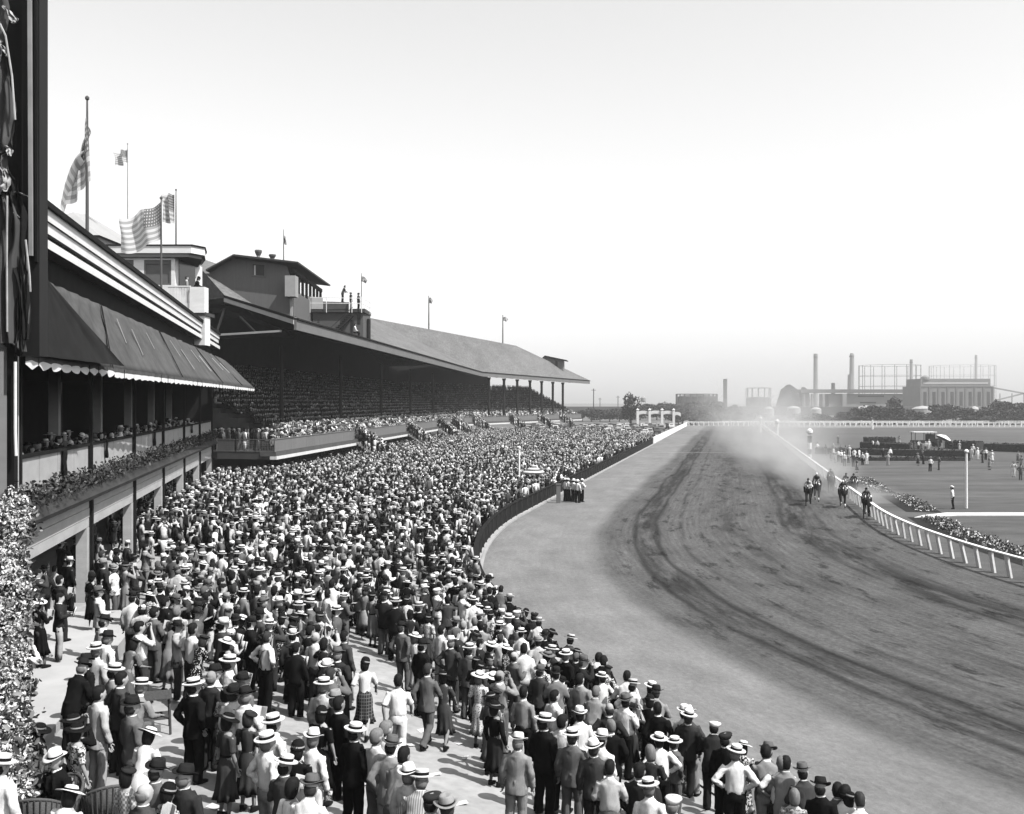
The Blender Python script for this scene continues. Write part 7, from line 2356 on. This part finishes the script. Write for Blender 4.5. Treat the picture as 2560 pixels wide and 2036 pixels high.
# ------------------------------------------------------------------ trees and far things
def crown_pts(rx, rz, n, seed, lob=9):
    r = np.random.default_rng(seed); out = []
    for _ in range(lob):
        c = np.array([r.uniform(-.62, .62) * rx, r.uniform(-.62, .62) * rx, r.uniform(-.55, .6) * rz]); s = r.uniform(.32, .55)
        q = r.normal(size=(n // lob, 3)); q /= np.linalg.norm(q, axis=1)[:, None]; q *= (r.uniform(.5, 1.05, n // lob) ** .5)[:, None]
        out += (c + q * np.array([rx * s, rx * s, rz * s])).tolist()
    return out
M_tree = [mat('tree_leaves', .06, .8, .4, 1), mat('tree_leaves_dark', .028, .8, .4, 1), mat('tree_leaves_pale', .12, .8, .3, 1)]
CROWNS = [leaf_mesh('crown', crown_pts(3.6, 2.7, 900, 40 + k, 8 + k), .85, M_tree, [4, 3, 2], k) for k in range(4)]
TALL = leaf_mesh('crown', crown_pts(2.6, 4.6, 900, 77, 12), .8, M_tree, [4, 3, 1.5], 9)
tk = MB(); tk.tube([(0, 0, 0), (.08, .05, 1.6), (0, .1, 3.4)], [.30, .22, .12], 7)
for k in range(4): a = k * 1.6; tk.tube([(0, .05, 1.9 + .2 * k), (math.cos(a) * 1.2, math.sin(a) * 1.2, 3.4 + .2 * k)], [.11, .04], 5)
TRUNK = tk.mesh('trunk', None, True)
def tree(x, y, h, w, k, label, group, tall=False):
    t = thing('tree', label, 'tree', (x, y, 0), group)
    base = 5.2 if not tall else 9.0
    c = link_mesh('crown', TALL if tall else CROWNS[k % 4], t, (0, 0, h * (.56 if not tall else .56))); c.scale = (w / 3.6 if not tall else w / 2.6, w / 3.6 if not tall else w / 2.6, h * .46 / (2.7 if not tall else 4.6)); c.rotation_euler = (0, 0, random.uniform(0, 6)); c['kind'] = 'stuff'
    b = part('trunk', TRUNK, MATS['bark'], t); b.scale = (h / 7, h / 7, h / 6.5)
def tpx(px, ytop, D): return (px - CX) / F * D, EYE - (ytop - CY) / F * D
kinds_ = ['round bushy tree', 'ragged bushy tree', 'low spreading tree', 'dense dark tree']
i_ = 0
ORD = ['first', 'second', 'third', 'fourth', 'fifth', 'sixth', 'seventh', 'eighth', 'ninth', 'tenth', 'eleventh', 'twelfth', 'thirteenth', 'fourteenth', 'fifteenth', 'sixteenth', 'seventeenth', 'eighteenth', 'nineteenth', 'twentieth', 'twenty first', 'twenty second', 'twenty third', 'twenty fourth', 'twenty fifth', 'twenty sixth', 'twenty seventh', 'twenty eighth', 'twenty ninth', 'thirtieth']
def rank(px, lst): return ORD[sorted(lst).index(px)]
TA = (1706, 1725, 1748, 1772, 1798, 1822, 1846, 1870, 1738, 1786, 1696)
TB = (2010, 2044, 2080, 2120, 2150, 2186, 2212, 2237, 2262, 2290, 2322, 2350, 2382, 2408, 2440, 2468, 2494, 2510, 2532, 2552, 2575, 2140, 2200, 2260, 2330, 2420, 2480, 2540)
TCC = (1478, 1500, 1524, 1548, 1600, 1622, 1642, 1664, 1684, 1456, 1440, 1572)
for px, yt, D in ((1706, 1008, 380), (1725, 1003, 384), (1748, 1004, 380), (1772, 1003, 383), (1798, 1003, 381), (1822, 1008, 384), (1846, 1016, 382), (1870, 1030, 386), (1738, 1026, 372), (1786, 1028, 373), (1696, 1030, 372)):
    x, h = tpx(px, yt, D); tree(x, D, h, 4.6, i_, f'{kinds_[i_ % 4]}, {rank(px, TA)} from the white gateway in the clump beyond the far turn', 'trees in the clump beyond the far turn'); i_ += 1
for px, yt, D in ((2010, 1036, 384), (2044, 1034, 384), (2080, 1036, 386), (2120, 1030, 384), (2150, 1018, 386), (2186, 1014, 382), (2212, 1018, 386), (2237, 1012, 383), (2262, 1022, 384), (2290, 1030, 383), (2322, 1034, 383), (2350, 1012, 384), (2382, 1014, 382), (2408, 1020, 384), (2440, 1016, 386), (2468, 1018, 382), (2494, 1012, 384), (2510, 1004, 384), (2532, 1010, 382), (2552, 1008, 384), (2575, 1010, 384), (2140, 1040, 376), (2200, 1040, 376), (2260, 1042, 376), (2330, 1044, 376), (2420, 1042, 376), (2480, 1040, 376), (2540, 1040, 376)):
    x, h = tpx(px, yt, D); tree(x, D, h, 4.4, i_, f'{kinds_[i_ % 4]}, {rank(px, TB)} from the dust in the row behind the far rail', 'trees in the row behind the far rail'); i_ += 1
x, h = tpx(1576, 983, 345); tree(x, 345, h, 2.8, 0, 'lone upright tree beside the white arched gateway', None, True)
x, h = tpx(2236, 993, 388); tree(x, 388, h, 2.6, 0, 'taller thin tree rising above the row in front of the long works', None, True)
x, h = tpx(2502, 1001, 389); tree(x, 389, h, 3.2, 1, 'tall dark tree right of the big factory hall', None, True)
for px, yt, D in ((1478, 1022, 430), (1500, 1024, 436), (1524, 1020, 430), (1548, 1022, 434), (1600, 1016, 470), (1622, 1010, 480), (1642, 1012, 470), (1664, 1008, 482), (1684, 1012, 470), (1456, 1026, 440), (1440, 1027, 450), (1572, 1028, 430)):
    x, h = tpx(px, yt, D); tree(x, D, max(h, 3.0), 5.0, i_, f'{kinds_[i_ % 4]}, {rank(px, TCC)} from the grandstand in the line behind the parked cars', 'trees behind the parked cars'); i_ += 1
# embankment on the plain
em = MB(); em.slab([(-300, 640, -.1), (260, 640, -.1), (260, 662, -.1), (-300, 662, -.1)], (0, 0, 5.5)); em.build('embankment', grass_material('bank_grass', .09, .03))['kind'] = 'structure'
# white arched gateway
D = 330
ga = thing('arched_gateway', 'white gateway of three low arches beyond the parked cars', 'gateway', P(1640, 1052, D))
for px in (1594, 1624, 1655, 1684):
    a, b = P(px, 1050, D), P(px, 1026, D)
    m = MB(); m.box((a.x, a.y, (b.z - .1) / 2), (.75, .75, b.z + .1)); m.build('pier', M_white, ga)
    m = MB(); m.lathe((b.x, b.y, b.z), [(.5, 0), (.6, .15), (.2, .4), (.05, .7)], 8); m.build('finial', M_white, ga)
for (p0, p1, cr) in ((1594, 1624, 1029), (1624, 1655, 1028.5), (1655, 1684, 1029), (1684, 1702, 1032)):
    m = MB(); K = 10; up, lo = [], []
    for k in range(K + 1):
        u = k / K; y_ = cr - .5 + 3.2 * (2 * u - 1) ** 2
        up.append(P(p0 + (p1 - p0) * u, y_ - 1.2, D + .1)); lo.append(P(p0 + (p1 - p0) * u, y_ + 6.5 + 1.0 * (2 * u - 1) ** 2, D + .1))
    for k in range(K): m.slab([up[k], up[k + 1], lo[k + 1], lo[k]], (0, .5, 0))
    m.build('arch', M_white, ga)
# chimneys
def chimney(px, ytop, w, D, label, notch=False, dark=.26, wb=1.25):  # default brick tone is lightened to carry distance haze
    q = P(px, ytop, D); r = w / 2 / F * D
    t = thing('chimney', label, 'chimney', (q.x, D, 0), 'factory chimneys')
    m = MB(); 
    if notch:
        m.tube([(q.x - r * .5, D, 0), (q.x - r * .3, D, q.z * .62)], [r * 1.75, r * 1.45], 10); m.tube([(q.x + r * .05, D, q.z * .55), (q.x + r * .15, D, q.z * .97), (q.x + r * .1, D, q.z)], [r * 1.1, r * 1.0, r * .65], 10)
    else: m.tube([(q.x, D, 0), (q.x, D, q.z * .97), (q.x, D, q.z)], [r * wb, r, r * 1.06], 12)
    m.build('stack', mat(f'chimney_brick_{int(dark * 100):02d}', dark, .9, .15, .2), t)
    m = MB(); m.tube([(q.x, D, q.z * .93), (q.x, D, q.z * .95)], r * 1.12, 12); m.build('band', mat('chimney_band', .08, .9), t)
chimney(1813, 948, 10, 620, 'short stout dark chimney beside the dark gasholder', dark=.04, wb=1.0)
chimney(2039, 885, 10, 1150, 'tall slim chimney left of the long works')
chimney(2129, 883, 11, 1100, 'stepped crooked chimney in the middle of the works', True)
chimney(2278, 899, 7, 1200, 'thin chimney in front of the gasholder frame')
chimney(2440, 888, 6, 1900, 'faintest chimney above the big factory hall')
chimney(2083, 958, 9, 900, 'stubby dark stack on the roof line of the long works', dark=.05, wb=1.5)
# gasholders
def gasholder(px0, px1, ytop, ybase, D, nc, label, filled, rings=2):
    c = P((px0 + px1) / 2, ytop, D); r = (px1 - px0) / 2 / F * D
    t = thing('gasholder', label, 'gasholder', (c.x, D, 0), 'gasholders')
    zt = c.z; rad = .35 if D < 800 else .38
    for k in range(nc):
        a = 2 * math.pi * (k + .5) / nc
        m = MB(); m.tube([(c.x + math.cos(a) * r, D + math.sin(a) * r, 0), (c.x + math.cos(a) * r, D + math.sin(a) * r, zt)], rad, 5); m.build('guide_column', mat('far_steel', .06, .8), t)
    for j in range(rings):
        z = zt * (1 - j * .24) - .2
        m = MB(); m.tube([(c.x + math.cos(2 * math.pi * k / 32) * r, D + math.sin(2 * math.pi * k / 32) * r, z) for k in range(33)], rad * .55, 4); m.build('ring_girder', mat('far_steel', .06), t)
    if filled:
        zf = P(0, filled, D).z; m = MB(); m.lathe((c.x, D, 0), [(r * .96, 0), (r * .96, zf), (r * .8, zf + .8), (.5, zf + 1.6)], 28); m.build('tank', mat('tank_dark', .045, .8, .15, .3), t)
gasholder(1691, 1792, 985, 1030, 600, 20, 'dark full gasholder with a crown of posts behind the tree clump', 993, 1)
gasholder(1866, 1926, 970, 1010, 1000, 12, 'faint gasholder frame seen through the dust', 996, 1)
gasholder(2150, 2298, 914, 1000, 1300, 16, 'large empty gasholder frame behind the long works', None, 4)
gasholder(2328, 2482, 915, 960, 1900, 20, 'faint farthest gasholder frame over the big factory hall', None, 3)
# storage tanks
for k, (px, yt, wpx, D) in enumerate(((1922, 1017, 26, 560), (1984, 1015, 34, 520), (2040, 1018, 26, 520), (2165, 1014, 50, 480), (2307, 1015, 52, 470), (2436, 1016, 24, 480), (2277, 1025, 14, 465))):
    c = P(px, yt, D); r = wpx / 2 / F * D
    t = thing('storage_tank', 'low round white storage tank ' + ('farthest left behind the dust', 'left of the tall slim chimney', 'below the tall slim chimney', 'before the middle of the long works', 'largest, left of the big factory hall', 'small, before the big factory hall', 'little one beside the largest tank')[k], 'tank', (c.x, D, 0), 'white storage tanks')
    m = MB(); m.lathe((c.x, D, 0), [(r, 0), (r, c.z * .8)], 20); m.build('shell', M_cream, t)
    m = MB(); m.lathe((c.x, D, 0), [(r * 1.02, c.z * .8 + .01), (r * .6, c.z * .93), (.3, c.z)], 20); m.build('roof', M_cream, t)
# long works with conveyor gallery
D = 760
lw = thing('long_works', 'long low works with a dark roof line behind the white tanks', 'building', (P(2150, 1030, D).x, D, 0))
a, b = P(2072, 985, D), P(2303, 985, D)
m = MB(); m.box(((a.x + b.x) / 2, D + 12, a.z / 2), (b.x - a.x, 24, a.z)); m.build('wall', mat('works_brick', .27, .9, .15, .1), lw)
a2, b2 = P(2000, 974, D), P(2304, 974, D)
m = MB(); m.box(((a2.x + b2.x) / 2, D + 11, a2.z - 1.2), (b2.x - a2.x, 28, 2.4)); m.build('roof', mat('works_roof', .15, .9), lw)
for k, (px, yt, w) in enumerate(((2010, 985, 4), (2030, 985, 4), (2058, 985, 6), (2110, 985, 10))):
    q = P(px, yt, D - 3); m = MB(); m.box((q.x, D - 3, q.z / 2), (w / F * D, 3, q.z)); m.build('buttress', mat('works_brick', .27), lw)
for k, (x0_, x1_, yy) in enumerate(((2145, 2210, 989), (2150, 2190, 1005), (2220, 2300, 1000))):
    a, b = P(x0_, yy, D - .4), P(x1_, yy + 4, D - .4); m = MB(); m.box(((a.x + b.x) / 2, D - .3, (a.z + b.z) / 2), (b.x - a.x, .4, a.z - b.z)); m.build('window', M_glass, lw)
D = 700
bh = thing('factory_hall', 'big dark factory hall with raised roof and pilasters beyond the trees', 'building', (P(2390, 1030, D).x, D, 0))
a, b = P(2301, 966, D), P(2482, 966, D); zt2 = P(0, 947, D).z
m = MB(); m.box(((a.x + b.x) / 2, D + 16, a.z / 2), (b.x - a.x, 32, a.z)); m.build('wall', mat('hall_brick_hazed', .20, .9, .12, .15, 0, (1, 1, 1), .1), bh)  # wall tone lightened, distance haze put into the colour
m = MB(); m.box(((a.x + b.x) / 2 + .6, D + 16, (a.z + zt2) / 2), (b.x - a.x - 1.6, 26, zt2 - a.z)); m.build('raised_roof', mat('hall_roof', .21, .9, .1, .2), bh)
m = MB(); zq = P(0, 958, D).z; m.box(((a.x + b.x) / 2 + .6, D + 2.9, zq), (b.x - a.x - 5, .2, 1.1)); m.build('skylight', mat('skylight_glass', .5, .3), bh)
m = MB(); m.box(((a.x + b.x) / 2, D - .1, a.z - .25), (b.x - a.x + .8, .5, .5)); m.build('cornice', mat('works_roof', .15), bh)
for k in range(9):
    x = a.x + (b.x - a.x) * k / 8; m = MB(); m.box((x, D - .2, a.z / 2 - .3), (.9, .4, a.z - .6)); m.build('pilaster', mat('works_roof', .15), bh)
for k in range(8):
    x = a.x + (b.x - a.x) * (k + .5) / 8
    m = MB(); m.box((x, D - .03, a.z * .55), (2.2, .1, a.z * .5)); m.build('window', mat('sooty_glass', .045, .4), bh)
m = MB(); q = P(2320, 946, D); m.lathe((q.x, D + 5, zt2 - .6), [(3.2, 0), (3.0, 1.6), (1.5, 2.6), (.2, 3)], 12); m.build('dome', mat('hall_roof', .21), bh)
cv = thing('conveyor_bridge', 'pale lattice conveyor bridge sloping down right of the factory hall', 'bridge', P(2520, 985, 780))
for (a, b) in (((2484, 970), (2560, 984)), ((2486, 1002), (2560, 984)), ((2560, 984), (2640, 1000)), ((2560, 984), (2660, 975))):
    m = MB(); m.bar(P(*a, 780), P(*b, 780), 1.5, 1.0); m.build('truss', mat('far_grey_steel', .3, .8), cv)
for px in (2500, 2530, 2560):
    m = MB(); q = P(px, 984, 780); m.tube([(q.x, q.y, 0), (q.x, q.y, q.z)], .4, 5); m.build('trestle', mat('far_grey_steel', .3), cv)
for k, (px, yt, w, lab) in enumerate(((1972, 964, 56, 'large rounded dark heap of coal left of the works'), (2008, 966, 30, 'smaller dark heap of coal beside the works'))):
    D = 800; c = P(px, yt, D); r = w / 2 / F * D
    m = MB(); m.lathe((c.x, D, 0), [(r * 1.2, 0), (r * 1.05, c.z * .45), (r * .7, c.z * .85), (r * .2, c.z)], 14)
    m.v = [(x + mnoise.noise(Vector((x, y, z)) * .15) * 2, y, max(0, z + mnoise.noise(Vector((x, y, z)) * .2) * 1.5)) for x, y, z in m.v]
    o = m.build('coal_heap', mat('coal', .04, .9, .3, .3), None, True); tag(o, lab, 'heap', 'coal heaps at the works')
# utility poles and a water tower on the plain
for px, yt, D in ((1484, 972, 520), (1545, 990, 640), (1500, 995, 700), (1662, 1003, 560)):
    c = P(px, yt, D); t = thing('utility_pole', f'thin utility pole on the plain ' + {1484: 'just right of the grandstand', 1545: 'left of the lone tree', 1500: 'small and far between the first two', 1662: 'behind the white gateway'}[px], 'pole', (c.x, D, 0), 'utility poles on the plain')
    m = MB(); m.tube([(c.x, D, 0), (c.x, D, c.z)], .22, 6); m.build('pole_shaft', M_steel, t); m = MB(); m.box((c.x, D, c.z - .8), (2.4, .2, .2)); m.build('cross_arm', M_steel, t)
c = P(1608, 991, 620); t = thing('water_tower', 'small distant water tower on legs above the white gateway', 'water tower', (c.x, 620, 0))
m = MB(); m.lathe((c.x, 620, c.z - 3.0), [(.3, -.6), (1.6, 0), (1.6, 2.0), (.2, 3)], 10); m.build('tank', mat('far_grey_steel', .3), t)
for sx in (-1, 1): m = MB(); m.tube([(c.x + sx * 1.6, 620, 0), (c.x + sx * 1.2, 620, c.z - 3)], .18, 5); m.build('leg', mat('far_grey_steel', .3), t)

# ------------------------------------------------------------------ air: haze over the whole place, dust behind the horses
hz = MB(); hz.box((300, 1050, 44), (2800, 2300, 91.0))
hm_ = bpy.data.materials.new('haze'); hm_.use_nodes = True
for n in list(hm_.node_tree.nodes):
    if n.type == 'BSDF_PRINCIPLED': hm_.node_tree.nodes.remove(n)
pv = hm_.node_tree.nodes.new('ShaderNodeVolumePrincipled')
pv.inputs['Color'].default_value = (.92, .92, .92, 1); pv.inputs['Density'].default_value = .00038; pv.inputs['Anisotropy'].default_value = .2
hm_.node_tree.links.new(pv.outputs[0], [n for n in hm_.node_tree.nodes if n.type == 'OUTPUT_MATERIAL'][0].inputs['Volume'])
ho = hz.build('haze', hm_); ho['kind'] = 'stuff'
hm_.volume_intersection_method if hasattr(hm_, 'volume_intersection_method') else None

def dust(name, pts_, dens, label):
    """a rolling cloud: hull round a chain of (centre, radii), dense at its core and ragged outside"""
    o = None
    for i, (c, r, dn) in enumerate(pts_):
        m = MB(); n = 16
        rings = []
        for k in range(9):
            a = math.pi * (k / 8 - .5) * .999
            rings.append((0, 0, math.sin(a), max(.02, math.cos(a)), max(.02, math.cos(a))))
        m.loft(rings, n)
        mt = bpy.data.materials.new('dust_cloud'); mt.use_nodes = True
        N, L = mt.node_tree.nodes, mt.node_tree.links
        for q in list(N):
            if q.type == 'BSDF_PRINCIPLED': N.remove(q)
        tc = N.new('ShaderNodeTexCoord'); 
        ln = N.new('ShaderNodeVectorMath'); ln.operation = 'LENGTH'; L.new(tc.outputs['Object'], ln.inputs[0])
        fall = N.new('ShaderNodeMapRange'); fall.interpolation_type = 'SMOOTHSTEP'; fall.inputs['From Min'].default_value = .15; fall.inputs['From Max'].default_value = .98; fall.inputs['To Min'].default_value = 1; fall.inputs['To Max'].default_value = 0
        L.new(ln.outputs['Value'], fall.inputs['Value'])
        mp = N.new('ShaderNodeMapping'); mp.inputs['Scale'].default_value = tuple(x / 3.5 for x in r); mp.inputs['Location'].default_value = (i * 3.1, i, 0)
        L.new(tc.outputs['Object'], mp.inputs['Vector'])
        nz = N.new('ShaderNodeTexNoise'); nz.inputs['Scale'].default_value = 1.0; nz.inputs['Detail'].default_value = 4; L.new(mp.outputs[0], nz.inputs['Vector'])
        nr = N.new('ShaderNodeMapRange'); nr.inputs['From Min'].default_value = .38; nr.inputs['From Max'].default_value = .68; nr.inputs['To Min'].default_value = .08; nr.inputs['To Max'].default_value = 1.6
        L.new(nz.outputs['Fac'], nr.inputs['Value'])
        m1 = N.new('ShaderNodeMath'); m1.operation = 'MULTIPLY'; L.new(fall.outputs[0], m1.inputs[0]); L.new(nr.outputs[0], m1.inputs[1])
        m2 = N.new('ShaderNodeMath'); m2.operation = 'MULTIPLY'; L.new(m1.outputs[0], m2.inputs[0]); m2.inputs[1].default_value = dn
        vp = N.new('ShaderNodeVolumePrincipled'); vp.inputs['Color'].default_value = (.95, .95, .95, 1); vp.inputs['Anisotropy'].default_value = .1
        L.new(m2.outputs[0], vp.inputs['Density']); L.new(vp.outputs[0], [q for q in N if q.type == 'OUTPUT_MATERIAL'][0].inputs['Volume'])
        ob = link_mesh(name, m.mesh(name, mt, True)); ob.location = c; ob.scale = r
        tag(ob, label[i], 'dust cloud', 'dust raised by the horses', 'stuff')
def tp(px, D, z): return ((px - CX) / F * D, D, z)
dust('dust', [((28, 94, 1.7), (4.2, 11, 2.6), .13), ((30, 113, 2.6), (6.4, 18, 3.8), .085), ((37, 150, 3.4), (10, 30, 6.2), .042), ((51, 205, 5.0), (17, 40, 9), .022), ((66, 285, 9), (28, 52, 16), .012), ((28.2, 84, .7), (4.5, 6, 1.2), .16)], .1,
     ['thick dust rolling just behind the horses', 'pale dust cloud along the inner rail behind the field', 'dust drifting over the rail by the marker post', 'thin high dust over the far straight', 'faint dust hanging up before the works', 'low dust kicked up under the running horses'])
